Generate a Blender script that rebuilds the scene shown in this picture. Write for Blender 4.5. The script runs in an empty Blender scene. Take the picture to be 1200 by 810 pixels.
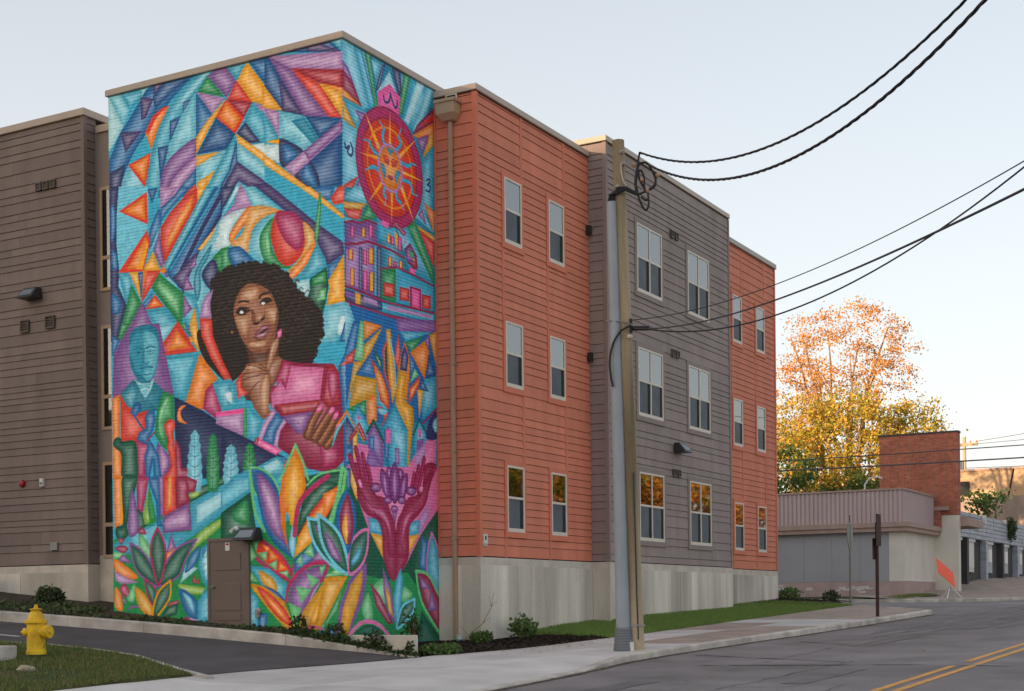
import bpy, bmesh, math, random
import numpy as np
from mathutils import Vector, Matrix
R = random.Random(7)
sc = bpy.context.scene
# ------------------------------------------------------------------ camera
# world axes: X runs along the street front of the building, Y into the block, Z up; eye level is Z = 0
CU, CV = -25.3135, -15.0253
TH, ROLL, F, CX, CY = 0.514, -0.0108, 1684.87, 600.0, 710.9
cam_d = bpy.data.cameras.new('camera'); cam = bpy.data.objects.new('camera', cam_d)
sc.collection.objects.link(cam); sc.camera = cam
cam_d.sensor_fit = 'HORIZONTAL'; cam_d.sensor_width = 36.0
cam_d.lens = 36.0 * F / 1200.0
cam_d.shift_x = -(CX - 600) / 1200.0
cam_d.shift_y = (CY - 405) / 1200.0
cam_d.clip_start = 0.1; cam_d.clip_end = 3000
fw = Vector((math.cos(TH), math.sin(TH), 0)); rt = Vector((math.sin(TH), -math.cos(TH), 0)); up = Vector((0, 0, 1))
cr, sr = math.cos(ROLL), math.sin(ROLL)
cr_, cu_ = rt * cr + up * sr, up * cr - rt * sr
cam.matrix_world = Matrix(((cr_.x, cu_.x, -fw.x, CU), (cr_.y, cu_.y, -fw.y, CV), (cr_.z, cu_.z, -fw.z, 0), (0, 0, 0, 1)))
# ------------------------------------------------------------------ sky and sun
SUN_EL = math.radians(6.0)
SUN_AZ = Vector((-0.93, 0.37, 0)).normalized()          # towards the sun: behind the camera, to the left
w = bpy.data.worlds.new('World'); sc.world = w; w.use_nodes = True
nt = w.node_tree; nt.nodes.clear()
sky = nt.nodes.new('ShaderNodeTexSky'); sky.sky_type = 'NISHITA'; sky.sun_disc = False
sky.sun_elevation = SUN_EL; sky.sun_rotation = math.atan2(SUN_AZ.x, SUN_AZ.y)
sky.air_density = 1.0; sky.dust_density = 2.5; sky.ozone_density = 1.0
hz = nt.nodes.new('ShaderNodeMix'); hz.data_type = 'RGBA'; hz.inputs[7].default_value = (7.4, 7.4, 7.6, 1)   # thin high haze, thicker towards the horizon all round
tcw = nt.nodes.new('ShaderNodeTexCoord'); spw = nt.nodes.new('ShaderNodeSeparateXYZ'); mrw = nt.nodes.new('ShaderNodeMapRange')
nt.links.new(tcw.outputs['Generated'], spw.inputs[0]); nt.links.new(spw.outputs[2], mrw.inputs[0])
mrw.inputs[1].default_value = 0.0; mrw.inputs[2].default_value = 0.45; mrw.inputs[3].default_value = 0.58; mrw.inputs[4].default_value = 0.34
nt.links.new(mrw.outputs[0], hz.inputs[0])
bg = nt.nodes.new('ShaderNodeBackground'); bg.inputs[1].default_value = 0.10
wo = nt.nodes.new('ShaderNodeOutputWorld')
nt.links.new(sky.outputs[0], hz.inputs[6]); nt.links.new(hz.outputs[2], bg.inputs[0]); nt.links.new(bg.outputs[0], wo.inputs[0])
sd = bpy.data.lights.new('sun', 'SUN'); sun = bpy.data.objects.new('sun', sd); sc.collection.objects.link(sun)
sd.energy = 4.2; sd.angle = math.radians(0.6); sd.color = (1.0, 0.66, 0.38)
to_sun = SUN_AZ * math.cos(SUN_EL) + Vector((0, 0, math.sin(SUN_EL)))
sun.rotation_euler = (-to_sun).to_track_quat('-Z', 'Y').to_euler(); sun.location = (0, 0, 40)
sc.view_settings.view_transform = 'Standard'; sc.view_settings.look = 'None'
sc.view_settings.gamma = 1; sc.view_settings.exposure = 1.02
sc.cycles.max_bounces = 6; sc.cycles.transparent_max_bounces = 8; sc.cycles.use_denoising = True
# ------------------------------------------------------------------ helpers
COL = sc.collection
def mat(name, col, rough=.8, var=.12, scale=3., bump=0., bscale=40., rnd=0., spec=.3, metal=0., col2=None, zs=1., fine=0.):
    """procedural material: base colour varied by two noises in world space (zs stretches them vertically)"""
    m = bpy.data.materials.new(name); m.use_nodes = True; t = m.node_tree; b = t.nodes['Principled BSDF']
    b.inputs['Roughness'].default_value = rough; b.inputs['Metallic'].default_value = metal
    b.inputs['Specular IOR Level'].default_value = spec
    g = t.nodes.new('ShaderNodeNewGeometry'); mp = t.nodes.new('ShaderNodeMapping'); mp.inputs['Scale'].default_value = (1, 1, zs)
    t.links.new(g.outputs['Position'], mp.inputs[0])
    n = t.nodes.new('ShaderNodeTexNoise'); n.inputs['Scale'].default_value = scale; n.inputs['Detail'].default_value = 6
    t.links.new(mp.outputs[0], n.inputs['Vector'])
    r = t.nodes.new('ShaderNodeMapRange'); r.inputs[1].default_value = .3; r.inputs[2].default_value = .7
    r.inputs[3].default_value = 1 - var; r.inputs[4].default_value = 1 + var; t.links.new(n.outputs[0], r.inputs[0])
    val = r.outputs[0]
    if fine:
        n3 = t.nodes.new('ShaderNodeTexNoise'); n3.inputs['Scale'].default_value = bscale; n3.inputs['Detail'].default_value = 3
        t.links.new(g.outputs['Position'], n3.inputs['Vector'])
        r3 = t.nodes.new('ShaderNodeMapRange'); r3.inputs[1].default_value = .3; r3.inputs[2].default_value = .7
        r3.inputs[3].default_value = 1 - fine; r3.inputs[4].default_value = 1 + fine; t.links.new(n3.outputs[0], r3.inputs[0])
        mu = t.nodes.new('ShaderNodeMath'); mu.operation = 'MULTIPLY'; t.links.new(val, mu.inputs[0]); t.links.new(r3.outputs[0], mu.inputs[1]); val = mu.outputs[0]
    if rnd:
        oi = t.nodes.new('ShaderNodeObjectInfo'); r2 = t.nodes.new('ShaderNodeMapRange')
        r2.inputs[3].default_value = 1 - rnd; r2.inputs[4].default_value = 1 + rnd; t.links.new(oi.outputs['Random'], r2.inputs[0])
        mu = t.nodes.new('ShaderNodeMath'); mu.operation = 'MULTIPLY'; t.links.new(val, mu.inputs[0]); t.links.new(r2.outputs[0], mu.inputs[1]); val = mu.outputs[0]
    vm = t.nodes.new('ShaderNodeVectorMath'); vm.operation = 'SCALE'; t.links.new(val, vm.inputs['Scale'])
    if col2:
        mx = t.nodes.new('ShaderNodeMix'); mx.data_type = 'RGBA'; mx.inputs[6].default_value = (*col, 1); mx.inputs[7].default_value = (*col2, 1)
        n2 = t.nodes.new('ShaderNodeTexNoise'); n2.inputs['Scale'].default_value = scale * .37; n2.inputs['Detail'].default_value = 5
        t.links.new(mp.outputs[0], n2.inputs['Vector'])
        r4 = t.nodes.new('ShaderNodeMapRange'); r4.inputs[1].default_value = .42; r4.inputs[2].default_value = .62; t.links.new(n2.outputs[0], r4.inputs[0])
        t.links.new(r4.outputs[0], mx.inputs[0]); t.links.new(mx.outputs[2], vm.inputs[0])
    else:
        vm.inputs[0].default_value = col
    t.links.new(vm.outputs[0], b.inputs['Base Color'])
    if bump:
        n4 = t.nodes.new('ShaderNodeTexNoise'); n4.inputs['Scale'].default_value = bscale; n4.inputs['Detail'].default_value = 4
        t.links.new(g.outputs['Position'], n4.inputs['Vector'])
        bp = t.nodes.new('ShaderNodeBump'); bp.inputs['Strength'].default_value = bump; bp.inputs['Distance'].default_value = .02
        t.links.new(n4.outputs[0], bp.inputs['Height']); t.links.new(bp.outputs[0], b.inputs['Normal'])
    return m
def leaf_mat(name, cols, trans=.35):
    """leaf colours picked at random per leaf"""
    m = bpy.data.materials.new(name); m.use_nodes = True; t = m.node_tree; b = t.nodes['Principled BSDF']
    g = t.nodes.new('ShaderNodeNewGeometry'); cr = t.nodes.new('ShaderNodeValToRGB'); e = cr.color_ramp.elements
    while len(e) < len(cols): e.new(.5)
    for i, c in enumerate(cols): e[i].position = i / max(1, len(cols) - 1); e[i].color = (*c, 1)
    t.links.new(g.outputs['Random Per Island'], cr.inputs[0]); t.links.new(cr.outputs[0], b.inputs['Base Color'])
    b.inputs['Roughness'].default_value = .6; b.inputs['Specular IOR Level'].default_value = .2
    tr = t.nodes.new('ShaderNodeBsdfTranslucent'); t.links.new(cr.outputs[0], tr.inputs[0])
    mx = t.nodes.new('ShaderNodeMixShader'); mx.inputs[0].default_value = trans
    o = t.nodes['Material Output']; t.links.new(b.outputs[0], mx.inputs[1]); t.links.new(tr.outputs[0], mx.inputs[2]); t.links.new(mx.outputs[0], o.inputs[0])
    return m
class MB:
    def __init__(s): s.v = []; s.f = []; s.m = []
    def quad(s, a, b, c, d, mi=0):
        n = len(s.v); s.v += [tuple(a), tuple(b), tuple(c), tuple(d)]; s.f.append((n, n+1, n+2, n+3)); s.m.append(mi)
    def tri(s, a, b, c, mi=0):
        n = len(s.v); s.v += [tuple(a), tuple(b), tuple(c)]; s.f.append((n, n+1, n+2)); s.m.append(mi)
    def hexa(s, p, mi=0):
        """p: 8 corners, bottom ring 0-3 then top ring 4-7 (counter-clockwise from above)"""
        n = len(s.v); s.v += [tuple(q) for q in p]
        for q in ((3,2,1,0), (4,5,6,7), (0,1,5,4), (1,2,6,5), (2,3,7,6), (3,0,4,7)): s.f.append(tuple(n+i for i in q)); s.m.append(mi)
    def box(s, x0, x1, y0, y1, z0, z1, mi=0):
        s.hexa([(x0,y0,z0),(x1,y0,z0),(x1,y1,z0),(x0,y1,z0),(x0,y0,z1),(x1,y0,z1),(x1,y1,z1),(x0,y1,z1)], mi); return s
    def tube(s, pts, rad, n=8, cap=True, mi=0):
        pts = [Vector(p) for p in pts]; rad = rad if isinstance(rad, (list, tuple)) else [rad] * len(pts); base = len(s.v); prev = None
        for i, p in enumerate(pts):
            d = (pts[min(i+1, len(pts)-1)] - pts[max(i-1, 0)]).normalized()
            if prev is None: a = d.orthogonal().normalized()
            else:
                a = prev - d * prev.dot(d); a = a.normalized() if a.length > 1e-6 else d.orthogonal().normalized()
            prev = a; b = d.cross(a)
            for k in range(n):
                t = 2 * math.pi * k / n; s.v.append(tuple(p + (a * math.cos(t) + b * math.sin(t)) * rad[i]))
        for i in range(len(pts) - 1):
            for k in range(n):
                k2 = (k + 1) % n; s.f.append((base+i*n+k, base+i*n+k2, base+(i+1)*n+k2, base+(i+1)*n+k)); s.m.append(mi)
        if cap:
            s.f.append(tuple(base + k for k in range(n))[::-1]); s.m.append(mi)
            s.f.append(tuple(base + (len(pts)-1)*n + k for k in range(n))); s.m.append(mi)
        return s
    def lathe(s, c, prof, n=20, mi=0, axis=(0,0,1)):
        ax = Vector(axis).normalized(); a = ax.orthogonal().normalized(); b = ax.cross(a); c = Vector(c); base = len(s.v)
        for r, h in prof:
            for k in range(n):
                t = 2*math.pi*k/n; s.v.append(tuple(c + ax*h + (a*math.cos(t) + b*math.sin(t))*r))
        for i in range(len(prof)-1):
            for k in range(n):
                k2 = (k+1) % n; s.f.append((base+i*n+k, base+i*n+k2, base+(i+1)*n+k2, base+(i+1)*n+k)); s.m.append(mi)
        s.f.append(tuple(base+k for k in range(n))[::-1]); s.m.append(mi); s.f.append(tuple(base+(len(prof)-1)*n+k for k in range(n))); s.m.append(mi)
        return s
    def build(s, name, mats, parent=None, smooth=False, bevel=0):
        me = bpy.data.meshes.new(name); me.from_pydata(s.v, [], s.f)
        mats = mats if isinstance(mats, (list, tuple)) else [mats]
        for m in mats: me.materials.append(m)
        if len(mats) > 1: me.polygons.foreach_set('material_index', s.m)
        if smooth: me.polygons.foreach_set('use_smooth', [True]*len(s.f))
        me.update(); o = bpy.data.objects.new(name, me); COL.objects.link(o)
        if smooth:
            try: me.set_sharp_from_angle(angle=math.radians(40))
            except Exception: pass
        if bevel:
            bm = o.modifiers.new('bevel', 'BEVEL'); bm.width = bevel; bm.segments = 2; bm.limit_method = 'ANGLE'
        if parent: adopt(o, parent)
        return o
def wmat(o): return o.matrix_basis.copy() if o.parent is None else wmat(o.parent) @ o.matrix_parent_inverse @ o.matrix_basis
def adopt(o, p):
    o.parent = p; o.matrix_parent_inverse = wmat(p).inverted()
def tag(o, label=None, cat=None, group=None, kind=None):
    if label: o['label'] = label
    if cat: o['category'] = cat
    if group: o['group'] = group
    if kind: o['kind'] = kind
    return o
def thing(name, label, cat, loc=(0,0,0), group=None):
    o = bpy.data.objects.new(name, None); COL.objects.link(o); o.location = loc; o.empty_display_size = .2
    bpy.context.view_layer.update(); return tag(o, label, cat, group)
def inst(name, me, parent, loc, rot=0., scale=(1,1,1)):
    o = bpy.data.objects.new(name, me); COL.objects.link(o)
    o.location = loc; o.rotation_euler = (0, 0, rot); o.scale = scale
    if parent: adopt(o, parent)
    return o
def depth(u, v): return (u-CU)*fw.x + (v-CV)*fw.y
# ------------------------------------------------------------------ terrain
BU = [-400, -60, 17, 30, 37, 46, 63, 90, 400]; BZ = [-6, -3.16, -.08, .10, .15, .45, 1.05, 2.0, 6.0]
def sstep(x, a, b): t = min(1, max(0, (x-a)/(b-a))); return t*t*(3-2*t)
def H(u, v):
    z = float(np.interp(u, BU, BZ))
    if u < 4: z += .085 * min(max(0., v + .6), 16) * (1 - sstep(u, -2.2, 3))
    return z
def shade_hill(u, v):
    """unseen hillside added to the left of and behind the camera to keep the low sun off the street"""
    d = Vector((u - 0, v - 10, 0)); a = d.dot(SUN_AZ); s = d.dot(Vector((-SUN_AZ.y, SUN_AZ.x, 0)))
    return HILL * sstep(a, 110, 190) * (1 - sstep(abs(s + 5), 110, 200))
HILL = 34.6  # rise of the unseen added hillside, set so its shade covers the walls
# ------------------------------------------------------------------ materials
M = {}
def lin(r, g, b):
    return tuple((c/255/12.92 if c/255 <= .04045 else ((c/255+.055)/1.055)**2.4) for c in (r, g, b))
M['red'] = mat('painted fibre cement red', lin(213, 128, 102), .7, .11, 2.2, .15, 60, .08, fine=.05, zs=.22)
M['grey'] = mat('painted fibre cement grey', lin(150, 136, 131), .7, .12, 2.2, .15, 60, .09, fine=.05, zs=.22)
M['wing'] = mat('painted fibre cement brown grey', lin(128, 113, 108), .7, .12, 2.2, .15, 60, .09, fine=.05, zs=.22)
M['redtrim'] = mat('red trim', lin(213, 122, 95), .65, .05, 2)
M['greytrim'] = mat('grey trim', lin(142, 128, 123), .65, .05, 2)
M['gap'] = mat('shadow line backing', (.06, .03, .026), .9, .1, 2)  # dark tone paints the shadow lines between the boards
M['ggap'] = mat('shadow line backing grey', (.022, .02, .02), .9, .1, 2)  # same painted shadow lines behind the grey boards
M['cope'] = mat('tan metal coping', lin(182, 165, 150), .45, .06, 1.5, metal=.0, spec=.5)
M['copeg'] = mat('grey metal coping', lin(165, 158, 150), .45, .06, 1.5, spec=.5)
M['spout'] = mat('tan downspout metal', lin(178, 150, 124), .45, .07, 2, spec=.5)
M['frame'] = mat('cream window vinyl', lin(214, 204, 190), .45, .04, 3, spec=.4)
M['blind'] = mat('white window blind', lin(240, 242, 240), .7, .05, 3)
M['screen'] = mat('insect screen', lin(92, 100, 108), .6, .2, 2.0, spec=.25)
M['inside'] = mat('unlit room and curtain tone', (.02, .024, .026), .8, .3, 1.2)  # shade of rooms and openings put into the colour; also a dark curtain
M['curtain'] = mat('dim curtain', lin(138, 142, 122), .8, .3, 4)
M['conc'] = mat('board formed concrete', lin(216, 208, 196), .85, .2, 1.6, .35, 30, .17, col2=lin(182, 173, 162), zs=.16, fine=.08)
M['concs'] = mat('foundation cap concrete', lin(200, 191, 179), .85, .15, 2.5, .3, 40)
M['kerb'] = mat('kerb concrete', lin(190, 183, 175), .85, .3, 2.2, .5, 60, .07, fine=.1)
M['slab'] = mat('pavement concrete', lin(198, 193, 191), .85, .13, 1.1, .25, 90, .10, fine=.09)
M['slabb'] = mat('brown worn pavement concrete', lin(160, 145, 135), .85, .16, 1.5, .25, 90, .08, fine=.12)
M['asph'] = mat('worn asphalt', lin(134, 128, 129), .85, .2, .8, .7, 110, fine=.26, col2=lin(121, 115, 116))
M['drive'] = mat('dark new asphalt', lin(90, 85, 88), .85, .2, 1.1, .7, 110, fine=.22)
M['tar'] = mat('tar seal', (.03, .03, .032), .6, .3, 5)
M['yline'] = mat('worn yellow road paint', lin(206, 150, 72), .7, .18, 6, fine=.15, bscale=60)
M['wline'] = mat('worn white road paint', lin(186, 184, 180), .7, .18, 6)
M['soil'] = mat('soil', (.06, .045, .032), .95, .3, 5, .8, 50)
M['mulch'] = mat('dark mulch', (.028, .019, .014), .95, .4, 12, 1., 60)
M['turf'] = mat('turf base', lin(62, 74, 36), .95, .3, 4, .8, 80, col2=lin(84, 76, 46))
M['field'] = mat('ground', lin(92, 92, 62), .95, .25, .2, .5, 5, col2=lin(104, 92, 70))
M['white'] = mat('white paint', (.68, .68, .66), .6, .05, 3)
M['black'] = mat('black metal', (.02, .02, .022), .45, .1, 5, spec=.5)
M['lens'] = mat('lamp lens', lin(120, 130, 140), .2, .1, 4, spec=.6)
M['bronze'] = mat('dark bronze metal', (.03, .027, .026), .4, .1, 5, spec=.5)
M['doorp'] = mat('brown grey door paint', lin(112, 98, 92), .5, .05, 2, spec=.4)
M['vent'] = mat('vent louvre', lin(92, 80, 76), .5, .08, 3)
M['alarm'] = mat('red alarm', lin(150, 26, 34), .4, .05, 3, spec=.5)
M['wood'] = mat('weathered pole wood', lin(178, 162, 136), .85, .2, 5, .6, 60, zs=.08, col2=lin(132, 116, 92), fine=.14)
M['guard'] = mat('grey cable guard', lin(150, 157, 166), .45, .06, 2, spec=.5)
M['guardd'] = mat('grey flexible duct', lin(120, 126, 134), .5, .08, 2, spec=.4)
M['rub'] = mat('black cable', (.014, .014, .018), .5, .1, 5, spec=.4)
M['galv'] = mat('galvanised steel', lin(150, 152, 152), .4, .12, 6, metal=.6)
M['insul'] = mat('brown insulator', lin(168, 130, 100), .3, .1, 6, spec=.6)
M['yel'] = mat('yellow hydrant enamel', lin(238, 198, 40), .5, .12, 7, .25, 60, spec=.4, col2=lin(198, 148, 30), fine=.1)
M['bark'] = mat('bark', lin(140, 114, 88), .9, .25, 6, .6, 40)
M['rust'] = mat('rusty steel', lin(70, 50, 44), .8, .25, 8)
M['signb'] = mat('bare sign back', lin(128, 130, 124), .5, .1, 4, metal=.2)
M['org'] = mat('fluorescent orange sign', (.90, .12, .055), .6, .05, 3)
M['pinkm'] = mat('faded mauve metal siding', lin(190, 172, 172), .6, .06, .8, fine=.04, bscale=12)
M['pinkb'] = mat('mauve painted brick', lin(178, 155, 151), .8, .1, 2, .4, 14)
M['gwall'] = mat('grey painted panels', lin(162, 162, 168), .7, .05, .8)
M['cream'] = mat('cream painted wall', lin(216, 211, 200), .7, .08, 1)
M['ledge'] = mat('weathered ledge', lin(170, 148, 138), .7, .12, 3)
M['bluem'] = mat('pale blue metal siding', lin(160, 168, 180), .5, .18, 1.5, zs=4)
M['dark'] = mat('dark recess', lin(74, 72, 74), .8, .1, 2)
M['glassd'] = mat('dark shop glass', (.03, .035, .04), .12, .2, 2, spec=.6)
M['beige'] = mat('beige rendered block', lin(184, 158, 130), .85, .12, .5, .2, 10)
M['peel'] = mat('flaking white paint', lin(206, 200, 196), .8, .1, 6)
M['stone'] = mat('pale stone', lin(170, 156, 132), .85, .15, 8, .5, 30)
def glass_mat():
    m = bpy.data.materials.new('window glass'); m.use_nodes = True; t = m.node_tree; t.nodes.clear()
    fr = t.nodes.new('ShaderNodeFresnel'); fr.inputs[0].default_value = 2.9
    tr = t.nodes.new('ShaderNodeBsdfTransparent'); tr.inputs[0].default_value = (.98, .99, .99, 1)
    gl = t.nodes.new('ShaderNodeBsdfGlossy'); gl.inputs['Roughness'].default_value = .02; gl.inputs[0].default_value = (.95, .97, 1, 1)
    mx = t.nodes.new('ShaderNodeMixShader'); o = t.nodes.new('ShaderNodeOutputMaterial')
    t.links.new(fr.outputs[0], mx.inputs[0]); t.links.new(tr.outputs[0], mx.inputs[1]); t.links.new(gl.outputs[0], mx.inputs[2]); t.links.new(mx.outputs[0], o.inputs[0])
    return m
M['glass'] = glass_mat()
def brick_mat(name, c1, c2, mo, sx=1.):
    m = mat(name, c1, .85, .15, 2, 0); t = m.node_tree; b = t.nodes['Principled BSDF']
    g = t.nodes['Geometry']; sp = t.nodes.new('ShaderNodeSeparateXYZ'); cb = t.nodes.new('ShaderNodeCombineXYZ'); ad = t.nodes.new('ShaderNodeMath'); ad.operation = 'ADD'
    t.links.new(g.outputs['Position'], sp.inputs[0]); t.links.new(sp.outputs[0], ad.inputs[0]); t.links.new(sp.outputs[1], ad.inputs[1])
    t.links.new(ad.outputs[0], cb.inputs[0]); t.links.new(sp.outputs[2], cb.inputs[1])
    bt = t.nodes.new('ShaderNodeTexBrick'); bt.inputs['Scale'].default_value = 1; bt.inputs['Brick Width'].default_value = .22*sx; bt.inputs['Row Height'].default_value = .075
    bt.inputs['Mortar Size'].default_value = .008; bt.inputs['Color1'].default_value = (*c1, 1); bt.inputs['Color2'].default_value = (*c2, 1); bt.inputs['Mortar'].default_value = (*mo, 1)
    t.links.new(cb.outputs[0], bt.inputs['Vector']); vm = [n for n in t.nodes if n.type == 'VECT_MATH'][0]; t.links.new(bt.outputs['Color'], vm.inputs[0])
    bp = t.nodes.new('ShaderNodeBump'); bp.inputs['Strength'].default_value = .5; bp.inputs['Distance'].default_value = .01; bp.invert = True
    t.links.new(bt.outputs['Fac'], bp.inputs['Height']); t.links.new(bp.outputs[0], b.inputs['Normal'])
    return m
M['brick'] = brick_mat('red brick', lin(186, 106, 84), lin(150, 80, 66), lin(150, 124, 108))
# ------------------------------------------------------------------ the painted mural (drawn in wall centimetres, laid on the bricks)
PAL = {
    'cy': (69, 169, 200),
    'lc': (116, 198, 220),
    'pc': (166, 219, 230),
    'wc': (207, 233, 240),
    'te': (47, 134, 166),
    'bl': (45, 105, 166),
    'db': (42, 85, 144),
    'nv': (51, 58, 102),
    'vn': (74, 63, 112),
    'pu': (132, 88, 154),
    'li': (178, 132, 186),
    'og': (240, 133, 58),
    'ye': (242, 168, 58),
    'go': (217, 154, 53),
    'ta': (230, 168, 94),
    're': (224, 73, 62),
    'dr': (168, 50, 62),
    'ma': (150, 47, 76),
    'mg': (176, 58, 102),
    'pk': (224, 122, 174),
    'hp': (234, 98, 164),
    'gr': (44, 138, 80),
    'dg': (28, 84, 64),
    'lg': (108, 192, 128),
    'lm': (138, 184, 74),
    'bk': (44, 39, 38),
    'sk': (150, 96, 74),
    'sd': (94, 58, 48),
    'sl': (186, 132, 98),
    'wh': (232, 232, 234),
    'mn': (42, 51, 88),
    'sb': (63, 146, 172),
    'sx': (43, 122, 148),
    'br': (110, 68, 54),
    'mu': (138, 76, 92),
    'mv': (172, 116, 132),
    'bh': (67, 56, 47),
    'pl': (124, 60, 126),
    'ph': (162, 90, 156),
    'dk': (90, 26, 52),
    'sh': (98, 180, 200),
    's2': (124, 77, 60),
}
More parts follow.
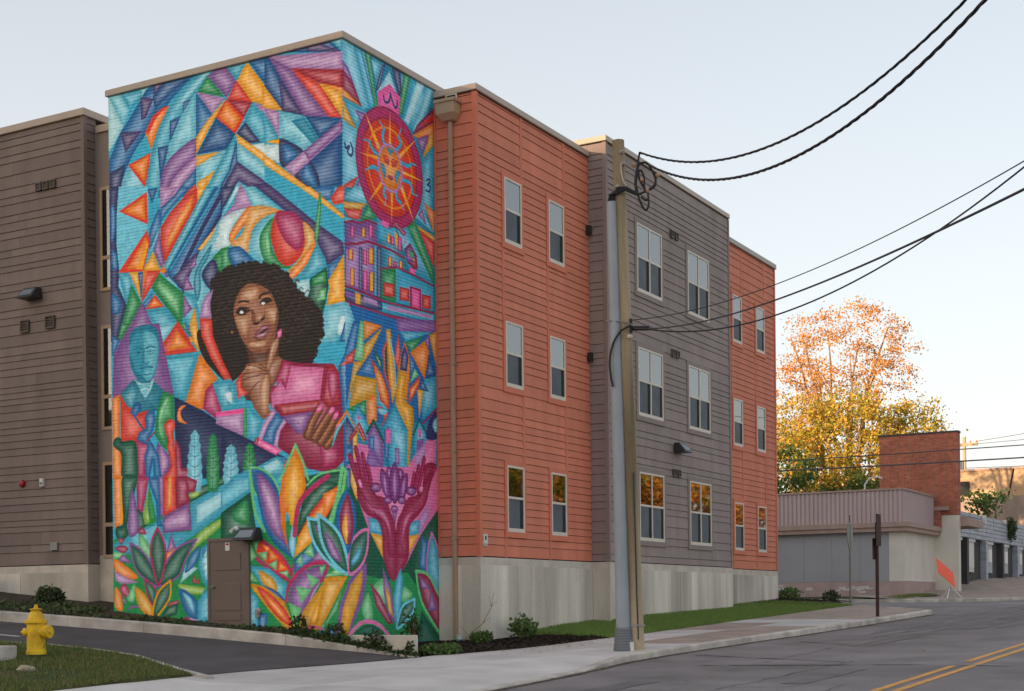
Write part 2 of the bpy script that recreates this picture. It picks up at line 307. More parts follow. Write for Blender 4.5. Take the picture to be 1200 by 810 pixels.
MURAL = [
('F', 'P', 'cy', 0, 0, [-10, -40, 620, -40, 620, 1300, -10, 1300]),
('F', 'P', 'gr', 0, 0, [-10, -40, 620, -40, 620, 200, -10, 200]),
('R', 'P', 'te', 0, 0, [-10, -40, 340, -40, 340, 1300, -10, 1300]),
('F', 'P', 'pc', 0, 2, [602, 1198, 560, 1127, 585, 1096, 609, 1073]),
('F', 'P', 'lc', 0, 2, [602, 1200, 568, 1199, 542, 1158, 560, 1127]),
('F', 'P', 'cy', 0, 2, [568, 1196, 512, 1196, 498, 1181, 542, 1158]),
('F', 'P', 'lc', 0, 2, [512, 1196, 477, 1195, 507, 1174]),
('F', 'P', 'bl', 1, 2, [480, 1195, 510, 1174, 542, 1141, 572, 1111, 591, 1079, 603, 1055, 605, 986, 574, 982, 565, 1013, 550, 1042, 526, 1073, 499, 1099, 472, 1133, 444, 1145, 421, 1162, 386, 1181, 347, 1199]),
('F', 'P', 'vn', 0, 2, [512, 1179, 475, 1169, 498, 1133, 510, 1131]),
('F', 'P', 'vn', 0, 2, [569, 1115, 508, 1109, 555, 1071]),
('F', 'P', 'vn', 0, 2, [474, 1201, 443, 1200, 475, 1174]),
('F', 'P', 'nv', 0, 2, [600, 1036, 556, 1047, 574, 988, 601, 988]),
('F', 'P', 'db', 0, 2, [443, 1200, 364, 1198, 426, 1172, 472, 1146, 478, 1173]),
('F', 'P', 'lc', 0, 2, [499, 1101, 479, 1074, 488, 1058, 547, 1043, 565, 1013, 574, 982, 501, 971, 501, 990, 485, 1062, 466, 1102, 429, 1147, 444, 1145, 472, 1133]),
('F', 'P', 'og', 0, 2, [429, 1147, 452, 1146, 478, 1134, 500, 1103, 484, 1065, 466, 1102, 444, 1128]),
('F', 'P', 're', 0, 0, [429, 1147, 452, 1146, 478, 1134, 500, 1103, 489, 1099, 470, 1128, 444, 1143]),
('F', 'P', 're', 0, 0, [548, 1044, 485, 1060, 500, 989]),
('F', 'P', 'og', 0, 2, [538, 1042, 490, 1056, 503, 1002]),
('F', 'P', 'cy', 1, 2, [364, 1194, 415, 1165, 444, 1132, 466, 1102, 482, 1061, 494, 1020, 501, 971, 458, 964, 451, 1013, 433, 1070, 404, 1117, 370, 1153, 342, 1177, 309, 1197]),
('F', 'P', 'lc', 1, 2, [342, 1196, 387, 1169, 421, 1137, 410, 1135, 364, 1165, 320, 1197]),
('F', 'P', 'db', 0, 2, [395, 1147, 375, 1150, 399, 1122]),
('F', 'P', 'db', 0, 2, [433, 1116, 403, 1120, 419, 1093, 433, 1068]),
('F', 'P', 'db', 0, 2, [466, 1067, 436, 1067, 451, 1021, 460, 997]),
('F', 'P', 'db', 0, 2, [498, 986, 463, 987, 463, 965, 501, 971]),
('F', 'P', 'lc', 0, 2, [375, 1150, 361, 1163, 362, 1067, 400, 1054, 445, 1021, 436, 1067, 403, 1120]),
('F', 'P', 'bl', 0, 2, [363, 1011, 398, 987, 421, 959, 398, 956, 364, 980]),
('F', 'P', 'pu', 1, 2, [362, 1068, 399, 1058, 439, 1035, 457, 1005, 462, 965, 443, 962, 428, 992, 399, 1013, 363, 1031]),
('F', 'P', 'li', 1, 2, [363, 1031, 397, 1015, 426, 994, 444, 962, 422, 959, 399, 983, 363, 1011]),
('F', 'P', 're', 0, 2, [364, 978, 381, 970, 398, 956, 364, 950]),
('F', 'P', 'lc', 0, 2, [363, 1041, 279, 1034, 334, 946, 364, 950]),
('F', 'P', 'bl', 0, 2, [362, 1160, 310, 1100, 332, 1083, 363, 1067]),
('F', 'P', 'li', 0, 2, [361, 1162, 288, 1136, 321, 1110]),
('F', 'P', 'gr', 0, 2, [359, 1161, 331, 1188, 288, 1138]),
('F', 'P', 'pu', 0, 2, [331, 1188, 306, 1198, 284, 1198, 257, 1163, 283, 1135]),
('F', 'P', 'cy', 0, 2, [284, 1198, 233, 1197, 255, 1165]),
('F', 'P', 'bl', 0, 2, [228, 1198, 181, 1196, 160, 1172, 161, 1112]),
('F', 'P', 'ye', 0, 2, [231, 1197, 165, 1117, 165, 1094, 219, 1116, 256, 1164]),
('F', 'P', 're', 0, 2, [257, 1165, 218, 1115, 281, 1132]),
('F', 'P', 'dr', 0, 2, [283, 1133, 218, 1115, 240, 1087]),
('F', 'P', 'db', 0, 2, [310, 1100, 260, 1061, 284, 1033, 362, 1035]),
('F', 'P', 're', 0, 0, [284, 1133, 239, 1087, 261, 1060, 311, 1102]),
('F', 'P', 'og', 0, 2, [284, 1128, 248, 1089, 265, 1068, 304, 1101]),
('F', 'P', 'ye', 0, 2, [285, 1134, 310, 1103, 330, 1080, 363, 1036, 363, 1071, 332, 1100]),
('F', 'P', 'ye', 0, 2, [362, 1033, 300, 1032, 364, 1011]),
('F', 'P', 'ye', 0, 2, [361, 980, 312, 997, 339, 966, 351, 948, 362, 950]),
('F', 'P', 'cy', 0, 2, [261, 1060, 284, 1033, 334, 969, 345, 948, 315, 943, 274, 989, 258, 1016]),
('F', 'P', 'db', 0, 2, [258, 1049, 256, 1003, 296, 947, 318, 944, 279, 990]),
('F', 'P', 'lc', 0, 2, [258, 1047, 166, 972, 166, 939, 257, 1005]),
('F', 'P', 'wc', 0, 2, [230, 1032, 183, 1030, 165, 1013, 165, 990]),
('F', 'P', 'cy', 0, 2, [218, 1113, 164, 1054, 165, 1029, 201, 1033, 240, 1078]),
('F', 'P', 'nv', 0, 2, [258, 1061, 236, 1079, 198, 1033, 225, 1035]),
('F', 'P', 'li', 0, 2, [214, 1112, 164, 1093, 164, 1058]),
('F', 'P', 'ye', 0, 2, [261, 1061, 256, 1042, 166, 974, 165, 992]),
('F', 'P', 'ye', 0, 0, [184, 1032, 165, 1030, 165, 1024]),
('F', 'P', 'vn', 0, 2, [257, 1005, 166, 939, 166, 915, 190, 924, 254, 966, 285, 939, 310, 942]),
('F', 'P', 'lc', 0, 2, [255, 965, 280, 938, 203, 926]),
('F', 'P', 'li', 0, 2, [253, 965, 231, 930, 253, 934]),
('F', 'P', 'db', 0, 2, [159, 1201, 29, 1198, 1, 1171, 89, 1187]),
('F', 'P', 'vn', 0, 2, [89, 1198, 52, 1197, 3, 1172, 79, 1187]),
('F', 'P', 'cy', 0, 2, [30, 1198, -1, 1200, 0, 1170]),
('F', 'P', 'db', 0, 2, [186, 1201, 176, 1194, 91, 1066, 145, 1084, 187, 1140]),
('F', 'P', 'vn', 0, 2, [153, 1151, 90, 1066, 144, 1084]),
('F', 'P', 'li', 0, 2, [178, 1197, 0, 1172, 0, 1136, 122, 1162]),
('F', 'P', 'pu', 0, 2, [178, 1197, 123, 1163, 32, 1051, 91, 1064]),
('F', 'P', 'dr', 0, 2, [123, 1163, 0, 1137, 0, 1101, 53, 1121]),
('F', 'P', 're', 0, 2, [123, 1163, 54, 1121, 1, 1044, 33, 1053]),
('F', 'P', 'ye', 0, 2, [56, 1122, 1, 1098, 1, 1046]),
('F', 'P', 'og', 0, 2, [53, 1122, 0, 1103, 1, 1093]),
('F', 'P', 'ye', 0, 2, [192, 1147, 143, 1085, 193, 1098]),
('F', 'P', 'li', 0, 2, [190, 1099, 152, 1085, 152, 1032]),
('F', 'P', 'cy', 0, 2, [193, 1096, 152, 1032, 189, 1026]),
('F', 'P', 'db', 0, 2, [119, 955, 2, 1020, 3, 918, 30, 911, 59, 905]),
('F', 'P', 'lc', 0, 2, [152, 1085, 90, 1065, 56, 1016, 97, 995, 118, 1023, 153, 1030]),
('F', 'P', 'te', 0, 1, [123, 1062, 91, 1064, 57, 1017, 73, 1009]),
('F', 'P', 'db', 0, 2, [89, 1065, 1, 1046, 28, 1029, 56, 1016]),
('F', 'P', 'nv', 1, 2, [153, 1031, 123, 1020, 92, 993, 140, 974, 153, 997]),
('F', 'P', 'bl', 1, 2, [145, 1019, 124, 1011, 108, 994, 137, 983]),
('F', 'P', 'nv', 1, 2, [92, 988, 68, 964, 57, 937, 58, 909, 114, 950]),
('F', 'P', 'bl', 1, 2, [87, 975, 69, 951, 64, 921, 100, 948]),
('F', 'P', 'li', 0, 2, [140, 975, 1, 1044, 2, 1020, 119, 954]),
('F', 'P', 'pu', 0, 2, [94, 998, 1, 1044, 2, 1022, 81, 979]),
('F', 'P', 'ye', 0, 0, [187, 1032, 152, 1032, 153, 1022]),
('F', 'P', 'wc', 0, 2, [189, 1026, 153, 1021, 153, 984, 189, 1005]),
('F', 'P', 'cy', 0, 0, [189, 991, 56, 903, 30, 878, 120, 891, 190, 955]),
('F', 'P', 'nv', 0, 2, [190, 955, 120, 906, 109, 896, 157, 903, 190, 927]),
('F', 'P', 'ye', 0, 2, [192, 1009, 192, 989, 59, 899, 20, 884, 46, 899]),
('F', 'P', 're', 0, 2, [30, 901, 19, 914, 3, 920, 3, 880, 38, 890]),
('F', 'P', 'nv', 0, 2, [603, 1008, 575, 1004, 582, 944, 583, 884, 576, 824, 579, 797, 556, 755, 567, 724, 581, 680, 602, 683]),
('F', 'P', 'bl', 1, 2, [598, 966, 585, 956, 587, 905, 599, 894]),
('F', 'P', 'bl', 1, 2, [598, 874, 583, 865, 581, 833, 597, 839]),
('F', 'P', 'bl', 1, 2, [597, 783, 572, 764, 577, 741, 596, 743]),
('F', 'P', 'lc', 0, 0, [575, 1004, 582, 944, 583, 884, 575, 824, 579, 797, 556, 755, 496, 873, 494, 992]),
('F', 'P', 'cy', 0, 0, [494, 992, 463, 987, 469, 935, 491, 868, 510, 820, 496, 873]),
('F', 'P', 'db', 0, 2, [495, 986, 467, 985, 483, 955]),
('F', 'P', 're', 0, 0, [575, 952, 497, 981, 495, 914]),
('F', 'P', 'og', 0, 2, [562, 950, 504, 972, 502, 924]),
('F', 'P', 'bl', 1, 2, [464, 942, 459, 918, 464, 896, 491, 864, 493, 892, 482, 918]),
('F', 'P', 'cy', 0, 2, [462, 911, 464, 888, 510, 816, 504, 835, 485, 871]),
('F', 'P', 're', 0, 0, [580, 824, 497, 903, 490, 876, 509, 819]),
('F', 'P', 'og', 0, 2, [555, 829, 500, 891, 496, 877, 515, 824]),
('F', 'P', 'ye', 0, 0, [528, 826, 497, 879, 494, 873, 511, 823]),
('F', 'P', 'cy', 0, 2, [579, 825, 544, 820, 539, 792, 558, 755]),
('F', 'P', 'ye', 0, 2, [549, 823, 522, 819, 516, 760]),
('F', 'P', 'db', 0, 2, [524, 818, 508, 818, 515, 762]),
('F', 'P', 'ye', 0, 2, [510, 820, 481, 857, 462, 814]),
('F', 'P', 're', 0, 2, [507, 820, 461, 815, 514, 754]),
('F', 'P', 'og', 0, 0, [510, 818, 499, 819, 512, 773]),
('F', 'P', 'gr', 0, 2, [542, 796, 515, 754, 567, 687, 582, 684]),
('F', 'P', 'pu', 0, 2, [515, 755, 498, 740, 482, 705, 468, 669, 594, 682, 567, 687]),
('F', 'P', 'cy', 0, 2, [503, 739, 451, 739, 420, 708, 452, 668, 475, 670, 487, 708]),
('F', 'P', 'li', 0, 2, [461, 986, 411, 979, 443, 951, 460, 922]),
('F', 'P', 'bl', 0, 2, [374, 973, 399, 960, 441, 931, 462, 911, 460, 942, 422, 963, 406, 978]),
('F', 'P', 'ye', 0, 2, [362, 971, 337, 967, 361, 939]),
('F', 'P', 're', 0, 2, [362, 970, 362, 938, 450, 829, 462, 868, 460, 903, 434, 930, 397, 956]),
('F', 'P', 'og', 0, 2, [372, 959, 377, 930, 442, 854, 444, 877, 413, 919]),
('F', 'P', 'pu', 0, 2, [464, 896, 451, 828, 439, 791, 446, 797, 481, 857]),
('F', 'P', 'og', 0, 0, [463, 814, 452, 828, 447, 812, 456, 807]),
('F', 'P', 'cy', 0, 2, [338, 968, 316, 964, 442, 812, 454, 821]),
('F', 'P', 'bl', 0, 2, [316, 964, 268, 957, 268, 944, 356, 839, 400, 766, 440, 795, 444, 812]),
('F', 'K', 'nv', 0, 10.5, [288, 960, 348, 887, 404, 811, 412, 777]),
('F', 'K', 'cy', 0, 3.8, [302, 962, 435, 814]),
('F', 'K', 'nv', 0, 12.4, [269, 940, 353, 842, 399, 766]),
('F', 'P', 'vn', 0, 2, [358, 839, 400, 766, 430, 795, 374, 834]),
('F', 'P', 'lc', 0, 2, [269, 933, 270, 831, 324, 820, 352, 793, 330, 762, 358, 710, 375, 727, 400, 766, 358, 839]),
('F', 'P', 'wc', 1, 2, [269, 910, 270, 843, 309, 837, 319, 849, 289, 890]),
('F', 'P', 'pu', 0, 2, [368, 833, 389, 803, 365, 813]),
('F', 'P', 'pu', 0, 2, [394, 802, 373, 765, 401, 766]),
('F', 'P', 'lc', 0, 2, [450, 797, 401, 764, 405, 767, 440, 800]),
('F', 'P', 'ye', 0, 2, [311, 887, 326, 865, 352, 841, 362, 845]),
('F', 'P', 'te', 1, 2, [326, 850, 364, 809, 374, 773, 365, 741, 355, 763, 354, 801, 334, 825]),
('F', 'P', 'cy', 0, 2, [402, 762, 372, 757, 355, 709, 388, 682, 403, 711]),
('F', 'P', 'pu', 0, 2, [402, 760, 378, 727, 403, 711]),
('F', 'P', 'gr', 0, 2, [466, 811, 443, 792, 401, 762, 405, 699, 387, 672, 487, 782]),
('F', 'P', 'lg', 1, 2, [461, 791, 420, 755, 418, 724, 466, 776]),
('F', 'P', 'bl', 0, 2, [511, 752, 483, 774, 486, 758, 506, 743]),
('F', 'P', 're', 0, 0, [479, 768, 453, 740, 504, 740]),
('F', 'P', 'og', 0, 2, [479, 762, 460, 743, 495, 743]),
('F', 'P', 'bl', 0, 2, [405, 699, 385, 670, 389, 661, 401, 684]),
('F', 'P', 're', 0, 2, [418, 708, 382, 661, 456, 668]),
('F', 'P', 'ye', 0, 2, [371, 730, 383, 705, 386, 661, 362, 659, 367, 703]),
('F', 'P', 'gr', 1, 2, [324, 820, 297, 838, 270, 837, 271, 794, 310, 794]),
('F', 'P', 'nv', 1, 2, [323, 820, 352, 793, 329, 761, 309, 794]),
('F', 'P', 'cy', 0, 0, [297, 961, 1, 916, 1, 623, 302, 652]),
('F', 'P', 'nv', 0, 2, [300, 962, 262, 956, 301, 909]),
('F', 'P', 'pc', 0, 2, [262, 956, 248, 954, 301, 898]),
('F', 'P', 'li', 1, 2, [251, 954, 225, 937, 220, 910, 259, 909, 301, 895, 269, 921]),
('F', 'P', 'wc', 1, 2, [301, 895, 235, 909, 269, 880, 277, 844, 302, 841]),
('F', 'P', 'lc', 0, 2, [244, 953, 220, 950, 151, 893, 220, 909]),
('F', 'P', 'cy', 0, 0, [178, 943, 102, 931, 1, 857, 0, 810, 64, 855]),
('F', 'P', 'vn', 0, 2, [225, 958, 176, 946, 64, 856, 2, 811, 1, 789, 40, 772, 47, 786, 65, 824, 100, 866, 146, 895]),
('F', 'P', 'bl', 0, 2, [81, 928, 21, 919, 29, 896, 52, 897]),
('F', 'P', 'ye', 0, 2, [106, 932, 79, 928, -8, 855, -8, 848, 2, 855]),
('F', 'P', 're', 0, 2, [13, 918, -16, 913, -3, 885, 24, 885, 31, 899]),
('F', 'P', 'og', 1, 2, [235, 909, 219, 907, 226, 889, 253, 867, 275, 847, 278, 866]),
('F', 'P', 'ta', 1, 2, [221, 910, 154, 894, 193, 884, 222, 862, 232, 821, 277, 844, 246, 862]),
('F', 'P', 'lc', 1, 2, [229, 821, 224, 851, 202, 875, 160, 890, 177, 860, 170, 818, 138, 779, 185, 790]),
('F', 'P', 'gr', 1, 2, [167, 881, 198, 859, 203, 830, 189, 797, 157, 782, 124, 778, 152, 794, 175, 830]),
('F', 'P', 'lg', 1, 2, [184, 857, 191, 832, 180, 805, 177, 827]),
('F', 'P', 're', 1, 2, [160, 891, 146, 892, 109, 876, 95, 856, 93, 819, 110, 792, 138, 783, 161, 802, 175, 841, 172, 870]),
('F', 'P', 'mg', 1, 2, [155, 890, 118, 884, 95, 856, 95, 825, 110, 810, 138, 829, 156, 857, 162, 880]),
('F', 'P', 'ta', 1, 2, [96, 864, 66, 829, 92, 801, 124, 775, 138, 773, 111, 789, 93, 819]),
('F', 'P', 'og', 1, 2, [64, 821, 79, 792, 102, 769, 127, 755, 138, 763, 111, 785, 87, 807]),
('F', 'P', 'cy', 0, 2, [64, 819, 45, 787, 40, 769, 79, 752, 127, 753, 93, 772]),
('F', 'P', 'bl', 0, 2, [40, 771, 2, 787, 39, 733]),
('F', 'P', 'ye', 0, 2, [1, 788, 0, 700, 43, 696, 36, 732, 39, 743]),
('F', 'P', 'dg', 0, 2, [42, 769, 38, 733, 45, 704, 55, 675, 89, 712, 81, 752]),
('F', 'P', 'gr', 0, 2, [45, 764, 42, 740, 75, 737, 77, 752]),
('F', 'P', 'lg', 0, 2, [43, 730, 46, 708, 66, 707, 57, 728]),
('F', 'P', 'pc', 0, 2, [120, 750, 84, 752, 81, 730, 91, 713]),
('F', 'P', 'gr', 1, 2, [57, 912, 53, 886, 62, 822, 70, 834]),
('F', 'P', 'lc', 0, 2, [43, 696, 0, 700, 0, 656, 23, 625, 61, 628, 51, 676]),
('F', 'P', 'wc', 1, 2, [13, 669, 0, 671, 2, 642, 18, 640]),
('F', 'P', 'gr', 0, 2, [302, 839, 280, 840, 274, 800, 302, 792]),
('F', 'P', 'bl', 1, 2, [279, 836, 255, 837, 232, 819, 214, 797, 246, 796, 270, 799, 283, 822]),
('F', 'P', 'li', 0, 2, [355, 724, 342, 750, 325, 761, 321, 751, 332, 701, 359, 708]),
('F', 'P', 'lc', 0, 2, [472, 708, 418, 703, 465, 657, 468, 667]),
('F', 'P', 're', 0, 2, [420, 703, 366, 640, 465, 640, 463, 661]),
('F', 'P', 'og', 0, 2, [420, 689, 386, 651, 445, 649]),
('F', 'P', 'gr', 0, 2, [413, 702, 396, 700, 381, 670]),
('F', 'P', 'bl', 0, 2, [398, 699, 388, 694, 371, 650, 381, 670]),
('F', 'P', 'ye', 0, 2, [385, 699, 365, 697, 361, 637, 378, 662]),
('F', 'P', 'cy', 0, 2, [460, 638, 360, 637, 398, 540, 429, 555]),
('F', 'P', 'lc', 0, 1, [448, 630, 376, 629, 407, 573]),
('F', 'P', 'og', 0, 2, [360, 637, 313, 580, 337, 567, 354, 521, 398, 540]),
('F', 'P', 'mg', 0, 2, [353, 524, 345, 560, 328, 574, 312, 559, 301, 490]),
('F', 'P', 'pu', 0, 2, [595, 654, 556, 705, 467, 708, 428, 554, 480, 552, 599, 564]),
('F', 'P', 'li', 0, 2, [595, 654, 575, 682, 594, 684]),
('F', 'P', 'bl', 0, 2, [599, 696, 575, 684, 595, 654, 600, 654]),
('F', 'P', 'gr', 0, 2, [572, 719, 548, 716, 575, 686, 582, 686]),
('F', 'P', 'mn', 0, 1, [428, 554, 353, 520, 280, 477, 281, 380, 420, 387, 427, 470]),
('F', 'P', 'mn', 0, 1, [304, 487, 218, 447, 148, 415, 219, 376, 306, 381]),
('F', 'P', 'og', 1, 2, [397, 534, 412, 533, 420, 522, 419, 504, 394, 496, 407, 507, 411, 523]),
('F', 'P', 'sx', 0, 1, [578, 571, 541, 598, 482, 590, 458, 570, 470, 530, 516, 523, 550, 536]),
('F', 'P', 'sb', 0, 2, [574, 569, 541, 589, 526, 568, 542, 535, 557, 545]),
('F', 'P', 'sb', 1, 0, [550, 675, 547, 695, 532, 705, 505, 708, 483, 698, 472, 682, 468, 659, 473, 626, 482, 601, 503, 590, 526, 597, 543, 618, 551, 647]),
('F', 'P', 'sh', 1, 1, [509, 693, 477, 682, 471, 656, 476, 626, 485, 604, 502, 592, 513, 595, 508, 643]),
('F', 'P', 'sx', 1, 0, [550, 671, 550, 690, 536, 704, 507, 709, 483, 703, 469, 687, 471, 668, 478, 684, 494, 695, 521, 695, 540, 687, 547, 672]),
('F', 'P', 'sx', 1, 0, [551, 647, 543, 618, 526, 597, 503, 590, 514, 604, 533, 617, 542, 641]),
('F', 'K', 'sx', 1, 3.5, [537, 661, 526, 664, 513, 660]),
('F', 'K', 'sx', 1, 3.5, [504, 660, 492, 663, 480, 660]),
('F', 'K', 'te', 1, 1.7, [536, 654, 526, 657, 514, 652]),
('F', 'K', 'te', 1, 1.7, [502, 653, 492, 656, 481, 652]),
('F', 'K', 'te', 1, 1.7, [534, 651, 524, 649, 515, 650]),
('F', 'K', 'te', 1, 1.7, [500, 650, 491, 648, 483, 650]),
('F', 'P', 'nv', 1, 0, [528, 653, 525, 655, 522, 653, 525, 651]),
('F', 'P', 'nv', 1, 0, [495, 653, 492, 654, 489, 652, 492, 651]),
('F', 'K', 'sx', 1, 3.1, [509, 657, 513, 638, 509, 631]),
('F', 'K', 'sx', 1, 3.1, [512, 632, 505, 628, 495, 630]),
('F', 'K', 'sx', 1, 4.5, [519, 620, 504, 622, 487, 620]),
('F', 'K', 'te', 1, 1.7, [517, 616, 503, 616, 489, 615]),
('F', 'K', 'sx', 1, 2.4, [512, 607, 501, 605, 492, 607]),
('F', 'P', 'pc', 0, 2, [541, 601, 533, 594, 522, 575, 507, 557, 489, 575, 482, 597, 494, 588, 515, 588, 530, 595]),
('F', 'P', 'sh', 0, 1, [530, 588, 511, 583, 493, 587, 496, 576, 509, 580, 523, 576]),
('F', 'P', 'lc', 0, 1, [515, 576, 500, 576, 507, 560]),
('F', 'K', 'sx', 1, 1.7, [534, 594, 521, 571, 507, 550, 491, 572, 481, 593]),
('F', 'P', 'og', 0, 2, [600, 564, 579, 572, 578, 465, 572, 395, 601, 397]),
('F', 'P', 're', 0, 2, [577, 571, 559, 546, 527, 528, 496, 533, 509, 491, 528, 468, 576, 473]),
('F', 'P', 'gr', 0, 2, [458, 569, 429, 556, 428, 505, 447, 503, 445, 471, 448, 445, 465, 457, 483, 482, 475, 532]),
('F', 'P', 'lg', 1, 2, [451, 553, 444, 549, 465, 504, 460, 476, 470, 485, 470, 524]),
('F', 'P', 'pu', 0, 2, [476, 466, 445, 437, 439, 415, 456, 389, 477, 390, 481, 435]),
('F', 'P', 'li', 1, 2, [468, 454, 450, 433, 448, 416, 466, 399]),
('F', 'P', 'mg', 0, 2, [537, 470, 496, 469, 486, 459, 502, 436, 511, 392, 534, 393]),
('F', 'P', 'dg', 1, 2, [599, 470, 592, 481, 578, 481, 572, 473, 537, 470, 530, 430, 533, 393, 574, 395, 576, 445, 593, 460]),
('F', 'P', 'bl', 0, 2, [549, 532, 537, 548, 522, 549, 521, 537, 533, 520, 511, 494, 506, 496, 510, 517, 501, 530, 483, 529, 479, 513, 486, 490, 499, 475, 471, 438, 465, 389, 486, 390, 488, 428, 498, 391, 508, 392, 512, 437, 502, 460, 533, 473, 525, 489, 514, 492]),
('F', 'K', 'db', 1, 2.9, [548, 531, 536, 548, 521, 547, 523, 532]),
('F', 'P', 'ma', 0, 2, [427, 470, 413, 450, 409, 409, 384, 404, 392, 385, 428, 387]),
('F', 'P', 're', 1, 2, [457, 494, 449, 507, 433, 508, 427, 497, 431, 478, 428, 451, 426, 387, 459, 389, 440, 415, 449, 452, 447, 468]),
('F', 'K', 'ma', 1, 3.3, [504, 468, 483, 486]),
('F', 'P', 'gr', 0, 0, [600, 268, 281, 383, 283, 257, 334, 259, 337, 88, 603, 89]),
('F', 'P', 'og', 0, 2, [598, 400, 574, 399, 572, 302, 597, 291]),
('F', 'P', 'ye', 0, 0, [578, 399, 570, 399, 574, 302, 581, 299]),
('F', 'P', 'cy', 0, 2, [599, 260, 573, 271, 460, 308, 458, 275, 474, 240, 527, 199, 553, 238, 598, 238]),
('F', 'P', 'lc', 0, 1, [552, 274, 473, 298, 478, 279, 526, 230]),
('F', 'P', 'cy', 0, 2, [388, 337, 281, 378, 282, 323, 371, 275, 427, 246, 463, 278, 387, 278]),
('F', 'P', 'pc', 0, 1, [371, 329, 291, 359, 301, 330, 371, 295]),
('F', 'P', 'dg', 0, 2, [393, 351, 370, 365, 281, 391, 281, 377, 391, 337]),
('F', 'P', 'lm', 1, 2, [390, 355, 360, 363, 370, 348, 390, 347]),
('F', 'P', 'mg', 0, 2, [535, 397, 499, 395, 510, 351, 520, 314, 533, 332]),
('F', 'P', 'dg', 1, 2, [573, 399, 533, 397, 539, 368, 561, 302, 559, 278, 582, 265, 594, 279, 592, 295, 573, 302, 575, 354]),
('F', 'P', 'dg', 0, 2, [535, 332, 517, 320, 507, 296, 528, 281, 538, 293]),
('F', 'P', 'pu', 1, 2, [545, 370, 531, 316, 532, 281, 558, 277, 556, 337]),
('F', 'P', 'lm', 0, 2, [499, 376, 480, 306, 512, 297, 518, 316]),
('F', 'P', 'gr', 0, 1, [499, 376, 480, 306, 499, 301, 504, 339]),
('F', 'P', 'bl', 0, 2, [501, 395, 471, 394, 469, 353, 470, 306, 462, 291, 479, 292, 480, 341, 498, 377]),
('F', 'P', 'pu', 0, 2, [473, 394, 459, 393, 461, 313, 469, 312]),
('F', 'P', 're', 0, 2, [461, 393, 426, 391, 425, 324, 462, 311]),
('F', 'P', 'og', 0, 2, [448, 392, 436, 392, 439, 332, 452, 327]),
('F', 'P', 'ma', 0, 2, [428, 391, 400, 390, 382, 377, 370, 380, 375, 358, 393, 357, 390, 337, 426, 324]),
('F', 'P', 'ma', 0, 2, [531, 287, 517, 293, 507, 277, 529, 277]),
('F', 'P', 'ma', 0, 2, [590, 271, 568, 270, 579, 257]),
('F', 'P', 'pu', 0, 2, [463, 312, 390, 338, 386, 281, 463, 277]),
('F', 'P', 'li', 1, 2, [455, 304, 401, 323, 396, 292, 452, 286]),
('F', 'P', 'lm', 1, 2, [371, 272, 302, 303, 312, 285, 382, 241, 413, 219]),
('F', 'P', 'dg', 0, 2, [294, 320, 282, 325, 283, 257, 295, 258]),
('F', 'P', 'cy', 0, 1, [473, 279, 422, 250, 458, 228]),
('F', 'P', 'lg', 1, 2, [527, 278, 500, 255, 496, 227, 526, 244]),
('F', 'P', 'pu', 0, 2, [442, 277, 428, 247, 456, 231]),
('F', 'P', 'og', 0, 2, [423, 250, 453, 236, 457, 218, 433, 233]),
('F', 'P', 'dg', 1, 2, [555, 260, 523, 244, 490, 206, 477, 169, 516, 187, 541, 211]),
('F', 'K', 'pu', 1, 4.8, [555, 260, 523, 244, 490, 206, 477, 169, 516, 187, 541, 211, 555, 260]),
('F', 'P', 'dg', 1, 2, [373, 263, 402, 223, 423, 189, 475, 170, 461, 209, 422, 247]),
('F', 'K', 'pu', 1, 4.8, [373, 263, 402, 223, 423, 189, 475, 170, 461, 209, 422, 247, 373, 263]),
('F', 'P', 'dg', 1, 2, [478, 289, 462, 263, 456, 236, 461, 205, 477, 172, 490, 206, 497, 237, 493, 264]),
('F', 'K', 'mg', 1, 5.3, [478, 289, 462, 263, 456, 236, 461, 205, 477, 172, 490, 206, 497, 237, 493, 264, 478, 289]),
('F', 'P', 'ma', 1, 2, [597, 251, 574, 256, 559, 248, 574, 240]),
('F', 'P', 'lg', 1, 2, [599, 243, 574, 240, 571, 234, 599, 229]),
('F', 'P', 'pu', 0, 2, [574, 239, 549, 218, 591, 223]),
('F', 'P', 'og', 1, 2, [599, 228, 569, 215, 532, 188, 569, 187, 596, 203]),
('F', 'P', 'li', 0, 2, [599, 204, 572, 192, 532, 178, 577, 175, 597, 184]),
('F', 'P', 'mg', 1, 2, [569, 176, 551, 146, 574, 151, 584, 166]),
('F', 'P', 'og', 1, 2, [597, 169, 581, 152, 577, 120, 598, 128]),
('F', 'P', 'pu', 0, 2, [580, 154, 560, 131, 576, 140]),
('F', 'P', 'lg', 1, 2, [565, 144, 543, 175, 543, 140]),
('F', 'K', 'pu', 1, 4.3, [560, 124, 541, 129, 520, 122]),
('F', 'P', 'go', 1, 2, [540, 169, 516, 155, 495, 132, 494, 105, 528, 124, 540, 152]),
('F', 'P', 'og', 0, 0, [528, 124, 494, 105, 515, 112]),
('F', 'P', 'dg', 1, 2, [515, 185, 490, 170, 483, 151, 492, 131, 509, 157]),
('F', 'K', 'mg', 1, 3.8, [515, 185, 490, 170, 483, 151, 492, 131, 509, 157, 515, 185]),
('F', 'P', 'dg', 1, 2, [444, 181, 448, 143, 489, 103, 490, 128, 475, 159]),
('F', 'K', 'go', 1, 4.8, [444, 181, 448, 143, 489, 103, 490, 128, 475, 159, 444, 181]),
('F', 'P', 'dg', 0, 2, [450, 130, 423, 134, 428, 111, 476, 101]),
('F', 'P', 'ma', 0, 2, [453, 134, 423, 141, 423, 133, 450, 128]),
('F', 'P', 'lm', 1, 2, [423, 173, 388, 169, 353, 164, 363, 151, 408, 156]),
('F', 'P', 'pc', 0, 2, [402, 213, 370, 204, 418, 174]),
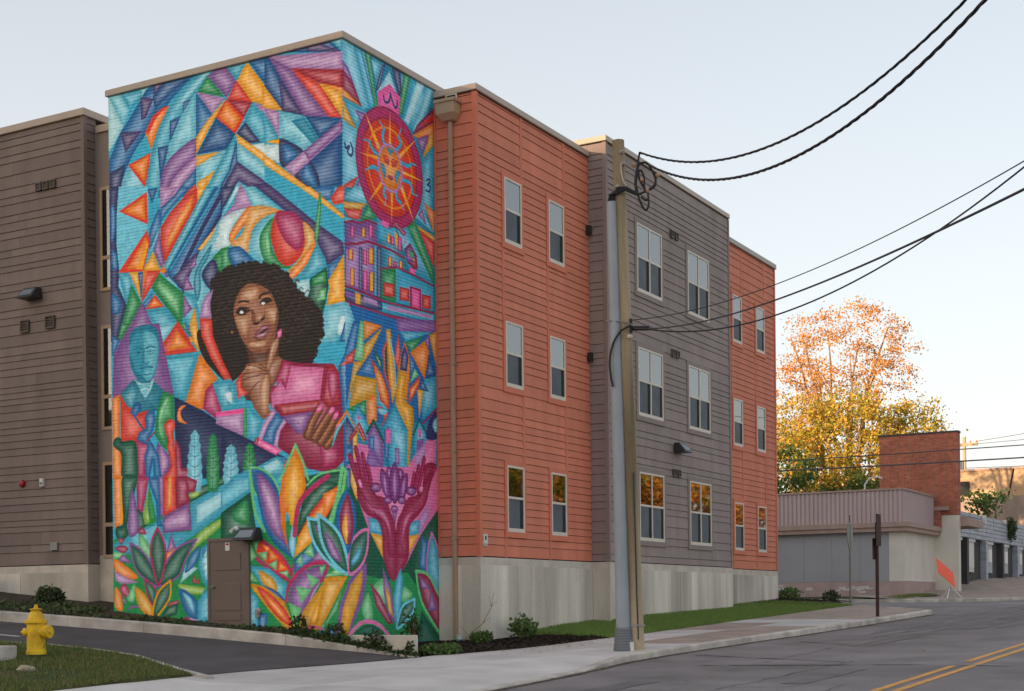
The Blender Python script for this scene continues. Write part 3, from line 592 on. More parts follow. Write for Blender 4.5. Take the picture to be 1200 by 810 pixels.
('F', 'P', 'bl', 1, 2, [362, 247, 374, 214, 404, 195, 399, 215, 382, 238]),
('F', 'P', 'cy', 0, 2, [344, 256, 362, 241, 370, 207, 351, 164, 333, 187, 332, 257]),
('F', 'P', 'pc', 1, 2, [349, 237, 357, 214, 348, 180, 341, 210]),
('F', 'P', 'bl', 0, 2, [346, 254, 359, 239, 357, 225]),
('F', 'P', 'bl', 1, 2, [421, 162, 393, 154, 372, 134, 374, 101, 404, 115]),
('F', 'P', 'lc', 1, 2, [411, 154, 388, 142, 384, 115]),
('F', 'P', 'cy', 0, 2, [351, 164, 371, 138, 374, 94, 334, 94, 333, 141]),
('F', 'P', 'dr', 0, 2, [382, 194, 386, 176, 370, 172, 364, 184, 374, 178]),
('F', 'P', 'mg', 0, 2, [423, 101, 404, 106, 371, 99, 379, 90, 423, 90]),
('F', 'P', 'li', 0, 2, [399, 106, 371, 100, 379, 92]),
('F', 'P', 'lc', 0, 2, [374, 484, 362, 470, 364, 461, 359, 450, 361, 440, 356, 429, 359, 420, 355, 408, 358, 399, 355, 388, 358, 378, 359, 367, 362, 358, 391, 359, 393, 369, 394, 380, 397, 390, 394, 401, 397, 410, 392, 422, 395, 431, 389, 442, 391, 452, 385, 463, 387, 472]),
('F', 'K', 'te', 0, 1.4, [375, 472, 376, 360]),
('F', 'K', 'te', 0, 1.2, [388, 455, 375, 448, 362, 454]),
('F', 'K', 'te', 0, 1.2, [388, 435, 375, 428, 363, 433]),
('F', 'K', 'te', 0, 1.2, [388, 414, 376, 407, 363, 413]),
('F', 'K', 'te', 0, 1.2, [388, 393, 376, 387, 363, 392]),
('F', 'P', 'gr', 0, 2, [327, 474, 317, 462, 319, 453, 314, 442, 316, 434, 312, 423, 314, 414, 311, 403, 313, 395, 311, 384, 313, 375, 315, 365, 317, 356, 341, 357, 343, 366, 344, 377, 346, 386, 344, 396, 346, 405, 342, 416, 345, 425, 340, 435, 341, 444, 337, 454, 338, 463]),
('F', 'K', 'dg', 0, 1.4, [327, 463, 329, 357]),
('F', 'K', 'dg', 0, 1.2, [338, 448, 328, 441, 317, 446]),
('F', 'K', 'dg', 0, 1.2, [339, 428, 328, 422, 317, 427]),
('F', 'K', 'dg', 0, 1.2, [339, 409, 328, 402, 318, 408]),
('F', 'K', 'dg', 0, 1.2, [339, 389, 329, 383, 318, 388]),
('F', 'P', 'lc', 0, 2, [281, 448, 269, 439, 271, 433, 265, 425, 268, 418, 262, 410, 265, 404, 261, 396, 264, 390, 261, 382, 264, 375, 265, 368, 268, 361, 297, 363, 299, 369, 301, 377, 304, 384, 300, 392, 303, 398, 299, 406, 302, 412, 296, 420, 298, 427, 292, 434, 294, 441]),
('F', 'K', 'te', 0, 1.4, [281, 437, 282, 363]),
('F', 'K', 'te', 0, 1.2, [294, 431, 282, 424, 269, 429]),
('F', 'K', 'te', 0, 1.2, [294, 417, 282, 410, 269, 415]),
('F', 'K', 'te', 0, 1.2, [295, 402, 282, 396, 269, 401]),
('F', 'K', 'te', 0, 1.2, [295, 388, 282, 381, 269, 387]),
('F', 'P', 'gr', 0, 2, [234, 448, 223, 439, 225, 433, 221, 425, 223, 419, 218, 411, 220, 404, 217, 397, 219, 390, 217, 383, 219, 377, 221, 369, 223, 363, 248, 364, 250, 370, 251, 378, 253, 385, 250, 392, 253, 399, 249, 406, 251, 413, 246, 420, 248, 426, 243, 434, 245, 440]),
('F', 'K', 'dg', 0, 1.4, [234, 437, 235, 364]),
('F', 'K', 'dg', 0, 1.2, [245, 431, 234, 424, 223, 429]),
('F', 'K', 'dg', 0, 1.2, [245, 417, 235, 410, 224, 416]),
('F', 'K', 'dg', 0, 1.2, [246, 403, 235, 396, 224, 402]),
('F', 'K', 'dg', 0, 1.2, [246, 389, 235, 382, 224, 388]),
('F', 'P', 'ma', 0, 2, [400, 392, 370, 380, 375, 359, 393, 357, 400, 372]),
('F', 'P', 'gr', 0, 0, [244, 256, 117, 300, -5, 368, -1, 69, 247, 69]),
('F', 'P', 'cy', 0, 2, [308, 360, 276, 383, 233, 398, 233, 351, 309, 314]),
('F', 'P', 'lc', 0, 1, [306, 353, 238, 379, 238, 357, 306, 326]),
('F', 'P', 'dg', 0, 2, [309, 312, 233, 351, 216, 255, 310, 256]),
('F', 'P', 'gr', 1, 2, [277, 314, 243, 335, 239, 290, 273, 295]),
('F', 'P', 'cy', 0, 2, [214, 400, 166, 418, 141, 407, 148, 378, 186, 375, 262, 379]),
('F', 'P', 'pc', 0, 1, [200, 399, 166, 412, 157, 401, 186, 384]),
('F', 'P', 'bl', 0, 2, [162, 419, 141, 411, 148, 400]),
('F', 'P', 'bk', 1, 0, [327, 776, 309, 788, 282, 795, 247, 799, 213, 798, 175, 790, 144, 771, 125, 750, 99, 723, 67, 696, 53, 668, 55, 646, 70, 618, 78, 593, 111, 591, 136, 595, 163, 607, 216, 612, 237, 598, 266, 576, 290, 572, 307, 583, 325, 599, 344, 618, 360, 646, 366, 678, 350, 687, 330, 695, 331, 743]),
('F', 'P', 'li', 0, 2, [359, 706, 349, 741, 322, 761, 331, 731, 327, 703]),
('F', 'P', 're', 0, 2, [360, 706, 327, 702, 324, 666, 299, 614, 273, 570, 293, 572, 331, 624, 354, 669]),
('F', 'P', 'bk', 1, 0, [321, 774, 324, 770, 329, 771, 331, 775, 329, 778, 324, 777]),
('F', 'P', 'bk', 1, 0, [322, 780, 324, 778, 327, 778, 329, 781, 327, 783, 324, 783]),
('F', 'P', 'bk', 1, 0, [311, 780, 313, 777, 318, 777, 320, 781, 317, 783, 313, 783]),
('F', 'P', 'bk', 1, 0, [310, 777, 312, 774, 318, 774, 321, 778, 318, 782, 312, 781]),
('F', 'P', 'bk', 1, 0, [305, 786, 308, 782, 314, 783, 317, 788, 314, 792, 308, 791]),
('F', 'P', 'bk', 1, 0, [300, 785, 303, 780, 311, 781, 314, 787, 310, 791, 303, 790]),
('F', 'P', 'bk', 1, 0, [301, 789, 304, 785, 310, 786, 313, 791, 310, 795, 304, 794]),
('F', 'P', 'bk', 1, 0, [289, 788, 292, 785, 298, 785, 301, 790, 298, 793, 292, 793]),
('F', 'P', 'bk', 1, 0, [286, 791, 289, 786, 297, 787, 300, 792, 296, 797, 289, 796]),
('F', 'P', 'bk', 1, 0, [284, 792, 287, 788, 295, 789, 298, 794, 294, 799, 287, 798]),
('F', 'P', 'bk', 1, 0, [278, 798, 281, 795, 286, 795, 288, 799, 286, 802, 281, 802]),
('F', 'P', 'bk', 1, 0, [267, 796, 271, 792, 278, 793, 282, 798, 278, 803, 270, 802]),
('F', 'P', 'bk', 1, 0, [264, 796, 266, 794, 269, 794, 271, 797, 269, 800, 265, 799]),
('F', 'P', 'bk', 1, 0, [255, 792, 258, 789, 263, 790, 265, 793, 263, 797, 257, 796]),
('F', 'P', 'bk', 1, 0, [250, 798, 253, 795, 258, 796, 261, 800, 258, 803, 253, 802]),
('F', 'P', 'bk', 1, 0, [243, 797, 246, 794, 252, 794, 255, 799, 252, 802, 246, 801]),
('F', 'P', 'bk', 1, 0, [238, 800, 241, 796, 248, 797, 251, 802, 247, 806, 241, 805]),
('F', 'P', 'bk', 1, 0, [222, 798, 226, 794, 234, 795, 237, 800, 233, 805, 226, 804]),
('F', 'P', 'bk', 1, 0, [220, 798, 224, 794, 231, 795, 234, 800, 231, 804, 224, 803]),
('F', 'P', 'bk', 1, 0, [210, 797, 212, 794, 218, 795, 221, 799, 218, 802, 212, 802]),
('F', 'P', 'bk', 1, 0, [206, 798, 210, 794, 217, 795, 220, 800, 217, 804, 210, 803]),
('F', 'P', 'bk', 1, 0, [203, 796, 205, 794, 209, 795, 210, 797, 209, 800, 205, 799]),
('F', 'P', 'bk', 1, 0, [190, 798, 192, 795, 196, 796, 197, 798, 195, 801, 192, 800]),
('F', 'P', 'bk', 1, 0, [186, 794, 187, 792, 191, 792, 193, 795, 191, 797, 187, 797]),
('F', 'P', 'bk', 1, 0, [176, 788, 180, 783, 187, 784, 191, 790, 187, 794, 180, 793]),
('F', 'P', 'bk', 1, 0, [169, 788, 170, 786, 174, 787, 175, 789, 174, 791, 170, 791]),
('F', 'P', 'bk', 1, 0, [162, 786, 166, 782, 173, 783, 176, 788, 172, 793, 165, 792]),
('F', 'P', 'bk', 1, 0, [152, 781, 156, 776, 164, 777, 167, 783, 164, 788, 156, 787]),
('F', 'P', 'bk', 1, 0, [151, 777, 154, 773, 159, 774, 162, 778, 159, 782, 153, 781]),
('F', 'P', 'bk', 1, 0, [144, 774, 146, 770, 151, 771, 153, 775, 151, 778, 146, 777]),
('F', 'P', 'bk', 1, 0, [141, 771, 143, 769, 146, 769, 148, 772, 146, 774, 143, 774]),
('F', 'P', 'bk', 1, 0, [131, 767, 135, 762, 143, 763, 146, 769, 142, 773, 135, 772]),
('F', 'P', 'bk', 1, 0, [130, 763, 132, 760, 137, 760, 140, 764, 137, 767, 132, 767]),
('F', 'P', 'bk', 1, 0, [130, 758, 133, 755, 139, 756, 141, 760, 138, 763, 133, 763]),
('F', 'P', 'bk', 1, 0, [124, 755, 128, 750, 135, 751, 139, 757, 135, 761, 128, 760]),
('F', 'P', 'bk', 1, 0, [121, 750, 124, 746, 131, 747, 134, 752, 130, 755, 124, 755]),
('F', 'P', 'bk', 1, 0, [113, 743, 116, 738, 124, 739, 127, 744, 123, 749, 116, 748]),
('F', 'P', 'bk', 1, 0, [114, 739, 116, 737, 119, 738, 120, 740, 119, 742, 116, 742]),
('F', 'P', 'bk', 1, 0, [109, 732, 110, 730, 113, 731, 115, 733, 113, 735, 110, 735]),
('F', 'P', 'bk', 1, 0, [103, 730, 105, 727, 108, 728, 110, 730, 108, 732, 105, 732]),
('F', 'P', 'bk', 1, 0, [94, 723, 98, 720, 104, 720, 106, 725, 103, 729, 97, 728]),
('F', 'P', 'bk', 1, 0, [88, 715, 91, 711, 98, 712, 101, 716, 97, 720, 91, 719]),
('F', 'P', 'bk', 1, 0, [79, 711, 82, 707, 88, 708, 91, 713, 88, 716, 82, 716]),
('F', 'P', 'bk', 1, 0, [73, 706, 76, 703, 81, 704, 83, 707, 80, 711, 75, 710]),
('F', 'P', 'bk', 1, 0, [70, 702, 72, 699, 77, 699, 79, 703, 77, 706, 72, 705]),
('F', 'P', 'bk', 1, 0, [62, 694, 65, 690, 70, 691, 73, 695, 70, 699, 64, 698]),
('F', 'P', 'bk', 1, 0, [58, 688, 61, 684, 68, 685, 71, 690, 67, 694, 61, 693]),
('F', 'P', 'bk', 1, 0, [52, 684, 55, 680, 62, 680, 65, 685, 61, 689, 55, 688]),
('F', 'P', 'bk', 1, 0, [52, 678, 56, 674, 62, 674, 65, 679, 62, 683, 55, 683]),
('F', 'P', 'bk', 1, 0, [51, 672, 53, 669, 58, 670, 60, 673, 58, 677, 53, 676]),
('F', 'P', 'bk', 1, 0, [49, 669, 51, 666, 55, 666, 57, 670, 55, 673, 51, 672]),
('F', 'P', 'bk', 1, 0, [50, 661, 53, 658, 58, 658, 60, 662, 58, 665, 53, 665]),
('F', 'P', 'bk', 1, 0, [49, 660, 51, 657, 55, 657, 57, 661, 55, 664, 51, 663]),
('F', 'P', 'bk', 1, 0, [52, 657, 54, 654, 59, 655, 62, 659, 59, 662, 54, 661]),
('F', 'P', 'bk', 1, 0, [49, 649, 52, 646, 57, 646, 60, 650, 57, 654, 52, 653]),
('F', 'P', 'bk', 1, 0, [47, 642, 51, 638, 57, 639, 60, 644, 57, 648, 50, 647]),
('F', 'P', 'bk', 1, 0, [51, 638, 54, 634, 61, 635, 64, 640, 60, 644, 54, 643]),
('F', 'P', 'bk', 1, 0, [59, 637, 61, 634, 66, 634, 68, 638, 65, 641, 61, 640]),
('F', 'P', 'bk', 1, 0, [56, 628, 60, 623, 66, 624, 69, 629, 66, 633, 59, 632]),
('F', 'P', 'bk', 1, 0, [62, 622, 65, 619, 69, 619, 72, 623, 69, 626, 65, 625]),
('F', 'P', 'bk', 1, 0, [65, 617, 68, 612, 75, 613, 78, 618, 75, 623, 68, 622]),
('F', 'P', 'bk', 1, 0, [64, 612, 68, 608, 75, 608, 78, 614, 75, 618, 68, 617]),
('F', 'P', 'bk', 1, 0, [64, 610, 66, 607, 71, 608, 74, 611, 71, 615, 66, 614]),
('F', 'P', 'bk', 1, 0, [66, 603, 68, 601, 72, 601, 74, 604, 72, 607, 68, 606]),
('F', 'P', 'bk', 1, 0, [71, 600, 74, 597, 80, 597, 82, 602, 79, 605, 73, 605]),
('F', 'P', 'bk', 1, 0, [75, 593, 78, 590, 82, 590, 84, 594, 82, 596, 77, 596]),
('F', 'P', 'bk', 1, 0, [79, 591, 82, 588, 87, 588, 90, 592, 87, 596, 82, 595]),
('F', 'P', 'bk', 1, 0, [89, 589, 91, 587, 94, 587, 95, 590, 94, 592, 90, 591]),
('F', 'P', 'bk', 1, 0, [88, 592, 92, 588, 99, 588, 102, 594, 99, 598, 91, 597]),
('F', 'P', 'bk', 1, 0, [95, 593, 98, 589, 104, 590, 106, 594, 103, 597, 98, 597]),
('F', 'P', 'bk', 1, 0, [104, 590, 106, 588, 110, 588, 111, 591, 109, 593, 106, 593]),
('F', 'P', 'bk', 1, 0, [111, 589, 114, 586, 120, 586, 122, 590, 119, 593, 114, 593]),
('F', 'P', 'bk', 1, 0, [119, 590, 122, 587, 128, 587, 131, 591, 128, 595, 122, 595]),
('F', 'P', 'bk', 1, 0, [120, 592, 123, 587, 130, 588, 133, 593, 130, 597, 123, 597]),
('F', 'P', 'bk', 1, 0, [130, 594, 132, 591, 137, 591, 139, 594, 137, 597, 132, 597]),
('F', 'K', 'bh', 1, 1.8, [199, 704, 193, 710, 187, 704]),
('F', 'K', 'bh', 1, 1.8, [208, 700, 200, 706, 195, 699]),
('F', 'K', 'bh', 1, 2.9, [198, 714, 190, 720, 185, 717]),
('F', 'K', 'bh', 1, 2.6, [188, 693, 180, 699, 175, 697]),
('F', 'K', 'bh', 1, 2.0, [222, 709, 216, 715, 209, 710]),
('F', 'K', 'bh', 1, 2.2, [178, 710, 172, 716, 165, 710]),
('F', 'K', 'bh', 1, 1.5, [207, 688, 202, 695, 194, 691]),
('F', 'K', 'bh', 1, 1.7, [213, 722, 208, 728, 200, 721]),
('F', 'K', 'bh', 1, 3.0, [170, 694, 165, 700, 157, 695]),
('F', 'K', 'bh', 1, 2.0, [231, 700, 225, 706, 218, 701]),
('F', 'K', 'bh', 1, 2.6, [184, 723, 177, 728, 171, 724]),
('F', 'K', 'bh', 1, 1.8, [189, 681, 183, 687, 176, 684]),
('F', 'K', 'bh', 1, 2.5, [233, 720, 226, 726, 220, 722]),
('F', 'K', 'bh', 1, 1.6, [160, 705, 155, 711, 147, 707]),
('F', 'K', 'bh', 1, 2.5, [224, 685, 216, 691, 211, 687]),
('F', 'K', 'bh', 1, 2.9, [205, 732, 198, 738, 192, 733]),
('F', 'K', 'bh', 1, 2.1, [165, 682, 159, 688, 153, 683]),
('F', 'K', 'bh', 1, 2.2, [246, 708, 239, 714, 233, 709]),
('F', 'K', 'bh', 1, 1.9, [165, 721, 159, 727, 153, 721]),
('F', 'K', 'bh', 1, 1.6, [202, 674, 196, 680, 189, 676]),
('F', 'K', 'bh', 1, 3.0, [231, 732, 223, 738, 218, 734]),
('F', 'K', 'bh', 1, 3.0, [149, 694, 141, 700, 136, 697]),
('F', 'K', 'bh', 1, 2.3, [243, 690, 238, 696, 230, 690]),
('F', 'K', 'bh', 1, 2.6, [187, 736, 179, 741, 174, 735]),
('F', 'K', 'bh', 1, 2.7, [173, 672, 165, 677, 160, 672]),
('F', 'K', 'bh', 1, 1.7, [253, 721, 246, 727, 240, 725]),
('F', 'K', 'bh', 1, 1.8, [148, 713, 140, 719, 135, 717]),
('F', 'K', 'bh', 1, 1.7, [222, 673, 218, 679, 210, 672]),
('F', 'K', 'bh', 1, 1.8, [219, 741, 215, 748, 206, 741]),
('F', 'K', 'bh', 1, 1.7, [147, 681, 139, 687, 134, 681]),
('F', 'K', 'bh', 1, 2.9, [260, 701, 251, 707, 247, 702]),
('F', 'K', 'bh', 1, 2.9, [165, 733, 161, 739, 153, 733]),
('F', 'K', 'bh', 1, 2.4, [189, 664, 182, 670, 176, 667]),
('F', 'K', 'bh', 1, 2.8, [250, 735, 242, 741, 237, 738]),
('F', 'K', 'bh', 1, 2.1, [135, 700, 128, 706, 122, 700]),
('F', 'K', 'bh', 1, 1.9, [245, 679, 240, 685, 232, 681]),
('F', 'K', 'bh', 1, 2.6, [198, 746, 191, 752, 186, 748]),
('F', 'K', 'bh', 1, 2.1, [154, 668, 148, 674, 142, 670]),
('F', 'K', 'bh', 1, 2.2, [269, 716, 264, 722, 256, 717]),
('F', 'K', 'bh', 1, 3.2, [144, 724, 138, 730, 131, 724]),
('F', 'K', 'bh', 1, 1.8, [213, 662, 206, 668, 200, 662]),
('F', 'K', 'bh', 1, 2.7, [237, 747, 231, 753, 224, 748]),
('F', 'K', 'bh', 1, 2.6, [130, 685, 122, 690, 118, 687]),
('F', 'K', 'bh', 1, 1.7, [266, 690, 258, 696, 253, 689]),
('F', 'K', 'bh', 1, 2.4, [173, 745, 167, 751, 160, 745]),
('F', 'K', 'bh', 1, 1.8, [172, 658, 166, 664, 159, 660]),
('F', 'K', 'bh', 1, 2.5, [269, 733, 263, 739, 256, 735]),
('F', 'K', 'bh', 1, 2.7, [126, 710, 118, 716, 114, 712]),
('F', 'K', 'bh', 1, 2.7, [240, 667, 234, 673, 227, 666]),
('F', 'K', 'bh', 1, 2.5, [215, 754, 210, 760, 202, 756]),
('F', 'K', 'bh', 1, 1.5, [136, 669, 130, 675, 123, 670]),
('F', 'K', 'bh', 1, 1.8, [280, 707, 274, 713, 267, 709]),
('F', 'K', 'bh', 1, 2.8, [147, 736, 142, 742, 134, 735]),
('F', 'K', 'bh', 1, 2.3, [197, 653, 190, 659, 184, 654]),
('F', 'K', 'bh', 1, 2.9, [257, 748, 249, 754, 244, 748]),
('F', 'K', 'bh', 1, 2.3, [117, 692, 110, 698, 105, 692]),
('F', 'K', 'bh', 1, 2.2, [265, 678, 258, 684, 252, 677]),
('F', 'K', 'bh', 1, 2.3, [187, 755, 181, 761, 174, 757]),
('F', 'K', 'bh', 1, 2.7, [152, 655, 145, 661, 139, 654]),
('F', 'K', 'bh', 1, 3.0, [284, 726, 279, 732, 271, 729]),
('F', 'K', 'bh', 1, 1.9, [124, 722, 119, 728, 112, 722]),
('F', 'K', 'bh', 1, 3.0, [227, 655, 219, 661, 215, 657]),
('F', 'K', 'bh', 1, 3.0, [235, 759, 230, 765, 223, 760]),
('F', 'K', 'bh', 1, 2.8, [119, 674, 114, 680, 106, 677]),
('F', 'K', 'bh', 1, 2.9, [286, 695, 280, 701, 273, 697]),
('F', 'K', 'bh', 1, 2.5, [156, 749, 149, 755, 144, 752]),
('F', 'K', 'bh', 1, 2.1, [178, 647, 171, 653, 165, 648]),
('F', 'K', 'bh', 1, 1.9, [277, 745, 270, 751, 264, 743]),
('F', 'K', 'bh', 1, 2.2, [109, 703, 103, 709, 97, 706]),
('F', 'K', 'bh', 1, 2.0, [258, 665, 251, 670, 245, 668]),
('F', 'K', 'bh', 1, 3.0, [206, 763, 197, 769, 193, 766]),
('F', 'K', 'bh', 1, 3.1, [132, 657, 126, 663, 119, 657]),
('F', 'K', 'bh', 1, 2.8, [296, 716, 291, 722, 283, 716]),
('F', 'K', 'bh', 1, 2.6, [128, 736, 121, 741, 116, 738]),
('F', 'K', 'bh', 1, 2.8, [210, 645, 201, 651, 197, 646]),
('F', 'K', 'bh', 1, 2.4, [257, 760, 253, 766, 244, 761]),
('F', 'K', 'bh', 1, 2.1, [105, 683, 98, 688, 93, 683]),
('F', 'K', 'bh', 1, 2.5, [285, 681, 280, 687, 272, 681]),
('F', 'K', 'bh', 1, 2.6, [172, 760, 167, 766, 159, 759]),
('F', 'K', 'bh', 1, 2.6, [156, 644, 151, 650, 143, 643]),
('F', 'K', 'bh', 1, 1.7, [295, 737, 289, 743, 281, 737]),
('F', 'K', 'bh', 1, 2.5, [107, 717, 100, 723, 94, 717]),
('F', 'K', 'bh', 1, 2.3, [245, 652, 239, 658, 232, 654]),
('F', 'K', 'bh', 1, 1.6, [228, 769, 221, 775, 215, 769]),
('F', 'K', 'bh', 1, 2.4, [113, 662, 105, 668, 100, 664]),
('F', 'K', 'bh', 1, 2.0, [303, 702, 297, 708, 290, 702]),
('F', 'K', 'bh', 1, 1.6, [138, 750, 132, 755, 126, 752]),
('F', 'K', 'bh', 1, 2.8, [188, 638, 182, 644, 175, 640]),
('F', 'K', 'bh', 1, 2.2, [280, 757, 273, 763, 266, 756]),
('F', 'K', 'bh', 1, 2.1, [95, 695, 88, 700, 83, 698]),
('F', 'K', 'bh', 1, 2.0, [278, 666, 273, 672, 264, 669]),
('F', 'K', 'bh', 1, 2.8, [192, 770, 185, 776, 179, 773]),
('F', 'K', 'bh', 1, 1.8, [133, 645, 127, 651, 120, 645]),
('F', 'K', 'bh', 1, 2.9, [308, 726, 301, 732, 295, 727]),
('F', 'K', 'bh', 1, 1.8, [110, 732, 104, 738, 98, 734]),
('F', 'K', 'bh', 1, 2.4, [226, 640, 219, 646, 213, 643]),
('F', 'K', 'bh', 1, 1.9, [252, 771, 245, 776, 239, 774]),
('F', 'K', 'bh', 1, 2.9, [97, 671, 89, 677, 84, 670]),
('F', 'K', 'bh', 1, 2.2, [303, 687, 296, 693, 290, 688]),
('F', 'K', 'bh', 1, 2.6, [154, 763, 146, 768, 142, 763]),
('F', 'K', 'bh', 1, 2.0, [164, 634, 156, 640, 151, 636]),
('F', 'K', 'bh', 1, 2.5, [300, 750, 292, 755, 287, 753]),
('F', 'K', 'bh', 1, 2.8, [91, 709, 84, 715, 79, 710]),
('F', 'K', 'bh', 1, 2.4, [264, 651, 257, 657, 251, 654]),
('F', 'K', 'bh', 1, 2.4, [216, 777, 212, 783, 203, 778]),
('F', 'K', 'bh', 1, 2.6, [111, 650, 105, 656, 99, 651]),
('F', 'K', 'bh', 1, 3.2, [317, 712, 309, 718, 304, 715]),
('F', 'K', 'bh', 1, 2.9, [120, 747, 113, 753, 107, 750]),
('F', 'K', 'bh', 1, 2.1, [203, 632, 197, 638, 190, 635]),
('F', 'K', 'bh', 1, 2.4, [277, 768, 269, 774, 264, 770]),
('F', 'K', 'bh', 1, 3.0, [85, 684, 78, 690, 72, 687]),
('F', 'K', 'bh', 1, 3.0, [297, 670, 290, 676, 284, 669]),
('F', 'K', 'bh', 1, 2.7, [176, 774, 168, 780, 163, 776]),
('F', 'K', 'bh', 1, 2.9, [139, 635, 131, 640, 126, 634]),
('F', 'K', 'bh', 1, 2.3, [317, 738, 309, 744, 303, 740]),
('F', 'K', 'bh', 1, 1.7, [93, 725, 89, 731, 81, 728]),
('F', 'K', 'bh', 1, 1.8, [244, 638, 239, 644, 231, 639]),
('F', 'K', 'bh', 1, 2.7, [243, 780, 236, 786, 230, 782]),
('F', 'K', 'bh', 1, 2.6, [92, 659, 87, 665, 80, 661]),
('F', 'K', 'bh', 1, 2.8, [320, 696, 313, 702, 306, 698]),
('F', 'P', 'sd', 0, 2, [241, 637, 230, 601, 249, 582, 262, 536, 179, 520, 145, 602, 159, 611, 159, 644, 187, 628]),
('F', 'P', 'sk', 0, 2, [206, 604, 159, 611, 148, 602, 164, 574, 174, 553, 199, 588]),
('F', 'P', 'sk', 1, 1, [269, 722, 256, 746, 234, 760, 206, 755, 179, 739, 166, 716, 160, 697, 162, 672, 168, 649, 179, 630, 199, 621, 226, 627, 246, 647, 263, 678, 270, 703]),
('F', 'P', 'sl', 1, 2, [249, 746, 231, 752, 208, 749, 208, 733, 226, 724, 251, 730]),
('F', 'P', 'sl', 1, 2, [266, 698, 233, 697, 231, 681, 241, 656, 256, 673]),
('F', 'P', 'sl', 1, 2, [189, 706, 162, 705, 163, 679, 179, 679]),
('F', 'P', 'sl', 1, 2, [235, 638, 200, 632, 190, 643, 225, 645]),
('F', 'P', 's2', 1, 0, [226, 708, 224, 684, 214, 680, 218, 703]),
('F', 'P', 's2', 1, 0, [162, 699, 159, 681, 170, 655, 182, 638, 170, 665]),
('F', 'P', 'sl', 1, 2, [210, 695, 199, 696, 201, 686, 208, 683]),
('F', 'K', 'sd', 1, 6.0, [220, 681, 213, 680, 207, 682]),
('F', 'K', 'sd', 1, 6.0, [201, 685, 196, 688, 194, 690]),
('F', 'K', 'bk', 1, 3.0, [218, 680, 211, 680]),
('F', 'K', 'bk', 1, 3.0, [199, 686, 195, 689]),
('F', 'K', 'bk', 1, 3.5, [257, 727, 247, 728, 232, 725]),
('F', 'K', 'bk', 1, 3.8, [205, 730, 198, 736, 178, 737]),
('F', 'P', 'bk', 1, 0, [264, 710, 252, 717, 233, 713, 230, 707, 246, 700, 261, 704]),
('F', 'P', 'sd', 1, 0, [238, 712, 229, 710, 230, 705, 239, 703]),
('F', 'P', 'wh', 1, 0, [256, 706, 251, 710, 244, 706, 249, 703]),
('F', 'P', 'bk', 1, 0, [250, 713, 239, 712, 238, 706, 246, 707]),
('F', 'K', 'sl', 1, 2.3, [263, 717, 254, 722, 236, 722]),
('F', 'P', 'bk', 1, 0, [204, 719, 195, 727, 179, 727, 174, 720, 184, 717, 196, 715]),
('F', 'P', 'wh', 1, 0, [201, 718, 196, 721, 190, 718, 196, 715]),
('F', 'P', 'bk', 1, 0, [195, 723, 186, 724, 186, 718, 192, 719]),
('F', 'K', 'sl', 1, 2.0, [197, 729, 186, 731, 176, 726]),
('F', 'P', 'mu', 1, 1, [219, 655, 214, 665, 203, 672, 195, 675, 184, 674, 179, 669, 183, 661, 191, 653, 207, 651]),
('F', 'P', 'mv', 1, 2, [215, 655, 202, 659, 187, 661, 192, 655, 206, 652]),
('F', 'P', 'mv', 1, 2, [207, 667, 196, 672, 186, 671, 196, 667]),
('F', 'P', 'bk', 1, 0, [208, 660, 191, 667, 184, 667, 197, 660]),
('F', 'K', 'sd', 1, 2.3, [222, 654, 207, 648, 189, 650]),
('F', 'K', 'sd', 1, 1.8, [180, 671, 175, 672]),
('F', 'P', 'go', 1, 0, [278, 671, 275, 672, 272, 669, 275, 667]),
('F', 'P', 'bk', 0, 0, [277, 670, 275, 671, 273, 669]),
('F', 'P', 'sk', 0, 2, [166, 647, 158, 651, 158, 634, 174, 601, 183, 580, 193, 588, 185, 613]),
('F', 'P', 'sk', 0, 2, [252, 560, 250, 585, 239, 604, 213, 604, 185, 589, 181, 568, 183, 546, 185, 509, 171, 504, 199, 490, 223, 516, 232, 546]),
('F', 'P', 'sl', 1, 2, [204, 567, 185, 576, 186, 513, 200, 503, 209, 537]),
('F', 'P', 'sl', 1, 2, [240, 598, 218, 601, 195, 590, 206, 587, 230, 589]),
('F', 'K', 'sd', 1, 1.9, [249, 584, 225, 584, 185, 579]),
('F', 'K', 'sd', 1, 1.9, [250, 573, 230, 576, 207, 578]),
('F', 'K', 'sd', 1, 1.9, [240, 603, 213, 595, 188, 584]),
('F', 'K', 'sd', 1, 1.9, [185, 632, 192, 595]),
('F', 'K', 'sd', 1, 1.9, [231, 546, 223, 557, 207, 567]),
('F', 'K', 'sl', 1, 1.9, [245, 589, 230, 598, 211, 600]),
('F', 'K', 'sl', 1, 1.9, [249, 576, 230, 583, 204, 583]),
('F', 'K', 'sl', 1, 1.9, [245, 565, 230, 569, 214, 573]),
('F', 'P', 'sl', 1, 2, [177, 634, 164, 642, 177, 605, 185, 596]),
('F', 'P', 'hp', 1, 2, [162, 658, 151, 663, 153, 649, 161, 647]),
('F', 'P', 're', 0, 2, [267, 571, 249, 590, 253, 560, 235, 546, 262, 533]),
('F', 'P', 'ma', 0, 2, [151, 603, 113, 594, 28, 584, 14, 565, 6, 478, 6, 399, 35, 377, 89, 388, 162, 434, 167, 453, 146, 484, 170, 508, 183, 539, 165, 567]),
('F', 'P', 'mg', 0, 2, [145, 602, 126, 591, 142, 545, 154, 562, 176, 538, 178, 509, 183, 539, 164, 569]),
('F', 'P', 'pk', 0, 2, [129, 589, 51, 579, 62, 519, 169, 517, 177, 508, 178, 539, 155, 563, 143, 544]),
('F', 'P', 'dr', 0, 2, [168, 517, 62, 519, 62, 499, 150, 495]),
('F', 'P', 'pu', 0, 2, [151, 494, 77, 498, 100, 459, 115, 455, 141, 483]),
('F', 'P', 'li', 0, 2, [133, 491, 92, 493, 106, 469]),
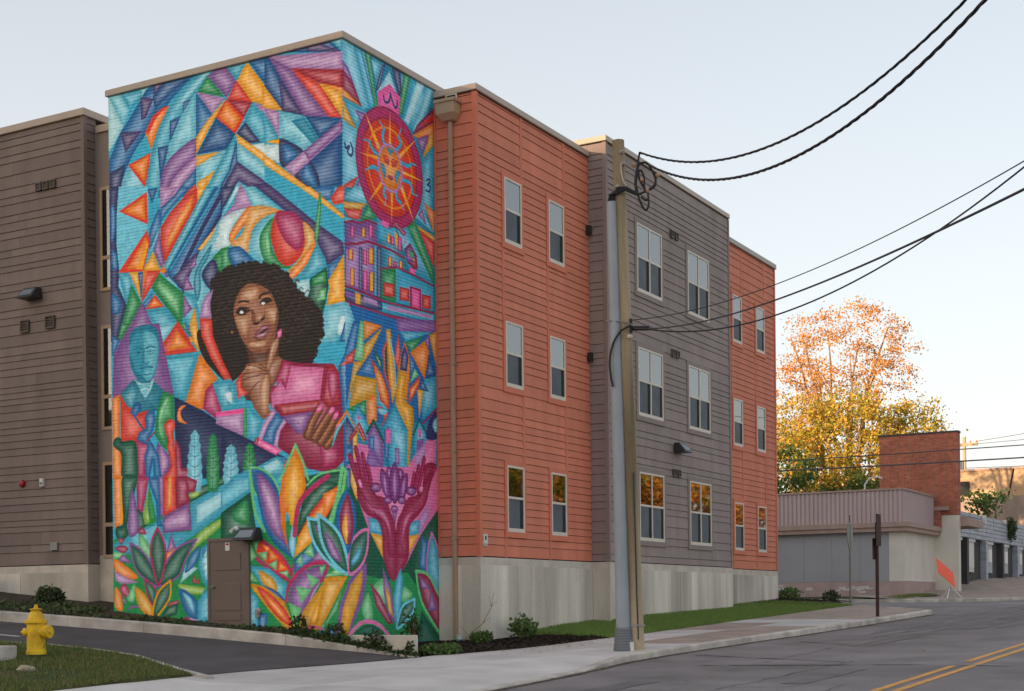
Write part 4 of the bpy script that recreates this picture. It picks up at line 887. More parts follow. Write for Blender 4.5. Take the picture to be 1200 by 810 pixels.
('F', 'P', 'dr', 0, 2, [51, 579, 28, 582, 15, 564, 13, 507, 42, 502, 61, 519]),
('F', 'P', 'mg', 1, 2, [39, 570, 21, 565, 19, 533, 33, 512, 42, 542]),
('F', 'P', 'ma', 0, 0, [50, 578, 41, 576, 51, 517, 61, 511]),
('F', 'P', 'mg', 1, 2, [61, 431, 25, 425, 21, 400, 52, 391]),
('F', 'K', 'cy', 1, 4.8, [168, 557, 165, 558]),
('F', 'P', 'br', 1, 1, [102, 451, 90, 468, 70, 461, 43, 448, 34, 425, 56, 430]),
('F', 'K', 'sd', 1, 19.6, [91, 453, 79, 478, 64, 499]),
('F', 'K', 'br', 1, 16.2, [91, 453, 79, 478, 64, 499]),
('F', 'K', 'sk', 1, 8.9, [91, 453, 79, 478, 64, 499]),
('F', 'K', 'sl', 1, 2.9, [93, 454, 81, 479, 66, 500]),
('F', 'K', 'sd', 1, 19.1, [75, 447, 55, 472, 36, 493]),
('F', 'K', 'br', 1, 15.8, [75, 447, 55, 472, 36, 493]),
('F', 'K', 'sk', 1, 8.7, [75, 447, 55, 472, 36, 493]),
('F', 'K', 'sl', 1, 2.8, [77, 447, 56, 473, 38, 494]),
('F', 'K', 'sd', 1, 18.2, [61, 438, 40, 462, 26, 482]),
('F', 'K', 'br', 1, 14.8, [61, 438, 40, 462, 26, 482]),
('F', 'K', 'sk', 1, 8.1, [61, 438, 40, 462, 26, 482]),
('F', 'K', 'sl', 1, 2.7, [63, 439, 42, 462, 28, 483]),
('F', 'K', 'sd', 1, 16.2, [47, 430, 29, 447, 19, 463]),
('F', 'K', 'br', 1, 12.9, [47, 430, 29, 447, 19, 463]),
('F', 'K', 'sk', 1, 7.1, [47, 430, 29, 447, 19, 463]),
('F', 'K', 'sl', 1, 2.3, [48, 430, 31, 448, 21, 463]),
('F', 'P', 'hp', 1, 2, [71, 496, 66, 507, 57, 508, 56, 501, 64, 495]),
('F', 'P', 'hp', 1, 2, [42, 490, 37, 501, 28, 502, 27, 495, 35, 489]),
('F', 'P', 'hp', 1, 2, [32, 480, 27, 491, 18, 492, 18, 485, 25, 479]),
('F', 'P', 'hp', 1, 2, [26, 460, 21, 471, 12, 472, 11, 465, 19, 459]),
('F', 'P', 'cy', 0, 2, [305, 572, 266, 571, 264, 534, 248, 544, 231, 517, 199, 491, 217, 448, 242, 457, 243, 518, 306, 521]),
('F', 'P', 'wc', 1, 2, [301, 560, 284, 555, 286, 536, 301, 534]),
('F', 'P', 'cy', 0, 2, [328, 574, 278, 578, 279, 516, 304, 517]),
('F', 'P', 'wc', 1, 2, [298, 548, 279, 551, 279, 528]),
('F', 'P', 'li', 0, 2, [318, 512, 247, 516, 248, 461, 319, 491]),
('F', 'P', 'hp', 0, 0, [318, 514, 247, 517, 248, 507, 319, 505]),
('F', 'P', 'gr', 0, 0, [248, 517, 240, 516, 241, 457, 249, 461]),
('F', 'K', 'lg', 0, 1.9, [245, 516, 245, 460]),
('F', 'P', 'bl', 0, 2, [168, 503, 146, 488, 165, 467, 175, 438, 205, 448, 189, 476]),
('F', 'P', 'li', 0, 2, [175, 510, 201, 481, 216, 448, 205, 445, 188, 476, 166, 503]),
('F', 'P', 'li', 0, 2, [149, 489, 141, 482, 156, 467, 165, 434, 175, 438, 166, 467]),
('F', 'P', 'hp', 0, 2, [213, 456, 153, 428, 169, 419, 222, 445]),
('F', 'P', 'dr', 0, 2, [220, 456, 210, 456, 213, 443, 222, 445]),
('F', 'K', 'te', 1, 2.9, [191, 462, 188, 454]),
('F', 'P', 'bl', 0, 2, [17, 577, -13, 626, -9, 364, 6, 365, 7, 478]),
('F', 'P', 're', 0, 2, [15, 578, -12, 596, -12, 582]),
('F', 'P', 'cy', 0, 2, [36, 424, 25, 458, 0, 485, -11, 477, -2, 481, 20, 454, 31, 429]),
('F', 'K', 'og', 0, 3.8, [20, 468, -2, 493, -11, 484]),
('F', 'P', 'ye', 0, 2, [-2, 513, -11, 530, -11, 487]),
('F', 'P', 'bl', 0, 2, [0, 664, -13, 662, -13, 621, 14, 624]),
('F', 'P', 'bl', 1, 2, [233, 399, 204, 394, 176, 374, 163, 342, 219, 345]),
('F', 'K', 'lg', 1, 4.8, [233, 399, 204, 394, 176, 374, 163, 342, 219, 345, 233, 399]),
('F', 'P', 'dg', 0, 2, [98, 373, 8, 388, 0, 368, 45, 275, 118, 259]),
('F', 'K', 'lg', 1, 6.7, [234, 394, 229, 349, 220, 307, 199, 273]),
('F', 'P', 'bl', 1, 2, [222, 389, 216, 341, 197, 277, 169, 242, 128, 219, 144, 264, 162, 342, 194, 381]),
('F', 'P', 'pu', 1, 2, [216, 385, 208, 337, 187, 279, 150, 245, 140, 237, 149, 271, 162, 331, 191, 373]),
('F', 'P', 'li', 1, 2, [207, 366, 194, 321, 164, 265, 168, 316, 188, 358]),
('F', 'P', 'og', 0, 2, [122, 435, 104, 401, 96, 357, 108, 325, 130, 275, 139, 304, 147, 308, 146, 268, 140, 230, 158, 283, 161, 338, 150, 397]),
('F', 'P', 'ye', 1, 2, [123, 413, 109, 383, 105, 354, 130, 281, 140, 308, 146, 345, 141, 381]),
('F', 'K', 'lg', 0, 5.3, [162, 368, 143, 396, 121, 437, 104, 405, 91, 368]),
('F', 'P', 'lc', 1, 2, [130, 279, 122, 249, 129, 219, 139, 245]),
('F', 'P', 'dg', 0, 2, [53, 364, 16, 357, 44, 340, 99, 288, 119, 259, 112, 307, 85, 342]),
('F', 'P', 're', 0, 2, [19, 354, 26, 325, 54, 286, 90, 251, 125, 222, 118, 259, 85, 306, 49, 340]),
('F', 'P', 'og', 1, 2, [26, 343, 36, 318, 81, 265, 109, 248, 85, 295, 44, 333]),
('F', 'P', 'ye', 0, 2, [92, 289, 79, 251, 127, 218, 118, 256]),
('F', 'K', 'mg', 1, 10.5, [44, 372, 89, 346, 115, 318, 125, 263]),
('F', 'K', 'lg', 1, 7.6, [2, 381, 15, 328, 43, 275, 59, 250]),
('F', 'K', 'lg', 1, 4.8, [94, 357, 62, 377, 4, 383]),
('F', 'P', 're', 0, 0, [230, 254, 196, 252, 159, 221, 136, 193, 151, 176, 188, 204, 218, 229]),
('F', 'P', 'lg', 0, 2, [229, 253, 212, 254, 220, 234]),
('F', 'P', 'lg', 0, 2, [216, 230, 191, 234, 196, 213]),
('F', 'P', 'lg', 0, 2, [190, 207, 168, 217, 171, 194]),
('F', 'P', 'lg', 0, 2, [166, 192, 141, 195, 143, 182]),
('F', 'P', 'og', 0, 2, [209, 249, 185, 241, 192, 230]),
('F', 'P', 'og', 0, 2, [188, 238, 164, 219, 186, 214]),
('F', 'P', 'og', 0, 2, [162, 213, 144, 198, 165, 195]),
('F', 'K', 'mg', 1, 7.2, [241, 256, 225, 225, 186, 198, 137, 173]),
('F', 'K', 'mg', 1, 5.7, [204, 254, 159, 224, 133, 190]),
('F', 'K', 'mg', 1, 5.7, [135, 185, 123, 216]),
('F', 'P', 'bl', 0, 2, [128, 215, 81, 247, 72, 232, 81, 210, 126, 186]),
('F', 'P', 'lg', 0, 2, [86, 246, 76, 214, 104, 227]),
('F', 'P', 'lg', 0, 2, [123, 212, 108, 226, 108, 200]),
('F', 'P', 'pu', 0, 2, [67, 235, 48, 209, 87, 210]),
('F', 'P', 'pu', 0, 2, [143, 138, 132, 168, 109, 192, 57, 204, 52, 185, 78, 153, 115, 93, 140, 133]),
('F', 'P', 'li', 0, 1, [83, 153, 58, 180, 106, 109]),
('F', 'P', 'lg', 0, 1, [124, 164, 86, 157, 110, 131]),
('F', 'P', 'lg', 0, 1, [96, 188, 66, 174, 87, 159]),
('F', 'P', 'lg', 0, 1, [66, 200, 52, 202, 62, 181]),
('F', 'P', 'lg', 0, 1, [142, 133, 111, 120, 126, 80]),
('F', 'K', 'mg', 1, 8.6, [150, 134, 142, 161, 119, 188, 84, 206, 45, 208]),
('F', 'K', 'mg', 1, 6.7, [45, 208, 53, 183, 64, 172]),
('F', 'P', 'lg', 0, 2, [49, 184, 27, 196, -2, 182]),
('F', 'P', 'go', 0, 2, [47, 181, 1, 181, 28, 134, 72, 75, 122, 75, 106, 117]),
('F', 'P', 'ye', 1, 2, [38, 174, 15, 173, 47, 123, 88, 84, 83, 117]),
('F', 'P', 'gr', 0, 2, [1, 173, 29, 116, 57, 75, 75, 75]),
('F', 'P', 'lg', 0, 2, [11, 145, 34, 102, 41, 109]),
('F', 'P', 'pu', 0, 2, [-7, 171, 15, 134, 26, 87, 21, 75, 12, 94, 5, 123, -6, 152]),
('F', 'P', 'go', 0, 2, [-6, 152, 5, 119, 12, 84, 12, 75, -5, 75]),
('F', 'P', 'cy', 0, 2, [244, 208, 188, 200, 144, 168, 152, 134, 175, 147, 203, 162]),
('F', 'P', 'go', 1, 2, [215, 196, 185, 184, 171, 168, 172, 153, 203, 169]),
('F', 'P', 'db', 1, 2, [204, 166, 170, 154, 151, 134, 189, 146]),
('F', 'P', 'lg', 0, 2, [245, 204, 214, 173, 245, 176]),
('F', 'P', 'lg', 0, 2, [244, 251, 235, 250, 220, 222, 245, 209]),
('F', 'P', 'cy', 0, 2, [245, 172, 216, 140, 215, 84, 247, 84]),
('F', 'P', 'go', 0, 2, [244, 173, 202, 165, 151, 134, 127, 84, 148, 80, 189, 117]),
('F', 'P', 're', 1, 2, [220, 163, 188, 151, 152, 121, 133, 86, 175, 109]),
('F', 'P', 'og', 1, 2, [203, 151, 166, 125, 145, 95, 175, 117]),
('F', 'P', 'bl', 0, 2, [216, 113, 193, 111, 197, 80, 217, 80]),
('F', 'P', 'bl', 0, 2, [66, 84, 30, 80, 30, 69, 66, 69]),
('F', 'K', 'hp', 1, 4.8, [109, 75, 84, 86, 61, 80]),
('F', 'P', 'dg', 1, 2, [93, 294, 47, 280, 12, 238, 0, 187, 44, 207, 79, 247]),
('F', 'K', 'lc', 1, 6.2, [93, 294, 47, 280, 12, 238, 0, 187, 44, 207, 79, 247, 93, 294]),
('F', 'P', 'pu', 1, 2, [76, 279, 41, 257, 14, 209, 46, 228]),
('R', 'P', 'lc', 0, 2, [0, 1201, 39, 1198, 88, 1091, 62, 1080, -1, 1145]),
('R', 'P', 'cy', 0, 2, [35, 1196, 73, 1198, 116, 1096, 84, 1090]),
('R', 'P', 'te', 0, 2, [57, 1197, 73, 1198, 116, 1096, 107, 1093]),
('R', 'P', 'gr', 0, 2, [72, 1199, 92, 1199, 117, 1096, 107, 1093]),
('R', 'P', 'te', 0, 2, [90, 1200, 148, 1199, 117, 1137, 107, 1128]),
('R', 'P', 'lc', 0, 2, [94, 1188, 124, 1189, 108, 1154]),
('R', 'P', 'nv', 0, 2, [145, 1198, 124, 1141, 107, 1128, 131, 1185]),
('R', 'P', 'te', 0, 2, [148, 1199, 234, 1199, 197, 1142]),
('R', 'P', 'nv', 0, 2, [164, 1198, 195, 1199, 202, 1157, 189, 1142]),
('R', 'P', 'pc', 0, 2, [158, 1185, 188, 1137, 113, 1129]),
('R', 'P', 'gr', 0, 2, [210, 1198, 234, 1199, 201, 1110, 186, 1106]),
('R', 'P', 'cy', 0, 2, [234, 1199, 319, 1197, 303, 1149, 249, 1086, 200, 1098]),
('R', 'P', 'pc', 0, 2, [258, 1197, 287, 1198, 224, 1096, 208, 1101]),
('R', 'P', 'lc', 0, 2, [296, 1195, 317, 1196, 299, 1150, 248, 1087, 240, 1092]),
('R', 'P', 'hp', 0, 1, [115, 1130, 158, 1159, 196, 1142, 189, 1102, 118, 1097]),
('R', 'K', 'nv', 1, 5.0, [136, 1129, 138, 1121, 145, 1118, 155, 1124, 159, 1134, 160, 1141, 164, 1132, 172, 1120, 178, 1117, 184, 1125, 184, 1133]),
('R', 'P', 'pu', 0, 2, [-1, 1157, 20, 1145, 62, 1084, 33, 1088, -1, 1134]),
('R', 'P', 'ma', 0, 2, [-1, 1140, 34, 1122, 62, 1084, -2, 1098]),
('R', 'P', 'og', 0, 2, [-2, 1103, 62, 1085, -2, 1085]),
('R', 'P', 'cy', 0, 2, [-2, 1086, 62, 1083, 77, 1076, 43, 1032]),
('R', 'P', 'go', 0, 2, [-2, 1084, 45, 1035, -3, 1044]),
('R', 'P', 'pu', 0, 2, [39, 1072, 80, 1077, 61, 1052]),
('R', 'P', 'lc', 0, 2, [-3, 1044, 45, 1035, 45, 973, 67, 936, -5, 918]),
('R', 'P', 're', 0, 2, [-5, 916, 49, 949, 30, 919, -6, 878]),
('R', 'P', 'cy', 0, 2, [49, 949, 88, 912, 29, 887, 15, 898]),
('R', 'P', 'pu', 0, 2, [52, 945, 70, 920, 37, 920]),
('R', 'P', 'ma', 0, 2, [318, 1158, 256, 1106, 238, 1080, 317, 1128]),
('R', 'P', 're', 0, 0, [318, 1146, 265, 1106, 317, 1132]),
('R', 'P', 'og', 0, 2, [238, 1079, 317, 1128, 317, 1098, 256, 1078]),
('R', 'P', 'pu', 0, 2, [254, 1077, 305, 1101, 274, 1049]),
('R', 'P', 'go', 0, 2, [302, 1100, 317, 1111, 316, 1079, 273, 1040]),
('R', 'P', 'cy', 0, 2, [316, 1081, 313, 934, 261, 921, 273, 1038]),
('R', 'K', 'nv', 1, 4.5, [5, 1000, 9, 991, 20, 998, 14, 985, 25, 981, 31, 993, 24, 1005]),
('R', 'K', 'nv', 1, 3.9, [289, 1001, 301, 1006, 300, 998, 292, 992, 303, 991, 299, 980, 287, 980]),
('R', 'P', 'te', 0, 2, [2, 915, 92, 937, 72, 899, 1, 886]),
('R', 'P', 'lc', 0, 2, [1, 895, 35, 925, 74, 934, 74, 901, 29, 896]),
('R', 'P', 'go', 0, 2, [-1, 888, 75, 902, 56, 885, -1, 875]),
('R', 'P', 're', 0, 2, [-1, 875, 61, 887, 50, 865, 16, 860]),
('R', 'P', 'gr', 0, 2, [80, 905, 108, 880, 51, 863]),
('R', 'P', 'cy', 0, 2, [-1, 860, 53, 864, 3, 847]),
('R', 'P', 'cy', 0, 2, [108, 885, 217, 892, 314, 823, 313, 787, 116, 832]),
('R', 'P', 'gr', 0, 2, [214, 889, 244, 907, 314, 819, 313, 787]),
('R', 'P', 'go', 0, 2, [251, 900, 317, 891, 317, 880, 259, 892]),
('R', 'P', 're', 0, 2, [258, 893, 317, 879, 315, 823]),
('R', 'P', 'lc', 0, 2, [242, 916, 271, 941, 313, 897]),
('R', 'P', 'pu', 0, 2, [256, 922, 271, 939, 288, 907]),
('R', 'P', 'og', 0, 2, [278, 953, 318, 942, 315, 896]),
('R', 'P', 'ma', 0, 0, [275, 992, 273, 1012, 268, 1032, 259, 1051, 247, 1067, 233, 1082, 216, 1094, 197, 1102, 177, 1108, 157, 1110, 136, 1108, 116, 1102, 98, 1094, 81, 1082, 66, 1067, 55, 1051, 46, 1032, 41, 1012, 39, 992, 41, 971, 46, 951, 55, 933, 66, 916, 81, 901, 98, 889, 116, 881, 136, 875, 157, 874, 177, 875, 197, 881, 216, 889, 233, 901, 247, 916, 259, 933, 268, 951, 273, 971]),
('R', 'P', 'mg', 0, 0, [271, 992, 269, 1011, 264, 1031, 255, 1049, 244, 1065, 230, 1079, 214, 1090, 196, 1099, 177, 1104, 157, 1106, 137, 1104, 118, 1099, 100, 1090, 83, 1079, 69, 1065, 58, 1049, 50, 1031, 44, 1011, 43, 992, 44, 972, 50, 953, 58, 935, 69, 918, 83, 904, 100, 893, 118, 884, 137, 879, 157, 878, 177, 879, 196, 884, 214, 893, 230, 904, 244, 918, 255, 935, 264, 953, 269, 972]),
('R', 'P', 'ma', 0, 0, [255, 992, 253, 1009, 249, 1025, 242, 1041, 232, 1055, 220, 1067, 206, 1076, 190, 1084, 174, 1088, 157, 1090, 140, 1088, 123, 1084, 108, 1076, 94, 1067, 82, 1055, 72, 1041, 65, 1025, 60, 1009, 59, 992, 60, 975, 65, 958, 72, 943, 82, 929, 94, 917, 108, 907, 123, 900, 140, 895, 157, 894, 174, 895, 190, 900, 206, 907, 220, 917, 232, 929, 242, 943, 249, 958, 253, 975]),
('R', 'P', 're', 0, 2, [251, 992, 249, 1008, 245, 1024, 238, 1039, 229, 1052, 217, 1064, 204, 1073, 189, 1080, 173, 1084, 157, 1086, 140, 1084, 125, 1080, 110, 1073, 96, 1064, 85, 1052, 75, 1039, 68, 1024, 64, 1008, 63, 992, 64, 975, 68, 959, 75, 945, 85, 931, 96, 920, 110, 910, 125, 903, 140, 899, 157, 898, 173, 899, 189, 903, 204, 910, 217, 920, 229, 931, 238, 945, 245, 959, 249, 975]),
('R', 'P', 'og', 0, 0, [237, 992, 236, 1005, 232, 1019, 226, 1032, 218, 1043, 208, 1053, 197, 1061, 184, 1067, 171, 1070, 157, 1072, 143, 1070, 129, 1067, 117, 1061, 105, 1053, 95, 1043, 87, 1032, 82, 1019, 78, 1005, 77, 992, 78, 978, 82, 964, 87, 952, 95, 940, 105, 930, 117, 922, 129, 916, 143, 913, 157, 912, 171, 913, 184, 916, 197, 922, 208, 930, 218, 940, 226, 952, 232, 964, 236, 978]),
('R', 'P', 're', 0, 1, [233, 992, 232, 1005, 228, 1018, 223, 1030, 215, 1040, 206, 1050, 195, 1057, 183, 1063, 170, 1066, 157, 1068, 144, 1066, 131, 1063, 119, 1057, 108, 1050, 99, 1040, 91, 1030, 85, 1018, 82, 1005, 81, 992, 82, 978, 85, 966, 91, 954, 99, 943, 108, 933, 119, 926, 131, 920, 144, 917, 157, 916, 170, 917, 183, 920, 195, 926, 206, 933, 215, 943, 223, 954, 228, 966, 232, 978]),
('R', 'K', 'dr', 0, 1.6, [254, 998, 268, 999]),
('R', 'K', 'dr', 0, 1.6, [249, 1024, 263, 1028]),
('R', 'K', 'dr', 0, 1.6, [238, 1046, 250, 1054]),
('R', 'K', 'dr', 0, 1.6, [221, 1066, 230, 1076]),
('R', 'K', 'dr', 0, 1.6, [200, 1080, 206, 1092]),
('R', 'K', 'dr', 0, 1.6, [175, 1088, 178, 1102]),
('R', 'K', 'dr', 0, 1.6, [150, 1089, 149, 1103]),
('R', 'K', 'dr', 0, 1.6, [125, 1084, 120, 1097]),
('R', 'K', 'dr', 0, 1.6, [102, 1073, 94, 1084]),
('R', 'K', 'dr', 0, 1.6, [83, 1056, 72, 1065]),
('R', 'K', 'dr', 0, 1.6, [69, 1035, 56, 1041]),
('R', 'K', 'dr', 0, 1.6, [61, 1010, 47, 1013]),
('R', 'K', 'dr', 0, 1.6, [59, 985, 45, 984]),
('R', 'K', 'dr', 0, 1.6, [64, 960, 51, 955]),
('R', 'K', 'dr', 0, 1.6, [75, 937, 64, 929]),
('R', 'K', 'dr', 0, 1.6, [92, 918, 83, 907]),
('R', 'K', 'dr', 0, 1.6, [114, 904, 108, 891]),
('R', 'K', 'dr', 0, 1.6, [138, 895, 135, 882]),
('R', 'K', 'dr', 0, 1.6, [164, 894, 165, 880]),
('R', 'K', 'dr', 0, 1.6, [189, 899, 193, 886]),
('R', 'K', 'dr', 0, 1.6, [212, 910, 219, 899]),
('R', 'K', 'dr', 0, 1.6, [231, 927, 241, 918]),
('R', 'K', 'dr', 0, 1.6, [245, 949, 257, 943]),
('R', 'K', 'dr', 0, 1.6, [253, 973, 267, 970]),
('R', 'P', 'ta', 0, 1, [152, 1031, 161, 1034, 158, 1103]),
('R', 'P', 'ye', 0, 0, [153, 1043, 160, 1045, 158, 1103]),
('R', 'P', 'ta', 0, 1, [113, 1016, 125, 1023, 71, 1080]),
('R', 'P', 'ye', 0, 0, [106, 1027, 116, 1033, 71, 1080]),
('R', 'P', 'ta', 0, 1, [181, 1022, 190, 1017, 252, 1075]),
('R', 'P', 'ye', 0, 0, [193, 1031, 200, 1027, 252, 1075]),
('R', 'P', 'ta', 0, 1, [125, 1005, 121, 997, 56, 995]),
('R', 'P', 'ye', 0, 0, [113, 1004, 110, 997, 56, 995]),
('R', 'P', 'ta', 0, 1, [128, 962, 138, 960, 79, 904]),
('R', 'P', 'ye', 0, 0, [120, 952, 128, 950, 79, 904]),
('R', 'P', 'ta', 0, 1, [157, 954, 167, 956, 160, 884]),
('R', 'P', 'ye', 0, 0, [157, 942, 166, 944, 160, 884]),
('R', 'P', 'ta', 0, 1, [189, 962, 200, 968, 242, 902]),
('R', 'P', 'ye', 0, 0, [198, 952, 207, 957, 242, 902]),
('R', 'P', 'ta', 0, 1, [199, 999, 201, 991, 278, 995]),
('R', 'P', 'ye', 0, 0, [212, 998, 213, 992, 278, 995]),
('R', 'K', 'te', 1, 8.1, [141, 1028, 131, 1045, 136, 1063]),
('R', 'K', 'cy', 1, 6.2, [141, 1028, 131, 1045, 136, 1063]),
('R', 'K', 'cy', 1, 3.3, [141, 1028, 131, 1045, 136, 1063, 121, 1074]),
('R', 'K', 'te', 1, 8.1, [176, 1030, 195, 1049, 188, 1061]),
('R', 'K', 'cy', 1, 6.2, [176, 1030, 195, 1049, 188, 1061]),
('R', 'K', 'cy', 1, 3.3, [176, 1030, 195, 1049, 188, 1061, 197, 1081]),
('R', 'K', 'te', 1, 8.1, [120, 1006, 98, 1011, 86, 1024]),
('R', 'K', 'cy', 1, 6.2, [120, 1006, 98, 1011, 86, 1024]),
('R', 'K', 'cy', 1, 3.3, [120, 1006, 98, 1011, 86, 1024, 67, 1024]),
('R', 'K', 'te', 1, 8.1, [124, 975, 102, 979, 88, 975]),
('R', 'K', 'cy', 1, 6.2, [124, 975, 102, 979, 88, 975]),
('R', 'K', 'cy', 1, 3.3, [124, 975, 102, 979, 88, 975, 71, 965]),
('R', 'K', 'te', 1, 8.1, [141, 957, 133, 937, 140, 930]),
('R', 'K', 'cy', 1, 6.2, [141, 957, 133, 937, 140, 930]),
('R', 'K', 'cy', 1, 3.3, [141, 957, 133, 937, 140, 930, 137, 914]),
('R', 'K', 'te', 1, 8.1, [176, 954, 179, 937, 193, 931]),
('R', 'K', 'cy', 1, 6.2, [176, 954, 179, 937, 193, 931]),
('R', 'K', 'cy', 1, 3.3, [176, 954, 179, 937, 193, 931, 204, 920]),
('R', 'K', 'te', 1, 8.1, [199, 979, 228, 979, 235, 962]),
('R', 'K', 'cy', 1, 6.2, [199, 979, 228, 979, 235, 962]),
('R', 'K', 'cy', 1, 3.3, [199, 979, 228, 979, 235, 962, 254, 960]),
('R', 'K', 'te', 1, 8.1, [198, 1013, 220, 1012, 232, 1019]),
('R', 'K', 'cy', 1, 6.2, [198, 1013, 220, 1012, 232, 1019]),
('R', 'K', 'cy', 1, 3.3, [198, 1013, 220, 1012, 232, 1019, 250, 1022]),
('R', 'P', 'li', 0, 0, [201, 992, 200, 1002, 196, 1013, 191, 1022, 184, 1029, 176, 1035, 167, 1039, 157, 1040, 147, 1039, 138, 1035, 129, 1029, 122, 1022, 117, 1013, 114, 1002, 113, 992, 114, 981, 117, 971, 122, 961, 129, 954, 138, 948, 147, 944, 157, 943, 167, 944, 176, 948, 184, 954, 191, 961, 196, 971, 200, 981]),
('R', 'P', 'og', 0, 2, [195, 992, 194, 1001, 191, 1010, 186, 1018, 180, 1025, 173, 1030, 165, 1033, 157, 1034, 148, 1033, 140, 1030, 133, 1025, 127, 1018, 122, 1010, 120, 1001, 119, 992, 120, 982, 122, 973, 127, 965, 133, 958, 140, 953, 148, 950, 157, 949, 165, 950, 173, 953, 180, 958, 186, 965, 191, 973, 194, 982]),
('R', 'P', 'te', 0, 1, [121, 992, 135, 994, 143, 978, 137, 964]),
('R', 'P', 'te', 0, 1, [193, 992, 179, 994, 171, 978, 177, 964]),
('R', 'P', 'te', 0, 1, [143, 1030, 157, 1016, 171, 1030]),
('R', 'P', 're', 0, 1, [131, 1012, 155, 1006, 151, 994, 135, 1000]),
('R', 'P', 're', 0, 1, [183, 1012, 159, 1006, 163, 994, 179, 1000]),
('R', 'K', 'dr', 1, 2, [133, 1008, 145, 1012, 154, 1006]),
('R', 'K', 'dr', 1, 2, [181, 1008, 169, 1012, 160, 1006]),
('R', 'K', 'nv', 1, 2, [139, 1001, 149, 1001]),
('R', 'K', 'nv', 1, 2, [175, 1001, 165, 1001]),
('R', 'P', 'ye', 0, 1, [154, 1006, 160, 1006, 163, 982, 151, 982]),
('R', 'P', 'ma', 1, 1, [147, 974, 157, 977, 167, 974, 157, 967]),
('R', 'P', 'pu', 0, 2, [2, 850, 28, 859, 53, 860, 75, 871, 107, 870, 109, 834, 123, 822, 121, 719, 0, 728]),
('R', 'P', 'li', 0, 1, [5, 797, 46, 813, 44, 733, 4, 732]),
('R', 'P', 'te', 0, 2, [103, 855, 146, 866, 176, 880, 204, 835, 217, 800, 315, 785, 314, 730, 121, 719, 119, 821]),
('R', 'P', 'cy', 0, 1, [175, 795, 311, 785, 310, 735, 173, 729]),
('R', 'P', 'gr', 0, 2, [121, 784, 173, 796, 171, 726, 120, 727]),
('R', 'P', 'cy', 0, 1, [113, 872, 173, 876, 196, 837, 113, 842]),
('R', 'P', 'hp', 0, 1, [127, 883, 153, 881, 143, 868, 119, 873]),
('R', 'P', 'ma', 0, 2, [146, 869, 173, 891, 212, 875, 203, 866, 173, 879]),
('R', 'P', 'li', 0, 2, [207, 870, 213, 856, 203, 850]),
('R', 'P', 'ma', 0, 2, [203, 841, 225, 858, 249, 837, 252, 810, 237, 807, 212, 818]),
('R', 'P', 'pu', 0, 2, [209, 840, 225, 853, 243, 836, 242, 822, 212, 820]),
('R', 'P', 'gr', 0, 2, [223, 845, 241, 839, 237, 829, 224, 832]),
('R', 'P', 'ye', 0, 0, [231, 827, 241, 829, 241, 824]),
('R', 'P', 'hp', 0, 1, [224, 809, 244, 807, 242, 795, 224, 797]),
('R', 'P', 'nv', 0, 2, [47, 813, 59, 813, 57, 729, 45, 729]),
('R', 'P', 'nv', 0, 2, [108, 826, 122, 827, 120, 725, 106, 724]),
('R', 'P', 'te', 0, 2, [98, 828, 108, 828, 106, 726, 96, 728]),
('R', 'P', 'ma', 0, 0, [20, 845, 34, 847, 33, 826, 20, 825]),
('R', 'P', 'hp', 0, 1, [23, 844, 27, 847, 31, 845, 31, 827, 22, 826]),
('R', 'P', 'ma', 0, 0, [56, 852, 70, 853, 69, 834, 56, 833]),
('R', 'P', 'ye', 0, 1, [59, 850, 63, 853, 67, 851, 67, 835, 58, 834]),
('R', 'P', 'ma', 0, 0, [80, 863, 94, 864, 94, 839, 80, 837]),
('R', 'P', 'hp', 0, 1, [83, 861, 87, 864, 92, 863, 91, 840, 83, 838]),
('R', 'P', 'ma', 0, 0, [12, 800, 28, 802, 28, 782, 12, 781]),
('R', 'P', 'ye', 0, 1, [15, 799, 20, 802, 26, 801, 25, 783, 14, 782]),
('R', 'P', 'ma', 0, 0, [61, 811, 74, 812, 74, 782, 60, 781]),
('R', 'P', 'hp', 0, 1, [63, 809, 67, 812, 72, 810, 71, 783, 63, 782]),
('R', 'P', 'ma', 0, 0, [79, 816, 96, 818, 96, 787, 78, 785]),
('R', 'P', 'ye', 0, 1, [81, 815, 88, 818, 94, 817, 93, 788, 81, 787]),
('R', 'P', 'ma', 0, 0, [18, 766, 32, 767, 32, 734, 17, 732]),
('R', 'P', 'ye', 0, 1, [20, 764, 25, 767, 30, 765, 29, 735, 19, 733]),
('R', 'P', 'ma', 0, 0, [60, 770, 74, 772, 74, 732, 59, 731]),
('R', 'P', 'hp', 0, 1, [62, 769, 67, 772, 72, 770, 71, 733, 62, 732]),
('R', 'P', 'ma', 0, 0, [80, 771, 97, 772, 96, 735, 79, 733]),
('R', 'P', 'ye', 0, 1, [83, 769, 88, 772, 94, 771, 93, 736, 82, 734]),
('R', 'P', 'ma', 0, 0, [142, 858, 156, 860, 155, 841, 141, 840]),
('R', 'P', 'ye', 0, 1, [144, 857, 149, 860, 153, 858, 153, 842, 144, 841]),
('R', 'P', 'ma', 0, 0, [156, 856, 169, 858, 169, 841, 156, 839]),
('R', 'P', 'hp', 0, 1, [159, 855, 163, 858, 166, 856, 166, 842, 159, 841]),
('R', 'P', 'ma', 0, 0, [181, 861, 195, 862, 194, 835, 181, 833]),
('R', 'P', 'hp', 0, 1, [184, 859, 188, 862, 192, 860, 192, 836, 183, 835]),
('R', 'P', 'ma', 0, 0, [146, 814, 160, 815, 160, 797, 145, 795]),
('R', 'P', 'ye', 0, 1, [148, 812, 153, 815, 158, 813, 157, 798, 148, 796]),
('R', 'P', 'ma', 0, 0, [164, 809, 176, 810, 176, 799, 164, 798]),
('R', 'P', 'hp', 0, 1, [167, 808, 170, 810, 173, 808, 173, 800, 167, 799]),
